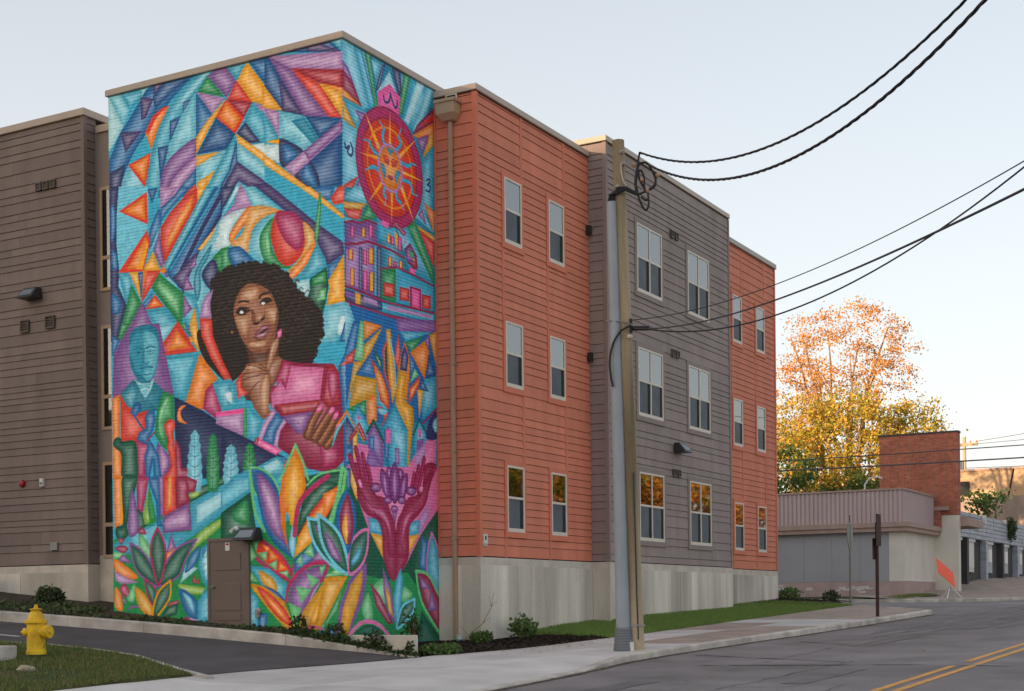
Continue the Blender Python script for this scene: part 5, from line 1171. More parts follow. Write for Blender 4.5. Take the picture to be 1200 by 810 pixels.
('R', 'P', 'ma', 0, 0, [184, 813, 198, 814, 198, 799, 184, 798]),
('R', 'P', 'ye', 0, 1, [187, 812, 191, 815, 195, 813, 195, 800, 187, 799]),
('R', 'P', 'ye', 0, 0, [169, 870, 181, 864, 177, 833]),
('R', 'P', 'ma', 0, 0, [128, 760, 167, 764, 167, 737, 128, 733]),
('R', 'P', 're', 0, 2, [131, 759, 165, 762, 164, 738, 130, 735]),
('R', 'P', 'ma', 0, 0, [185, 762, 220, 764, 219, 738, 184, 735]),
('R', 'P', 're', 0, 2, [187, 760, 217, 763, 216, 739, 187, 737]),
('R', 'P', 'ma', 0, 0, [267, 762, 300, 764, 300, 736, 267, 734]),
('R', 'P', 're', 0, 2, [270, 760, 298, 762, 297, 737, 270, 735]),
('R', 'P', 'ma', 0, 0, [223, 771, 264, 771, 263, 728, 222, 727]),
('R', 'P', 'hp', 0, 1, [229, 767, 259, 767, 258, 730, 229, 730]),
('R', 'K', 'ma', 0, 4.3, [2, 849, 28, 858, 53, 859, 75, 870, 108, 870]),
('R', 'K', 'ma', 0, 4.8, [1, 808, 39, 816, 77, 829, 109, 830, 155, 829, 202, 823]),
('R', 'K', 'ma', 0, 3.8, [121, 785, 175, 799, 216, 797, 315, 787]),
('R', 'K', 'ma', 0, 4.3, [0, 729, 63, 727, 146, 722, 314, 731]),
('R', 'P', 'nv', 0, 2, [0, 723, 56, 722, 123, 720, 123, 703, 56, 698, -1, 703]),
('R', 'P', 'pu', 0, 0, [2, 721, 29, 721, 29, 712, 2, 710]),
('R', 'P', 'ye', 0, 1, [33, 723, 51, 722, 50, 702, 34, 702]),
('R', 'P', 'li', 0, 1, [61, 721, 107, 719, 107, 710, 61, 711]),
('R', 'P', 'cy', 0, 2, [123, 719, 314, 729, 313, 712, 123, 703]),
('R', 'P', 'li', 0, 1, [143, 717, 303, 725, 302, 718, 143, 708]),
('R', 'P', 'pu', 0, 1, [-1, 699, 146, 699, 313, 708, 312, 671, -2, 622]),
('R', 'K', 'ma', 0, 7.6, [-1, 699, 62, 696, 146, 696, 313, 706]),
('R', 'P', 'cy', 0, 1, [166, 678, 311, 688, 311, 680, 179, 656]),
('R', 'P', 'bl', 0, 0, [-12, 676, 25, 697, 179, 694, 321, 713, 316, 504, -16, 469]),
('R', 'P', 'pu', 0, 1, [169, 696, 321, 717, 320, 692, 179, 671]),
('R', 'P', 'lc', 0, 2, [-17, 700, 13, 698, 31, 669, -10, 587, -19, 586]),
('R', 'P', 'bl', 0, 2, [26, 666, 48, 668, 31, 607, -14, 581]),
('R', 'P', 'lg', 0, 2, [49, 672, 62, 670, 60, 596, 28, 592]),
('R', 'P', 'og', 0, 2, [61, 674, 123, 673, 61, 635]),
('R', 'P', 'go', 0, 2, [124, 671, 62, 627, 55, 596, 28, 588, 32, 565, 83, 615]),
('R', 'P', 're', 0, 2, [-13, 585, 34, 616, 23, 587, -14, 577]),
('R', 'P', 'go', 0, 2, [26, 589, 55, 594, 22, 541, 3, 495, 6, 514]),
('R', 'P', 'cy', 0, 0, [-3, 495, 22, 541, 32, 564, 100, 568, 99, 518, 3, 471]),
('R', 'P', 'go', 0, 2, [32, 565, 101, 566, 101, 536, 8, 499]),
('R', 'P', 'gr', 0, 2, [2, 495, 66, 522, 66, 491]),
('R', 'P', 'og', 0, 2, [67, 526, 102, 537, 101, 484, 67, 469]),
('R', 'P', 'bl', 0, 2, [139, 670, 31, 565, 99, 567, 89, 605]),
('R', 'P', 'cy', 0, 2, [184, 673, 307, 690, 206, 655]),
('R', 'P', 'gr', 0, 2, [202, 654, 271, 675, 226, 637]),
('R', 'P', 'og', 0, 2, [278, 669, 292, 646, 275, 588, 221, 636]),
('R', 'P', 'pu', 0, 2, [276, 671, 292, 682, 292, 649]),
('R', 'P', 'go', 0, 2, [292, 682, 320, 694, 319, 620]),
('R', 'P', 'db', 0, 2, [290, 642, 318, 602, 275, 590]),
('R', 'P', 'cy', 0, 2, [275, 589, 318, 601, 317, 535, 266, 504, 249, 562]),
('R', 'P', 'db', 0, 2, [260, 591, 289, 565, 256, 565]),
('R', 'P', 'cy', 0, 2, [101, 566, 143, 538, 136, 503, 101, 514]),
('R', 'P', 're', 0, 2, [81, 606, 121, 576, 144, 542, 144, 511, 113, 525, 101, 566]),
('R', 'P', 'og', 1, 2, [95, 591, 127, 566, 139, 519, 110, 541]),
('R', 'P', 'dg', 0, 2, [94, 621, 119, 606, 122, 583, 99, 603]),
('R', 'P', 'lg', 0, 2, [100, 614, 115, 601, 114, 590]),
('R', 'P', 're', 0, 2, [122, 628, 139, 650, 145, 549, 127, 581]),
('R', 'P', 'dg', 0, 0, [130, 626, 138, 638, 140, 567, 132, 585]),
('R', 'P', 're', 0, 2, [179, 669, 186, 630, 177, 593, 164, 616]),
('R', 'P', 'og', 0, 2, [202, 656, 222, 620, 216, 577, 207, 536, 171, 553, 178, 603]),
('R', 'P', 'nv', 0, 2, [202, 647, 215, 625, 208, 595, 184, 595, 189, 625]),
('R', 'P', 'go', 0, 2, [136, 669, 151, 671, 163, 608, 172, 553, 156, 524, 144, 568]),
('R', 'P', 'ye', 0, 2, [141, 665, 148, 666, 160, 559, 151, 561]),
('R', 'K', 'lc', 1, 4.3, [150, 651, 164, 608, 169, 556]),
('R', 'P', 'go', 0, 2, [177, 595, 208, 592, 198, 537, 229, 525, 232, 503, 221, 455, 213, 403, 202, 406, 206, 477, 163, 518, 170, 560]),
('R', 'P', 'ye', 1, 2, [183, 584, 201, 583, 190, 536, 217, 520, 216, 478, 196, 506, 176, 534]),
('R', 'P', 're', 0, 2, [258, 595, 251, 570, 214, 530, 216, 562]),
('R', 'P', 'og', 1, 2, [252, 582, 242, 567, 221, 543, 225, 563]),
('R', 'P', 'ye', 0, 2, [246, 564, 268, 565, 252, 504]),
('R', 'P', 'lg', 0, 2, [236, 607, 251, 594, 218, 573]),
('R', 'P', 'bl', 0, 2, [218, 635, 240, 613, 220, 578]),
('R', 'P', 'pk', 0, 1, [20, 436, 76, 434, 124, 394, 204, 397, 233, 429, 279, 465, 316, 473, 314, 381, -6, 359]),
('R', 'P', 'cy', 0, 2, [40, 508, 71, 476, 70, 445, 21, 458, 20, 487]),
('R', 'P', 'hp', 0, 0, [36, 488, 45, 489, 45, 480, 36, 479]),
('R', 'K', 'te', 0, 3.8, [20, 485, 40, 507, 71, 474]),
('R', 'P', 'nv', 0, 2, [-16, 461, 3, 485, 32, 463, 21, 406, -17, 383]),
('R', 'P', 'bl', 0, 2, [-4, 427, 20, 429, 19, 393, -8, 391]),
('R', 'P', 'dr', 0, 2, [-16, 440, -5, 441, -8, 384, -17, 383]),
('R', 'K', 'og', 0, 3.8, [-19, 465, 3, 491, 33, 459]),
('R', 'K', 'cy', 0, 3.8, [-19, 458, 3, 484, 30, 459]),
('R', 'P', 'ye', 0, 2, [20, 447, 36, 456, 35, 412, 21, 400]),
('R', 'P', 'dr', 0, 2, [42, 477, 67, 446, 57, 440, 39, 460, 11, 435, 8, 442]),
('R', 'K', 'og', 0, 2.9, [33, 463, 57, 440]),
('R', 'P', 'pu', 0, 2, [90, 483, 122, 449, 122, 392, 70, 430, 70, 459]),
('R', 'K', 'dg', 0, 6.2, [67, 457, 90, 484, 123, 447]),
('R', 'P', 'bl', 0, 2, [75, 451, 91, 455, 91, 425, 76, 427]),
('R', 'P', 'cy', 0, 2, [163, 523, 207, 477, 206, 406, 194, 390, 140, 401, 142, 470, 123, 474]),
('R', 'P', 'lc', 1, 2, [155, 472, 195, 472, 194, 422, 161, 442]),
('R', 'K', 'te', 0, 4.3, [122, 474, 163, 523, 207, 476]),
('R', 'P', 'db', 0, 2, [127, 469, 142, 476, 140, 403, 126, 417]),
('R', 'P', 'hp', 0, 1, [131, 471, 148, 474, 147, 445, 130, 444]),
('R', 'P', 'pu', 0, 2, [162, 437, 178, 438, 178, 405, 163, 406]),
('R', 'P', 're', 0, 2, [102, 514, 120, 513, 142, 504, 112, 467, 126, 495]),
('R', 'P', 'lc', 1, 2, [103, 507, 123, 511, 139, 506, 119, 498]),
('R', 'P', 'cy', 0, 2, [252, 503, 280, 476, 279, 464, 234, 430, 233, 471]),
('R', 'K', 'dg', 0, 4.3, [230, 470, 252, 504, 283, 473]),
('R', 'P', 'hp', 0, 0, [248, 483, 258, 484, 258, 467, 249, 467]),
('R', 'P', 'pu', 0, 0, [242, 461, 269, 466, 265, 452, 240, 434]),
('R', 'P', 'pu', 0, 1, [76, 431, 124, 392, 56, 389]),
('R', 'P', 'li', 0, 1, [233, 429, 279, 463, 271, 429, 236, 399]),
('R', 'P', 'nv', 1, 0, [321, 526, 295, 511, 281, 490, 279, 467, 319, 473]),
('R', 'P', 'lc', 1, 2, [311, 511, 302, 498, 309, 485, 320, 486, 320, 512]),
('R', 'K', 'ma', 1, 3.8, [266, 496, 295, 517, 317, 533]),
('R', 'P', 'gr', 0, 0, [-3, 257, 333, 270, 328, 25, -7, 36]),
('R', 'P', 'dg', 0, 0, [-2, 357, 334, 362, 331, 196, 182, 189, 135, 175, 60, 183, -4, 207]),
('R', 'P', 'dg', 0, 1, [224, 275, 334, 339, 331, 196, 254, 149, 206, 189]),
('R', 'P', 'pk', 0, 1, [-1, 387, 323, 412, 321, 325, 256, 271, 194, 202, 135, 197, 69, 273, 27, 342]),
('R', 'P', 'li', 0, 1, [245, 298, 283, 336, 282, 304, 248, 267]),
('R', 'P', 'ye', 0, 2, [12, 386, 19, 386, 45, 339, 30, 326, 11, 358]),
('R', 'P', 'db', 0, 2, [-5, 384, 13, 386, 12, 346, -2, 341]),
('R', 'P', 'cy', 0, 2, [69, 295, 108, 292, 117, 261, 73, 265]),
('R', 'P', 'cy', 0, 2, [210, 291, 246, 299, 246, 270, 210, 264]),
('R', 'P', 'ye', 0, 2, [76, 266, 117, 261, 116, 218]),
('R', 'P', 'ye', 0, 2, [210, 264, 248, 270, 205, 225]),
('R', 'P', 'ma', 1, 1, [13, 392, 31, 360, 34, 330, 62, 302, 101, 289, 115, 262, 118, 218, 141, 180, 160, 177, 165, 219, 162, 277, 145, 311, 123, 336, 81, 341, 54, 357, 46, 395]),
('R', 'P', 'ma', 1, 1, [314, 416, 288, 368, 268, 335, 251, 312, 213, 283, 208, 225, 184, 193, 162, 177, 164, 277, 184, 313, 209, 341, 250, 351, 263, 376, 272, 413]),
('R', 'P', 'mg', 1, 2, [48, 335, 81, 329, 115, 314, 137, 280, 139, 210, 133, 262, 107, 300, 62, 315]),
('R', 'P', 'mg', 1, 2, [258, 344, 217, 319, 184, 291, 179, 211, 195, 265, 224, 301]),
('R', 'K', 'dr', 1, 2.8, [45, 348, 70, 324, 81, 318]),
('R', 'P', 'pk', 1, 2, [36, 363, 45, 366, 52, 350, 43, 349]),
('R', 'P', 'pk', 1, 2, [252, 366, 263, 370, 264, 358, 252, 352]),
('R', 'K', 'dk', 1, 13.6, [11, 408, 26, 378, 43, 349]),
('R', 'K', 'ma', 1, 11.1, [11, 408, 26, 378, 43, 349]),
('R', 'K', 'mg', 1, 5.0, [13, 408, 28, 378, 45, 349]),
('R', 'K', 'dk', 1, 13.6, [30, 424, 44, 391, 57, 350]),
('R', 'K', 'ma', 1, 11.1, [30, 424, 44, 391, 57, 350]),
('R', 'K', 'mg', 1, 5.0, [32, 424, 46, 391, 58, 350]),
('R', 'K', 'dk', 1, 12.6, [52, 414, 61, 385, 72, 349]),
('R', 'K', 'ma', 1, 10.1, [52, 414, 61, 385, 72, 349]),
('R', 'K', 'mg', 1, 4.5, [53, 414, 62, 385, 73, 349]),
('R', 'K', 'dk', 1, 11.6, [68, 394, 76, 374, 83, 348]),
('R', 'K', 'ma', 1, 9.1, [68, 394, 76, 374, 83, 348]),
('R', 'K', 'mg', 1, 4.1, [69, 394, 78, 374, 85, 348]),
('R', 'K', 'dk', 1, 13.1, [309, 410, 281, 381, 261, 353]),
('R', 'K', 'ma', 1, 10.6, [309, 410, 281, 381, 261, 353]),
('R', 'K', 'mg', 1, 4.8, [310, 411, 282, 381, 263, 353]),
('R', 'K', 'dk', 1, 12.6, [269, 425, 258, 396, 245, 358]),
('R', 'K', 'ma', 1, 10.1, [269, 425, 258, 396, 245, 358]),
('R', 'K', 'mg', 1, 4.5, [270, 426, 260, 396, 246, 358]),
('R', 'K', 'dk', 1, 11.6, [248, 407, 239, 382, 230, 355]),
('R', 'K', 'ma', 1, 9.1, [248, 407, 239, 382, 230, 355]),
('R', 'K', 'mg', 1, 4.1, [250, 407, 241, 382, 232, 355]),
('R', 'K', 'dk', 1, 10.6, [231, 391, 224, 371, 217, 352]),
('R', 'K', 'ma', 1, 8.1, [231, 391, 224, 371, 217, 352]),
('R', 'K', 'mg', 1, 3.6, [232, 391, 226, 371, 218, 352]),
('R', 'P', 'ma', 1, 1, [34, 373, 35, 348, 49, 311, 79, 296, 116, 290, 130, 268, 134, 224, 160, 225, 160, 269, 145, 300, 114, 328, 87, 347, 80, 363, 54, 365]),
('R', 'P', 'ma', 1, 1, [303, 403, 288, 365, 272, 331, 242, 308, 213, 295, 206, 271, 205, 226, 163, 225, 168, 269, 183, 308, 213, 333, 243, 352, 259, 367, 277, 381]),
('R', 'P', 'mg', 1, 2, [50, 342, 79, 320, 124, 311, 147, 277, 148, 229, 137, 268, 113, 295, 73, 308]),
('R', 'P', 'mg', 1, 2, [276, 356, 242, 325, 198, 307, 183, 274, 182, 230, 196, 271, 220, 304, 257, 326]),
('R', 'K', 'dk', 1, 2.0, [37, 348, 60, 331, 70, 325]),
('R', 'K', 'dk', 1, 2.0, [87, 344, 107, 330]),
('R', 'K', 'dk', 1, 2.0, [258, 355, 246, 342]),
('R', 'K', 'dk', 1, 2.0, [116, 290, 99, 296, 86, 309]),
('R', 'K', 'dk', 1, 2.0, [160, 269, 162, 225]),
('R', 'P', 'pk', 1, 2, [35, 364, 44, 366, 51, 353, 43, 351]),
('R', 'P', 'pk', 1, 2, [249, 362, 259, 371, 264, 363, 256, 354]),
('R', 'P', 'dk', 1, 0, [140, 400, 151, 391, 146, 372, 130, 384]),
('R', 'P', 'pl', 1, 1, [140, 399, 150, 391, 146, 372, 131, 384]),
('R', 'P', 'ph', 1, 2, [141, 396, 145, 389, 143, 376, 138, 385]),
('R', 'P', 'dk', 1, 0, [179, 399, 194, 390, 183, 372, 168, 387]),
('R', 'P', 'pl', 1, 1, [180, 398, 192, 390, 183, 373, 169, 387]),
('R', 'P', 'ph', 1, 2, [180, 395, 185, 389, 182, 377, 176, 387]),
('R', 'P', 'dk', 1, 0, [115, 393, 139, 374, 147, 334, 124, 342, 110, 369]),
('R', 'P', 'pl', 1, 1, [116, 391, 138, 373, 145, 336, 124, 343, 111, 369]),
('R', 'P', 'ph', 1, 2, [123, 384, 131, 370, 134, 342, 126, 348, 121, 367]),
('R', 'P', 'dk', 1, 0, [204, 391, 208, 372, 196, 342, 174, 333, 181, 370]),
('R', 'P', 'pl', 1, 1, [203, 389, 206, 371, 195, 343, 176, 335, 182, 369]),
('R', 'P', 'ph', 1, 2, [196, 382, 198, 368, 193, 348, 186, 342, 188, 368]),
('R', 'P', 'dk', 1, 0, [160, 409, 178, 385, 178, 350, 160, 326, 144, 348, 143, 379]),
('R', 'P', 'pl', 1, 1, [160, 407, 176, 384, 177, 351, 160, 329, 145, 349, 145, 378]),
('R', 'P', 'ph', 1, 2, [161, 396, 167, 379, 167, 354, 160, 338, 154, 354, 154, 376]),
('R', 'P', 'dk', 1, 0, [113, 355, 109, 349, 98, 345, 86, 345, 78, 350, 78, 357, 86, 362, 99, 364, 109, 362]),
('R', 'P', 'pl', 1, 2, [112, 355, 108, 349, 98, 346, 87, 346, 79, 350, 80, 356, 87, 362, 98, 363, 108, 361]),
('R', 'P', 'ph', 1, 2, [102, 356, 100, 353, 95, 351, 89, 352, 86, 354, 86, 357, 90, 359, 95, 360, 100, 359]),
('R', 'P', 'dk', 1, 0, [151, 333, 147, 328, 138, 324, 128, 325, 122, 329, 122, 334, 129, 339, 139, 340, 147, 338]),
('R', 'P', 'pl', 1, 2, [149, 333, 146, 328, 138, 325, 129, 326, 123, 329, 124, 334, 129, 338, 138, 339, 146, 337]),
('R', 'P', 'ph', 1, 2, [141, 334, 139, 332, 135, 330, 131, 330, 128, 332, 128, 334, 131, 336, 136, 337, 140, 336]),
('R', 'P', 'dk', 1, 0, [200, 336, 197, 331, 188, 327, 178, 328, 171, 332, 171, 337, 178, 342, 188, 343, 197, 341]),
('R', 'P', 'pl', 1, 2, [199, 336, 196, 331, 187, 328, 178, 328, 173, 332, 173, 337, 179, 341, 188, 342, 196, 340]),
('R', 'P', 'ph', 1, 2, [191, 337, 189, 335, 185, 333, 180, 333, 178, 335, 178, 337, 181, 339, 185, 340, 189, 339]),
('R', 'P', 'dk', 1, 0, [237, 357, 233, 350, 222, 346, 210, 347, 202, 351, 202, 358, 210, 363, 223, 365, 233, 363]),
('R', 'P', 'pl', 1, 2, [236, 357, 232, 351, 222, 347, 211, 348, 204, 352, 204, 358, 211, 363, 222, 364, 232, 362]),
('R', 'P', 'ph', 1, 2, [226, 358, 224, 355, 219, 353, 213, 353, 210, 355, 210, 358, 214, 361, 219, 362, 224, 360]),
('R', 'P', 'dk', 1, 0, [172, 317, 169, 312, 161, 309, 152, 309, 146, 313, 146, 318, 152, 322, 161, 323, 169, 321]),
('R', 'P', 'pl', 1, 2, [171, 317, 168, 312, 161, 310, 152, 310, 147, 313, 147, 318, 153, 321, 161, 322, 168, 321]),
('R', 'P', 'ph', 1, 2, [163, 318, 162, 316, 158, 314, 154, 315, 152, 316, 152, 318, 154, 320, 158, 321, 162, 320]),
('R', 'P', 'pl', 0, 2, [149, 312, 169, 313, 160, 283]),
('R', 'P', 'dg', 1, 2, [69, 272, 63, 230, 42, 200, 4, 186, 8, 237, 40, 265]),
('R', 'K', 'pk', 1, 6.7, [69, 272, 63, 230, 42, 200, 4, 186, 8, 237, 40, 265, 69, 272]),
('R', 'P', 'cy', 1, 2, [44, 238, 13, 212, 17, 202, 37, 216]),
('R', 'P', 'lg', 1, 2, [78, 157, 120, 177, 142, 132, 104, 132]),
('R', 'P', 'lg', 1, 2, [44, 123, 67, 149, 81, 106, 58, 93]),
('R', 'P', 'lg', 1, 2, [189, 162, 221, 145, 181, 131]),
('R', 'P', 'ma', 0, 2, [71, 170, 105, 145, 150, 90, 133, 87, 92, 123]),
('R', 'P', 'pu', 0, 2, [115, 202, 142, 162, 163, 87, 134, 105, 118, 149]),
('R', 'P', 'go', 0, 2, [121, 166, 140, 145, 151, 100, 134, 114]),
('R', 'P', 'cy', 0, 2, [179, 201, 187, 176, 172, 91, 157, 87, 150, 136, 162, 175]),
('R', 'P', 'dg', 1, 2, [228, 137, 219, 109, 167, 79, 168, 96, 187, 125]),
('R', 'K', 'lc', 1, 6.1, [228, 137, 219, 109, 167, 79, 168, 96, 187, 125, 228, 137]),
('R', 'K', 'pk', 1, 8.4, [6, 71, 36, 90, 69, 94, 103, 86, 134, 66]),
('R', 'P', 'dg', 1, 1, [22, 71, 47, 84, 69, 88, 95, 82, 116, 69]),
('R', 'P', 'bl', 0, 2, [256, 268, 279, 254, 273, 189, 245, 203]),
('R', 'P', 'cy', 1, 2, [294, 275, 313, 251, 327, 210, 326, 145, 278, 186, 278, 236]),
('R', 'K', 'pk', 1, 4.5, [294, 275, 313, 251, 327, 210, 326, 145, 278, 186, 278, 236, 294, 275]),
('R', 'P', 'ma', 0, 2, [238, 192, 280, 186, 325, 131, 324, 64, 258, 131]),
('R', 'P', 'pu', 0, 2, [247, 185, 289, 159, 254, 158]),
('R', 'P', 'pu', 0, 2, [289, 159, 314, 113, 277, 113]),
('R', 'K', 'lg', 1, 6.7, [233, 194, 280, 186, 326, 138]),
('R', 'K', 'lg', 1, 6.7, [234, 194, 254, 131, 324, 64]),
('R', 'P', 'dg', 0, 1, [253, 113, 324, 57, 323, 25, 219, 29]),
('F', 'K', 'lg', 1, 8.4, [10, 387, 22, 333, 41, 284, 52, 259]),
('F', 'P', 'og', 0, 2, [56, 339, 21, 350, 30, 321, 56, 289]),
('F', 'P', 'bl', 1, 2, [-1, 344, 22, 317, 29, 279, 15, 245, -3, 222, -13, 257, -19, 298]),
('F', 'P', 'bl', 0, 1, [-1, 344, 22, 317, 29, 279, 15, 245, -3, 222, -22, 277, -19, 315]),
('R', 'P', 'bl', 0, 1, [2, 344, -30, 314, -39, 276, -21, 244, 4, 222, 30, 279, 26, 317]),
('F', 'P', 'ma', 1, 2, [-2, 336, 16, 300, 15, 262, -3, 238, -14, 273, -11, 307]),
('R', 'P', 'ma', 1, 2, [2, 336, -22, 298, -21, 261, 4, 239, 20, 275, 15, 308]),
('F', 'P', 'ye', 1, 2, [2, 298, 12, 274, 8, 252, 0, 241, -8, 265]),
('F', 'P', 'dg', 1, 2, [69, 300, 31, 274, 10, 241, -2, 186, 34, 208, 60, 247]),
('F', 'K', 'lc', 1, 6.7, [69, 300, 31, 274, 10, 241, -2, 186, 34, 208, 60, 247, 69, 300]),
('F', 'P', 'pu', 1, 2, [54, 265, 34, 247, 15, 209, 39, 221]),
('F', 'P', 'go', 0, 2, [55, 178, 2, 180, 34, 124, 67, 82, 78, 90]),
('F', 'P', 'lg', 0, 2, [47, 187, 2, 185, 55, 180]),
('F', 'P', 'gr', 0, 2, [2, 178, 24, 115, 57, 78, 56, 95]),
('F', 'P', 'pu', 0, 1, [-44, 206, -3, 174, 20, 124, 29, 73, -1, 71, -33, 132, -43, 173]),
('R', 'P', 'pu', 0, 1, [62, 208, 4, 174, -27, 124, -39, 74, 2, 71, 46, 132, 61, 174]),
('F', 'P', 'go', 0, 1, [-33, 194, -7, 165, 12, 120, 20, 71, 2, 71, -22, 132, -33, 169]),
('R', 'P', 'go', 0, 1, [47, 195, 9, 165, -16, 120, -28, 72, -3, 71, 31, 132, 47, 170]),
]
def catmull(p,closed,n=6):
    p=np.asarray(p,float); m=len(p); out=[]
    for i in range(m if closed else m-1):
        if closed: a,b,c,d=p[i-1],p[i],p[(i+1)%m],p[(i+2)%m]
        else: a,b,c,d=p[max(i-1,0)],p[i],p[i+1],p[min(i+2,m-1)]
        for k in range(n):
            t=k/n; out.append(.5*((2*b)+(c-a)*t+(2*a-5*b+4*c-d)*t*t+(3*b-a-3*c+d)*t**3))
    if not closed: out.append(p[-1])
    return np.array(out)
def segdist(X,Y,pts,closed):
    d=np.full(X.shape,1e9); n=len(pts)
    for i in range(n if closed else n-1):
        ax,ay=pts[i]; bx,by=pts[(i+1)%n]; dx,dy=bx-ax,by-ay; L=dx*dx+dy*dy+1e-9
        t=np.clip(((X-ax)*dx+(Y-ay)*dy)/L,0,1)
        d=np.minimum(d,(X-ax-t*dx)**2+(Y-ay-t*dy)**2)
    return np.sqrt(d)
def inside(X,Y,pts):
    r=np.zeros(X.shape,bool); n=len(pts)
    for i in range(n):
        ax,ay=pts[i]; bx,by=pts[(i+1)%n]
        if ay==by: continue
        c=(ay>Y)!=(by>Y); r^=c&(X<(bx-ax)*(Y-ay)/(by-ay)+ax)
    return r
def paint_mural(text,face,W,H,px):
    # wall raster, px cm per texel, linear rgb
    nx,ny=int(W/px),int(H/px); img=np.zeros((ny,nx,3))
    for fc, kind, cname, sm, g, flat in text:
        if fc != face: continue
        col=np.array(PAL[cname])/255.; q=np.array(flat,float).reshape(-1,2)
        closed=kind=='P' 
        if sm and len(q)>2: q=catmull(q,closed)
        pad=g+2 if kind=='K' else 2
        x0=max(0,int((q[:,0].min()-pad)/px)); x1=min(nx,int((q[:,0].max()+pad)/px)+2)
        y0=max(0,int((q[:,1].min()-pad)/px)); y1=min(ny,int((q[:,1].max()+pad)/px)+2)
        if x1<=x0 or y1<=y0: continue
        X,Y=np.meshgrid((np.arange(x0,x1)+.5)*px,(np.arange(y0,y1)+.5)*px)
        if kind=='K':
            d=segdist(X,Y,q,False); a=np.clip((g/2-d)/px+.5,0,1); c=np.broadcast_to(col,X.shape+(3,))
        else:
            big=X.size>150000
            ins=inside(X,Y,q)
            if big and g==0: a=ins*1.; c=np.broadcast_to(col,X.shape+(3,))
            else:
                d=segdist(X,Y,q,True); sd=np.where(ins,d,-d); a=np.clip(sd/px+.5,0,1)
                if g>0:
                    mx=max(d[ins].max() if ins.any() else 1,3.); t=np.clip(d/mx,0,1); t=t*t*(3-2*t)
                    lo=col*(.91 if g>1 else .95); hi=col+(1-col)*(.36 if g>1 else .16)
                    c=lo+(hi-lo)*t[...,None]
                else: c=np.broadcast_to(col,X.shape+(3,))
        s=img[y0:y1,x0:x1]; s+= (c-s)*a[...,None]
    return np.clip(img,0,1)**.92
# ------------------------------------------------------------------ ground, roads, pavements
def interp(pts, x): return float(np.interp(x, [p[0] for p in pts], [p[1] for p in pts]))
KERB = [(-120,-4.7),(-20,-4.7),(-8.55,-4.76),(-5.5,-4.74),(-2.45,-4.5),(-.29,-4.62),(1.43,-4.8),(3.33,-5.0),(5.29,-5.27),(9.33,-5.62),(13.64,-5.92),(20,-6.2)]
BACK = [(-120,1.2),(-12,.62),(-9.83,.5),(-7.5,.23),(-6.48,0),(-4.83,-.38),(-3.2,-.62),(-2.6,-1.12),(-1.2,-1.6),(-.1,-1.75),(3.33,-2.07),(8.07,-2.26),(10.5,-2.42),(14.7,-2.55),(17.5,-2.75),(20,-2.8)]
def grid(name, us, vfun, m, zfun, ma, smooth=True, kind='structure'):
    """sheet over the given u stations; vfun(u) gives (v0, v1)"""
    b = MB()
    for u in us:
        v0, v1 = vfun(u)
        for j in range(m+1):
            v = v0 + (v1-v0)*j/m; b.v.append((u, v, zfun(u, v)))
    n = m+1
    for i in range(len(us)-1):
        for j in range(m): b.f.append((i*n+j, (i+1)*n+j, (i+1)*n+j+1, i*n+j+1)); b.m.append(0)
    o = b.build(name, ma, smooth=smooth)
    if kind: o['kind'] = kind
    return o
def lsp(a, b, n): return [a+(b-a)*i/(n-1) for i in range(n)]
gu = [-500,-350]+lsp(-280,-60,45)+lsp(-56,60,30)+[70,85,110,150,220,320,500,900]
gv = [-900,-400,-250,-170,-130,-100]+lsp(-80,80,41)+[90,100,115,130,150,190,260,400,900]
b = MB()
for u in gu:
    for v in gv: b.v.append((u, v, H(u, v) - .3 + shade_hill(u, v) - (.3 if (-15 < u < 30 and -16 < v < 8) else 0)))
for i in range(len(gu)-1):
    for j in range(len(gv)-1): b.f.append((i*len(gv)+j, (i+1)*len(gv)+j, (i+1)*len(gv)+j+1, i*len(gv)+j+1)); b.m.append(0)
o = b.build('ground', M['field'], smooth=True); o['kind'] = 'structure'
HR = lambda u, v: H(u, min(v, -.6)) - .12
grid('road', lsp(-60, 110, 69), lambda u: (-15.6, interp(KERB, u)+.35 if u < 16 else -3.9), 6, HR, M['asph'])
grid('side_street', lsp(15.4, 31, 14), lambda u: (-4.2, 70), 20, lambda u, v: H(u, -1) - .116, M['asph'])
# near pavement: slabs cast between the kerb and the back edge, each a child of the pavement
pv = thing('pavement', None, None, (0, -3, H(0, -3))); pv['kind'] = 'structure'
def drop(u, v): return .085 * (1 - sstep(u, -4.4, -2.6)) * (1 - sstep(v, -4.7, -2.8))
HS = lambda u, v: H(u, v) - drop(u, v) - (.02 if v > -.6 else 0)
cuts = [-22,-18,-14,-11,-8.6,-6.4,-4.2,-2.6]+lsp(-1.1, 13.6, 11)
def slab(u0, u1, a0, a1, ma):
    b = MB(); g = .006; n, m = 4, 4
    for i in range(n+1):
        u = u0+g + (u1-u0-2*g)*i/n; k0, k1 = interp(KERB, u)+.17, interp(BACK, u)
        for j in range(m+1):
            v = k0 + (k1-k0)*(a0 + (a1-a0)*j/m); b.v.append((u, v + (g if j == 0 else -g if j == m else 0), HS(u, v)))
    for i in range(n):
        for j in range(m): b.f.append((i*(m+1)+j, (i+1)*(m+1)+j, (i+1)*(m+1)+j+1, i*(m+1)+j+1)); b.m.append(0)
    k = len(b.v); b.v += [(x, y, z-.35) for x, y, z in b.v]; rim = [i*(m+1) for i in range(n+1)] + [n*(m+1)+j for j in range(1, m+1)] + [i*(m+1)+m for i in range(n-1, -1, -1)] + [j for j in range(m-1, 0, -1)]
    for a, c in zip(rim, rim[1:]+rim[:1]): b.f.append((c, a, a+k, c+k)); b.m.append(0)
    b.build('paving_slab', ma, pv)
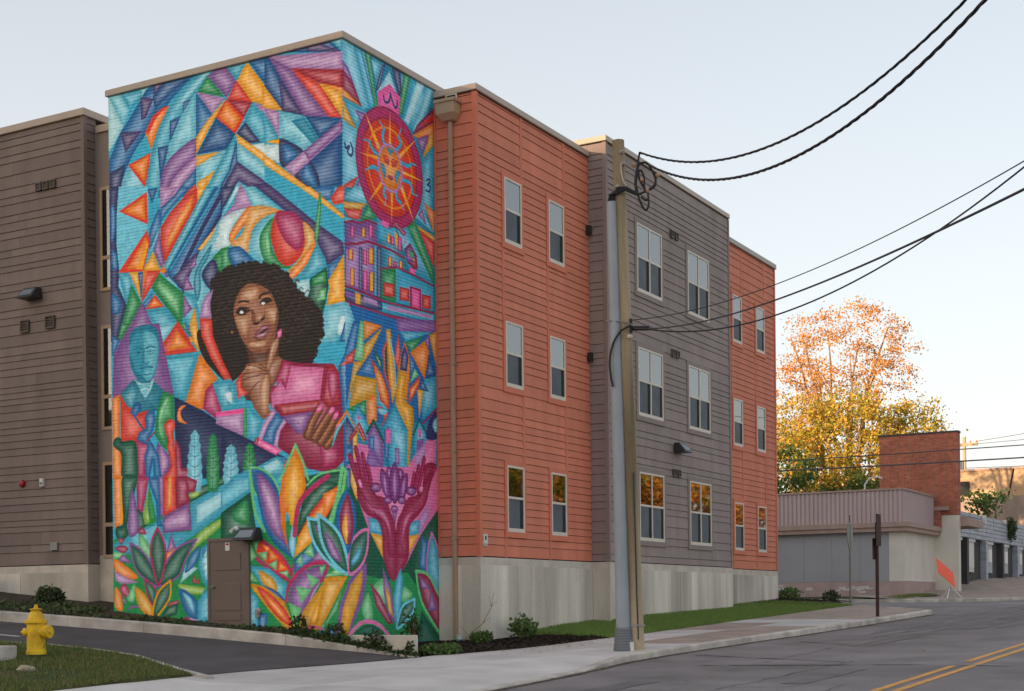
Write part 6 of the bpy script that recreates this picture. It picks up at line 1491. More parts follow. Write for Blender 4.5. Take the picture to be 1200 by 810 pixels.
for i in range(len(cuts)-1):
    u0, u1 = cuts[i], cuts[i+1]
    parts = ((0, .52), (.52, 1)) if u0 > -2.7 else ((0, .45), (.45, 1))
    for k, (a0, a1) in enumerate(parts):
        ma = M['slab']
        if (k == 0 and u0 > .3 and u0 < 5.5) or (k == 1 and u0 > 4.5 and u0 < 7) or u0 > 8: ma = M['slabb']
        slab(u0, u1, a0, a1, ma)
us = lsp(-30, 13.64, 25)
def kerbstone(par, p0, p1, zt, zb, wd, ma, name='kerb_stone', side=1):
    """a length of kerb: p0,p1 on the street edge, wd towards the pavement"""
    d = (Vector(p1)-Vector(p0)).normalized(); nrm = Vector((-d.y, d.x))*side; g = .004
    a, c = Vector(p0)+d*g, Vector(p1)-d*g; b = MB(); r = .025
    def ring(p, zt, zb): 
        q = p + nrm*wd; return [(p.x, p.y, zb), (p.x, p.y, zt-r), (p.x+nrm.x*r*.3, p.y+nrm.y*r*.3, zt-r*.35), (p.x+nrm.x*r, p.y+nrm.y*r, zt), (q.x, q.y, zt), (q.x, q.y, zb)]
    A, C = ring(a, zt[0], zb[0]), ring(c, zt[1], zb[1]); b.v = A+C
    for k in range(5): b.f.append((k, 6+k, 7+k, k+1) if side > 0 else (k+1, 7+k, 6+k, k)); b.m.append(0)
    b.f += [(0,1,2,3,4,5), (11,10,9,8,7,6)]; b.m += [0, 0]
    return b.build(name, ma, par)
for i in range(len(us)-1):
    u0, u1 = us[i], us[i+1]; p0, p1 = (u0, interp(KERB, u0)), (u1, interp(KERB, u1))
    zt = [HS(*p0)+.004, HS(*p1)+.004]; zb = [HR(*p0)-.1, HR(*p1)-.1]
    kerbstone(pv, p0, p1, zt, zb, .165, M['kerb'])
ret = [(13.64,-5.92),(13.85,-5.8),(15.6,-4.35),(17.3,-3.0),(17.8,-2.2),(18,-1.2),(18.05,0),(18.05,3)]
for p0, p1 in zip(ret, ret[1:]): kerbstone(pv, p0, p1, [HS(p0[0],p0[1])+.004, HS(p1[0],p1[1])+.004], [HR(*p0)-.1, HR(*p1)-.1], .165, M['kerb'])
b = MB(); P5 = [(13.612,-5.74),(13.8,-5.66),(15.5,-4.24),(17.18,-2.92),(17.1,-2.72),(14.7,-2.56),(13.612,-2.53)]
b.v += [(u, v, HS(u, v)-.003) for u, v in P5]; b.f.append(tuple(range(7))); b.m.append(0); b.build('paving_slab', M['slabb'], pv)
# road markings
def ribbon(name, pts, wd, dz, ma, label=None, parent=None):
    b = MB(); n = len(pts)
    for i, p in enumerate(pts):
        a, c = Vector(pts[max(0, i-1)][:2]), Vector(pts[min(n-1, i+1)][:2]); d = (c-a).normalized(); nn = Vector((-d.y, d.x)); w2 = (wd[i] if isinstance(wd, list) else wd)/2
        for s in (-1, 1): q = Vector(p[:2]) + nn*w2*s; b.v.append((q.x, q.y, HR(q.x, q.y)+dz))
    for i in range(n-1): b.f.append((2*i, 2*i+2, 2*i+3, 2*i+1)); b.m.append(0)
    o = b.build(name, ma)
    o['kind'] = 'structure'
    return o
for off, brk in ((0, 1), (-.27, 0)):
    ul = lsp(-40, 60, 51)
    pts = [(u, -9.93 + off - .033*(u+6.7)) for u in ul]
    if brk:
        ribbon('road_marking', [p for p in pts if p[0] < -2.9]+[(-2.75, -9.93-.033*3.9)], .12, .006, M['yline'])
        ribbon('road_marking', [(-1.9, -9.93-.033*4.8)]+[p for p in pts if p[0] > -1.8], .12, .006, M['yline'])
    else: ribbon('road_marking', pts, .12, .006, M['yline'])
rr = random.Random(3)
M['smear'] = mat('worn paint smear', lin(140, 140, 142), .8, .2, 8); M['track'] = mat('rubber streaked asphalt', lin(117, 112, 114), .85, .14, .55, .5, 150, fine=.16); M['grit'] = mat('gutter grit', lin(88, 78, 70), .95, .35, 9, .6, 60)
def wig(a, c, n, j): return [(a[0]+(c[0]-a[0])*i/n, a[1]+(c[1]-a[1])*i/n + rr.uniform(-j, j)) for i in range(n+1)]
ribbon('tar_seam', wig((-3.2,-6.0),(-2.55,-9.6),22,.03), [.02]+[rr.uniform(.02,.10) for _ in range(21)]+[.02], .008, M['tar'])
ribbon('tar_seam', wig((-1.0,-5.1),(-2.2,-8.2),14,.03), [rr.uniform(.02,.07) for _ in range(15)], .008, M['tar'])
ribbon('tar_seam', wig((2.6,-5.9),(2.0,-7.0),6,.03), [rr.uniform(.03,.08) for _ in range(7)], .008, M['tar'])
ribbon('paint_smear', wig((-2.5,-10.05),(-2.62,-10.9),9,.05), [.03]+[rr.uniform(.03,.16) for _ in range(8)]+[.02], .010, M['smear'])
for k in range(7):
    v = -6.6-.55*k; ribbon('wheel_track', wig((5+k*.5, v),(30, v-.9),16,.04), [.0]+[.3+.3*rr.random() for _ in range(15)]+[.0], .005, M['track'])
ribbon('gutter_grit', [(u, interp(KERB, u)-.06) for u in lsp(-30, 13.5, 90)], [rr.uniform(.08, .22) for _ in range(90)], .006, M['grit'])
M['patch'] = mat('asphalt repair patch', lin(116, 110, 111), .85, .2, 1.5, .7, 110, fine=.25)
for (a, c, wd) in (((-9,-6.2),(-6,-6.35),.5), ((1.5,-7.4),(5.5,-7.7),.45), ((-6,-8.6),(-3.4,-8.75),.35), ((7,-8.2),(13,-8.6),.6)):
    ribbon('road_patch', wig(a, c, 6, .02), [wd*rr.uniform(.8,1.1) for _ in range(7)], .0055, M['patch'])
for (a, c) in (((-9.5,-7.6),(-2,-8.3)), ((-4,-6.9),(8,-7.1)), ((-8,-5.6),(-6.3,-8.8)), ((3,-6.2),(4.6,-9.2)), ((-12,-9.2),(-6,-9.3))):
    ribbon('road_crack', wig(a, c, 40, .05), [rr.uniform(.006,.025) for _ in range(41)], .0075, M['tar'])
# driveway
KB = [(-.62,-3.46),(.6,-3.5),(2.1,-3.72),(3.6,-3.9),(5.3,-4.15),(7.0,-4.5),(8.5,-4.85),(10.5,-5.4),(13,-6.2),(20,-8.5)]     # (v,u) inner kerb line
GK = [(-.1,-8.25),(.35,-8.1),(.85,-7.9),(1.5,-7.5),(2.5,-7.12),(3.6,-7.0),(4.7,-7.1),(5.6,-7.5),(7,-8.4),(9,-9.8),(13,-13),(20,-18)]
HD = lambda u, v: H(u, v) - .01
def vgrid(name, vs, ufun, m, zfun, ma, kind='structure'):
    b = MB()
    for v in vs:
        u0, u1 = ufun(v)
        for j in range(m+1): u = u0+(u1-u0)*j/m; b.v.append((u, v, zfun(u, v)))
    n = m+1
    for i in range(len(vs)-1):
        for j in range(m): b.f.append((i*n+j, i*n+j+1, (i+1)*n+j+1, (i+1)*n+j)); b.m.append(0)
    o = b.build(name, ma, smooth=True)
    if kind: o['kind'] = kind
    return o
def xb(v): return interp([(q[1], q[0]) for q in sorted([p for p in BACK if -13 < p[0] < -2], key=lambda p: p[1])], v)
vgrid('driveway', lsp(-.66, .6, 9)+lsp(.8, 20, 32), lambda v: (max(interp(GK, v), xb(v)) if v < .24 else interp(GK, v), interp(KB, v)), 8, HD, M['drive'])
# kerb along the driveway and building bed
kb = thing('driveway_kerb', None, None, (-4, 3, H(-4, 3))); kb['kind'] = 'structure'
vs = [-.62, .6, 2.1, 3.6, 5.3, 7.0, 8.5, 10.5, 13, 20]
def kh(v): return .02 + .19 * sstep(v, -.7, 2.2)
for v0, v1 in zip(vs, vs[1:]):
    p0, p1 = (interp(KB, v0), v0), (interp(KB, v1), v1)
    kerbstone(kb, p0, p1, [HD(*p0)+kh(v0), HD(*p1)+kh(v1)], [HD(*p0)-.1, HD(*p1)-.1], .2, M['kerb'], side=-1)
gk = [-.1, .85, 2.5, 3.6, 4.7, 5.6, 7, 9, 13]
for v0, v1 in zip(gk, gk[1:]):
    p0, p1 = (interp(GK, v0), v0), (interp(GK, v1), v1)
    kerbstone(kb, p0, p1, [HD(*p0)+.035, HD(*p1)+.035], [HD(*p0)-.1, HD(*p1)-.1], .13, M['kerb'], side=1)
vgrid('parking_stripe', lsp(6.1, 12, 8), lambda v: (-6.62-.12*(v-6.1), -6.47-.12*(v-6.1)), 1, lambda u, v: HD(u, v)+.006, M['wline'])
# beds and lawns
HB = lambda u, v: H(u, v) + kh(v) - .02
vgrid('planting_bed', lsp(-.6, 20, 36), lambda v: (interp(KB, v)+.2, -3.1 if v > 1.0 else -3.24), 4, lambda u, v: HB(interp(KB, v)+.2, v) + .08*(u-interp(KB, v)-.2), M['soil'])
vgrid('planting_bed', lsp(7.06, 20, 14), lambda v: (-3.1, -1.9), 2, lambda u, v: HB(interp(KB, v)+.2, v) + .08*(u-interp(KB, v)-.2), M['soil'])
WB = [(-3.2,-.76),(0,-.71),(1.66,-.65),(1.85,-.59),(3.2,-.47),(5.14,-.38),(7.4,-.27),(13.1,-.13),(14.6,-.04),(17.5,.08),(18.4,.12),(20,.14)]
def wallv(u): return 1.03 if u < 0 else (0.02 if u < 5.18 or u > 13.2 else -.43)
def HG(u, v):
    a, c = interp(BACK, u), wallv(u); t = min(1, max(0, (v-a)/max(.05, c-a))); z0 = HS(u, a)
    return z0 + (interp(WB, u)-z0) * (t**.8 if u > 1.8 else t) - (.0 if t > 0 else .02) + (.05*math.sin(math.pi*t) if u < 2 else 0)
grid('mulch_bed', lsp(-3.1, -.02, 10)+lsp(0, 1.95, 6), lambda u: (interp(BACK, u), wallv(u)), 8, HG, M['mulch'])
grid('lawn_bank', lsp(1.6, 5.16, 14)+lsp(5.19, 13.18, 22)+lsp(13.22, 17.2, 12), lambda u: (interp(BACK, u)+ (0 if u > 1.95 else (1.95-u)*2.2), wallv(u)), 8, lambda u, v: HG(u, v)+.012, M['turf'])
grid('mulch_bed', lsp(15.6, 19.6, 10), lambda u: (-2.4 + .9*abs(u-17.6)/2, 1.0), 5, lambda u, v: HG(min(u, 19), v)+.03, M['mulch'])
# grass island with the hydrant
def isl(v): return (-16 if v > .6 else xb(v)*1.0-.0, interp(GK, v))
IG = lambda u, v: HD(u, v) + .03 - .05*sstep(interp(GK, v)-u, 1.0, 4)
b = MB(); rows = lsp(0.02, 9, 40)
for v in rows:
    lo = -16.; hi = interp(GK, v)-.12
    for j in range(9): u = lo+(hi-lo)*j/8; vb = interp(BACK, u); vv = max(v, vb-.12); b.v.append((u, vv, IG(u, vv) - (.08 if vv < vb else 0)))
for i in range(len(rows)-1):
    for j in range(8): b.f.append((i*9+j, i*9+j+1, (i+1)*9+j+1, (i+1)*9+j)); b.m.append(0)
o = b.build('lawn_island', M['turf'], smooth=True); o['kind'] = 'structure'
# far block pavement
fu = [30,31,33,35,37.5,41,46,52,63,80,120]; kz = [.1,.1,.11,.12,.13,.22,.38,.6,1.0,1.6,2.6]; kv = [-1.0,-1.9,-2.9,-3.5,-4.1,-4.2,-4.3,-4.3,-4.3,-4.3,-4.3]; wz = [.28,.29,.31,.32,.45,.62,.88,1.29,1.52,2.0,3.0]
b = MB()
for u, z0, v0, z1 in zip(fu, kz, kv, wz):
    for j in range(5): t = j/4; b.v.append((u, v0+(1.2-v0)*t, z0+(z1-z0)*t))
for i in range(len(fu)-1):
    for j in range(4): b.f.append((i*5+j, (i+1)*5+j, (i+1)*5+j+1, i*5+j+1)); b.m.append(0)
o = b.build('far_pavement', M['slabb']); o['kind'] = 'structure'
fk = thing('far_kerb', None, None, (34, -3, 0)); fk['kind'] = 'structure'
M['redk'] = mat('red painted kerb', lin(170, 98, 84), .8, .2, 4)
for i in range(len(fu)-1):
    p0, p1 = (fu[i], kv[i]-.15), (fu[i+1], kv[i+1]-.15)
    kerbstone(fk, p0, p1, [kz[i]+.02, kz[i+1]+.02], [kz[i]-.4, kz[i+1]-.4], .16, M['redk'] if 3 < i < 7 else M['kerb'])
kerbstone(fk, (30,6), (30,-1.15), [.2,.12], [-.3,-.3], .16, M['kerb'])
b = MB(); b.quad((30.1,-1.1,.11),(36,-1.1,.3),(36,12,.32),(30.1,12,.2)); o = b.build('far_verge', M['turf']); o['kind'] = 'structure'
# ------------------------------------------------------------------ the apartment building
ZF, ZR, ZG, ZM = 1.025, 10.72, 11.035, 10.89
bld = thing('apartment_building', 'three-storey apartment building in red and grey siding with a mural tower', 'building', (0, 1, -.7))
SUNK = .028
def core(name, x0, x1, y0, y1, z0, z1, ma): return MB().box(x0, x1, y0, y1, z0, z1).build(name, ma, bld)
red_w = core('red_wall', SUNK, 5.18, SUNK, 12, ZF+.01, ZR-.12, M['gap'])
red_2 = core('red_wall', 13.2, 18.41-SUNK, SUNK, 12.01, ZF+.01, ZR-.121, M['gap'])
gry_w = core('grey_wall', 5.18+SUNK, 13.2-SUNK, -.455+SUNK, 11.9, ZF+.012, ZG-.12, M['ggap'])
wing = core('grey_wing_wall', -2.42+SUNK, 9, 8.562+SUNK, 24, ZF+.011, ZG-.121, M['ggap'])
rec = MB().box(-2.08, 4, 7.0, 8.58, ZF+.2, ZR-.122).build('recessed_wall', M['greytrim'], bld)
# mural tower: solid core set back behind real brick courses
U0, V0, V1 = -3.2, 1.011, 7.037
img = {}
for face, wd in (('F', 603), ('R', 321)):
    px = paint_mural(MURAL, face, wd, 1240, 1.2); n_y, n_x = px.shape[:2]
    im = bpy.data.images.new('mural_' + face, n_x, n_y, float_buffer=False); im.colorspace_settings.name = 'sRGB'
    a = np.ones((n_y, n_x, 4), np.float32); a[..., :3] = np.clip(px, 0, 1); im.pixels.foreach_set(a.ravel()); im.update(); img[face] = im
def mural_mat(face):
    m = bpy.data.materials.new('mural paint ' + face); m.use_nodes = True; t = m.node_tree; b = t.nodes['Principled BSDF']
    b.inputs['Roughness'].default_value = .62; b.inputs['Specular IOR Level'].default_value = .25
    g = t.nodes.new('ShaderNodeNewGeometry'); sp = t.nodes.new('ShaderNodeSeparateXYZ'); t.links.new(g.outputs['Position'], sp.inputs[0])
    def ma(src, off, sca):
        a = t.nodes.new('ShaderNodeMath'); a.operation = 'ADD'; a.inputs[1].default_value = off; t.links.new(src, a.inputs[0])
        c = t.nodes.new('ShaderNodeMath'); c.operation = 'MULTIPLY'; c.inputs[1].default_value = sca; t.links.new(a.outputs[0], c.inputs[0]); return c.outputs[0]
    cb = t.nodes.new('ShaderNodeCombineXYZ')
    t.links.new(ma(sp.outputs[1], -V0, 1/6.03) if face == 'F' else ma(sp.outputs[0], -U0, 1/3.21), cb.inputs[0]); t.links.new(ma(sp.outputs[2], 1.2, 1/12.4), cb.inputs[1])
    im = t.nodes.new('ShaderNodeTexImage'); im.image = img[face]; im.extension = 'EXTEND'; t.links.new(cb.outputs[0], im.inputs[0])
    n = t.nodes.new('ShaderNodeTexNoise'); n.inputs['Scale'].default_value = 9; n.inputs['Detail'].default_value = 6; t.links.new(g.outputs['Position'], n.inputs['Vector'])
    r = t.nodes.new('ShaderNodeMapRange'); r.inputs[1].default_value = .3; r.inputs[2].default_value = .7; r.inputs[3].default_value = .84*MGAIN; r.inputs[4].default_value = 1.16*MGAIN; t.links.new(n.outputs[0], r.inputs[0])
    hs = t.nodes.new('ShaderNodeHueSaturation'); hs.inputs['Saturation'].default_value = MSAT; t.links.new(im.outputs[0], hs.inputs['Color'])
    vm = t.nodes.new('ShaderNodeVectorMath'); vm.operation = 'SCALE'; t.links.new(hs.outputs[0], vm.inputs[0]); t.links.new(r.outputs[0], vm.inputs['Scale']); t.links.new(vm.outputs[0], b.inputs['Base Color'])
    return m
MGAIN, MSAT = 1.5, 1.04
mF, mR = mural_mat('F'), mural_mat('R')
b = MB(); x0, x1, y0, y1, z0, z1 = U0+.013, 6, V0+.013, V1-.002, -1.1, ZM-.11
b.quad((x0,y1,z0),(x0,y0,z0),(x0,y0,z1),(x0,y1,z1),0); b.quad((x0,y0,z0),(x1,y0,z0),(x1,y0,z1),(x0,y0,z1),1)
b.quad((x0,y1,z1),(x0,y0,z1),(x1,y0,z1),(x1,y1,z1),2); b.quad((x1,y1,z0),(x0,y1,z0),(x0,y1,z1),(x1,y1,z1),2)
tower = b.build('mural_wall', [mF, mR, M['concs']], bld); tower['label'] = 'brick tower wall painted with a bright mural of people, plants and shapes'
def bricks(face, length, mort, skip=None):
    b = MB(); ch, bl = .0677, .2032; rw = random.Random(5 if face == 'F' else 6); z = -1.1; k = 0
    while z + ch < ZM-.1:
        x = -(bl/2 if k % 2 else 0.)
        while x < length:
            a, c = max(0, x+.0015), min(length, x+bl-.0015); x += bl
            if c-a < .03: continue
            if skip and skip(a, c, z): continue
            d = rw.uniform(-.0014, .0014); e = .0047
            za, zb = z+e, z+ch-e
            if face == 'F':
                q = U0+d; o_ = U0+.013
                P = [(o_,V0+a,za),(o_,V0+c,za),(o_,V0+c,zb),(o_,V0+a,zb),(q,V0+a,za),(q,V0+c,za),(q,V0+c,zb),(q,V0+a,zb)]
                fs = ((7,6,5,4),(4,5,1,0),(6,7,3,2),(5,6,2,1),(7,4,0,3))
            else:
                q = V0+d; o_ = V0+.013
                P = [(U0+a,o_,za),(U0+c,o_,za),(U0+c,o_,zb),(U0+a,o_,zb),(U0+a,q,za),(U0+c,q,za),(U0+c,q,zb),(U0+a,q,zb)]
                fs = ((4,5,6,7),(0,1,5,4),(7,6,2,3),(1,2,6,5),(3,0,4,7))
            n = len(b.v); b.v += P
            for f_ in fs: b.f.append(tuple(n+i for i in f_)); b.m.append(0)
        z += ch; k += 1
    o = b.build('painted_bricks', mort, tower); o['kind'] = 'stuff'; return o
bricks('F', V1-V0, mF, lambda a, c, z: a < 3.36 and c > 2.42 and z < 1.36)
bricks('R', 3.2, mR)
# copings
def coping(name, x0, x1, y0, y1, zt, h, ma, oh=.05):
    return MB().box(x0-oh, x1+oh, y0-oh, y1+oh, zt-h, zt).build(name, ma, bld, bevel=.012)
coping('roof_coping', U0, 6, V0, V1, ZM, .13, M['cope'], .05)
coping('roof_coping', 0, 5.12, 0, 12, ZR, .13, M['cope'], .04)
coping('roof_coping', 5.18, 13.2, -.455, 11.9, ZG, .13, M['cope'], .03)
coping('roof_coping', 13.27, 18.41, 0, 12, ZR-.002, .15, M['copeg'], .05)
coping('roof_coping', -2.42, 9, 8.562, 24, ZG-.002, .16, M['cope'], .05)
MB().box(-2.13, 3, 7.1, 8.50, ZR-.16, ZR-.004).build('roof_coping', M['cope'], bld)
# siding ---------------------------------------------------------------
bm_ = MB(); t0, t1 = -.022, -.007
bm_.hexa([(0,t0,0),(1,t0,0),(1,.012,0),(0,.012,0),(0,t1,1),(1,t1,1),(1,.012,1),(0,.012,1)])
tmp = bm_.build('siding_board', M['red']); board_red = tmp.data; bpy.data.objects.remove(tmp)
tmp = bm_.build('siding_board', M['grey']); board_grey = tmp.data; bpy.data.objects.remove(tmp)
tmp = bm_.build('siding_board', M['wing']); board_wing = tmp.data; bpy.data.objects.remove(tmp)
rows_red = []; z = ZF+.02; rz = random.Random(2)
while z < ZR-.2:
    wide = (9.3 < z < 10.1) or (4.05 < z < 4.95) or (1.0 < z < 1.05)
    h = .247 if wide else .163; h = min(h, ZR-.155-z); rows_red.append((z, h)); z += h
def rnd_rows(seed, top, z=ZF+.02):
    q = random.Random(seed); out = []
    while z < top-.2:
        h = q.choice((.135,.165,.165,.165,.20,.25,.29)); h = min(h, top-.155-z); out.append((z, h)); z += h
    return out
rows_g = rnd_rows(11, ZG); rows_w = rnd_rows(23, ZG)
boards = []   # (area, mesh, parent, loc, rot, scale)
def sub(iv, cutl):
    out = [iv]
    for a, c in cutl:
        nxt = []
        for p, q in out:
            if c <= p or a >= q: nxt.append((p, q)); continue
            if a > p: nxt.append((p, a))
            if c < q: nxt.append((c, q))
        out = nxt
    return out
jr = random.Random(77)
def side(par, me, plane, a0, a1, axis, rows, blocks, bott=None):
    """axis 'u': wall facing the street at Y=plane, from X=a0 to a1; axis 'v': wall facing -X at X=plane, from Y=a0 to a1"""
    for z, h in rows:
        cuts_, extra = [], []
        for a, c, zl, zh in blocks:
            ov = min(z+h, zh)-max(z, zl)
            if ov <= .012: continue
            cuts_.append((a, c))
            if zh < z+h-.03 and zl <= z+.01: extra.append((a, c, zh, z+h-zh))
            elif zl > z+.03 and zh >= z+h-.01: extra.append((a, c, z, zl-z))
        todo = [(p, q, z, h) for p, q in sub((a0, a1), cuts_)]
        for a, c, e, f in extra:
            others = [(x0, x1) for x0, x1, zl, zh in blocks if min(e+f, zh)-max(e, zl) > .012]
            todo += [(p, q, e, f) for p, q in sub((max(a, a0), min(c, a1)), others)]
        cutd = []
        for p, q, zz, hh in todo:
            while q-p > 3.0:
                m = p + jr.uniform(1.2, 2.6); cutd.append((p, m, zz, hh)); p = m
            cutd.append((p, q, zz, hh))
        for p, q, zz, hh in cutd:
            if q-p < .04: continue
            g = .0025
            if axis == 'u': loc, rot, mid = (p+g, plane+SUNK-.006, zz+.004), 0., ((p+q)/2, plane)
            else: loc, rot, mid = (plane+SUNK-.006, q-g, zz+.004), -math.pi/2, (plane, (p+q)/2)
            d = depth(*mid); fs = abs(rt.x) if axis == 'u' else abs(rt.y)
            boards.append(((q-p)*hh/d/d*fs, me, par, loc, rot, (q-p-2*g, 1, hh-.009)))
def trim(par, plane, a0, a1, z0, z1, axis, ma, pr=.03, name='trim_board'):
    b = MB()
    if axis == 'u': b.box(a0, a1, plane+SUNK-.001-pr-.012, plane+SUNK, z0, z1)
    else: b.box(plane+SUNK-.001-pr-.012, plane+SUNK, a0, a1, z0, z1)
    return b.build(name, ma, par)
# windows
def window(par, u0, u1, z0, z1, plane, panes, floor, ma, sur=.09, vari=0):
    """double-hung window with surround on a street-facing wall"""
    wn = MB(); y = plane + SUNK
    yo = y-.042
    for a, c, e, f in ((u0-sur, u0, z0-.05, z1+sur), (u1, u1+sur, z0-.05, z1+sur), (u0, u1, z1, z1+sur), (u0-sur-.02, u1+sur+.02, z0-.17, z0-.05)): wn.box(a, c, yo if e > z0-.1 else yo-.006, y, e, f)
    w_ = wn.build('window', ma, bld)
    f = MB(); fr = .045; ym = (z0+z1)/2; yf = y-.05; n = panes; us_ = [u0+(u1-u0)*k/n for k in range(n+1)]
    f.box(u0, u1, yf, y, z0-.05, z0+fr*.7); f.box(u0, u1, yf+.001, y, z1-fr, z1-.001)
    for k in range(n+1): hw = fr*.55 if 0 < k < n else fr; a = us_[k]-(hw if k == n else (hw if 0 < k else 0)); c = us_[k]+(hw if k == 0 else (hw if k < n else 0)); f.box(a, c, yf+.002, y, z0+fr*.6, z1-fr)
    for k in range(n): f.box(us_[k]+.01, us_[k+1]-.01, yf+.008, y, ym-.025, ym+.025)
    f.build('window_frame', M['frame'], w_)
    for k in range(n):
        a, c = us_[k]+fr*.5, us_[k+1]-fr*.5
        MB().box(a, c, y-.032, y-.029, ym+.02, z1-fr+.005).build('pane', M['glass'], w_)
        MB().box(a, c, y-.020, y-.018, z0+.02, ym-.02).build('pane', M['glassd'], w_)
        sc_ = MB(); sc_.box(a, c-(c-a)*.24, y-.030, y-.027, z0+.02, ym-.02); sc_.build('insect_screen', M['screen'], w_)
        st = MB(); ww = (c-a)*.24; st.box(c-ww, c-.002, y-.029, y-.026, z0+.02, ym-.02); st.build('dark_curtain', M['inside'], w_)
        if floor > 0:
            bl = MB(); nb = 22
            for i in range(nb): zz = ym+.03+(z1-fr-ym-.04)*i/nb; hh = (z1-fr-ym-.04)/nb; bl.quad((a,y-.020,zz),(c,y-.020,zz),(c,y-.010,zz+hh*.96),(a,y-.010,zz+hh*.96))
            bl.build('blind', M['blind'], w_)
        else:
            MB().box(a, c, y-.012, y-.004, ym+.02, z1-fr).build('room_panel', M['curtain'] if n == 1 else M['inside'], w_)  # flat backing panel; the dark variant has the room's shade in its colour
            cu = MB(); cu.box(c-(c-a)*.3, c-.01, y-.020, y-.014, ym+.02, z1-fr); cu.build('curtain', M['curtain'], w_)
    return w_
ZW = {0: (1.635, 2.995), 1: (4.715, 6.055), 2: (7.765, 9.105)}; ZGW = {0: (1.635, 3.275), 1: (4.705, 6.34), 2: (7.75, 9.38)}
for off, par in ((0, red_w), (13.49, red_2)):
    blk = []; pl = 0.
    for ci, (ua, ub) in enumerate(((1.13, 1.875), (3.13, 3.865))):
        ua += off; ub += off
        for fl in range(3):
            z0, z1 = ZW[fl]; window(par, ua, ub, z0, z1, pl, 1, fl, M['redtrim']); blk.append((ua-.09, ub+.09, z0-.16, z1+.09))
        tb = [(ub-.005, ub+.09, ZW[2][1]+.09, ZR-.16), (ua-.09, ua+.005, ZW[1][1]+.09, ZW[2][0]-.17), (ub-.005, ub+.09, ZW[0][1]+.09, ZW[1][0]-.17), (ua-.09, ua+.005, ZF+.01, ZW[0][0]-.17)]
        for a, c, e, f in tb: trim(par, pl, a, c, e, f, 'u', M['redtrim'], .016); blk.append((a, c, e, f))
    a0, a1 = (.085, 5.18) if off == 0 else (13.2, 18.33)
    side(par, board_red, pl, a0, a1, 'u', rows_red, blk)
side(red_w, board_red, 0., .085, 1.0, 'v', rows_red, [])
b = MB(); b.box(-.012, .085, -.012, .085, ZF+.005, ZR-.155); b.build('corner_trim', M['redtrim'], red_w)
b = MB(); b.box(18.33, 18.425, -.012, .085, ZF+.005, ZR-.155); b.build('corner_trim', M['redtrim'], red_2)
b = MB(); b.box(-.011, .02, .965, 1.008, ZF+.005, ZR-.156); b.build('corner_trim', M['redtrim'], red_w)
blk = []
for ua, ub in ((6.885, 8.39), (10.11, 11.61)):
    for fl in range(3): z0, z1 = ZGW[fl]; window(gry_w, ua, ub, z0, z1, -.455, 2, fl, M['greytrim'], .11); blk.append((ua-.11, ub+.11, z0-.16, z1+.11))
side(gry_w, board_grey, -.455, 5.27, 13.12, 'u', rows_g, blk)
side(gry_w, board_grey, 5.18, -.37, .02, 'v', rows_g, [])
side(gry_w, board_grey, 5.18, .02, 3, 'v', [r for r in rows_g if r[0] > ZR-.3], [])
for x0, x1 in ((5.168, 5.265), (13.118, 13.212)): MB().box(x0, x1, -.467, -.37, ZF+.004, ZG-.155).build('corner_trim', M['greytrim'], gry_w)
side(wing, board_wing, -2.42, 8.65, 15, 'v', rows_w, [])
side(wing, board_wing, 8.562, -2.335, -2.05, 'u', rows_w, [])
MB().box(-2.432, -2.335, 8.55, 8.65, ZF+.004, ZG-.16).build('corner_trim', M['wing'], wing)
boards.sort(key=lambda q: -q[0])
for ar, me, par, loc, rot, scl in boards[:300]: inst('siding_board', me, par, loc, rot, scl)
rest = MB()
for ar, me, par, loc, rot, scl in boards[300:]:
    mw = Matrix.Translation(loc) @ Matrix.Rotation(rot, 4, 'Z') @ Matrix.Diagonal((*scl, 1))
    rest.hexa([mw @ v.co for v in me.vertices], 0 if me is board_red else (1 if me is board_grey else 2))
o = rest.build('siding_boards', [M['red'], M['grey'], M['wing']], bld); o['kind'] = 'stuff'
# foundations: concrete cast against vertical boards, each panel its own piece
def foundation(x0, x1, y0, y1, zt, zb): return MB().box(x0, x1, y0, y1, zb, zt).build('foundation', M['concs'], bld)
rf = random.Random(4)
def panels(par, plane, a0, a1, axis, zt=ZF-.16, zb=-1.3):
    a = a0
    while a < a1-.05:
        wd = rf.choice((.42, .5, .62, .62, .75)); c = min(a1, a+wd); 
        if a1-c < .2: c = a1
        d = rf.uniform(.004, .016)
        if axis == 'u': b = MB().box(a+.003, c-.003, plane-d, plane+.02, zb, zt)
        else: b = MB().box(plane-d, plane+.02, a+.003, c-.003, zb, zt)
        b.build('concrete_panel', M['conc'], par); a = c
f1 = foundation(.0, 5.2, 0., 12, ZF, -1.4); panels(f1, 0., .0, 5.18, 'u'); panels(f1, 0., .02, 1.0, 'v')
f2 = foundation(5.18, 13.2, -.455, 11, ZF+.002, -1.4); panels(f2, -.455, 5.17, 13.21, 'u'); panels(f2, 5.18, -.44, -.02, 'v')
f3 = foundation(13.21, 18.41, 0., 12, ZF+.001, -1.4); panels(f3, 0., 13.22, 18.42, 'u')
f4 = foundation(-2.42, 9, 8.562, 24, ZF+.003, -1.3); panels(f4, -2.42, 8.56, 15, 'v'); panels(f4, 8.562, -2.4, -1.9, 'u')
f5 = foundation(-2.08, 4, 7.0, 8.56, ZF+.2, -1.3)
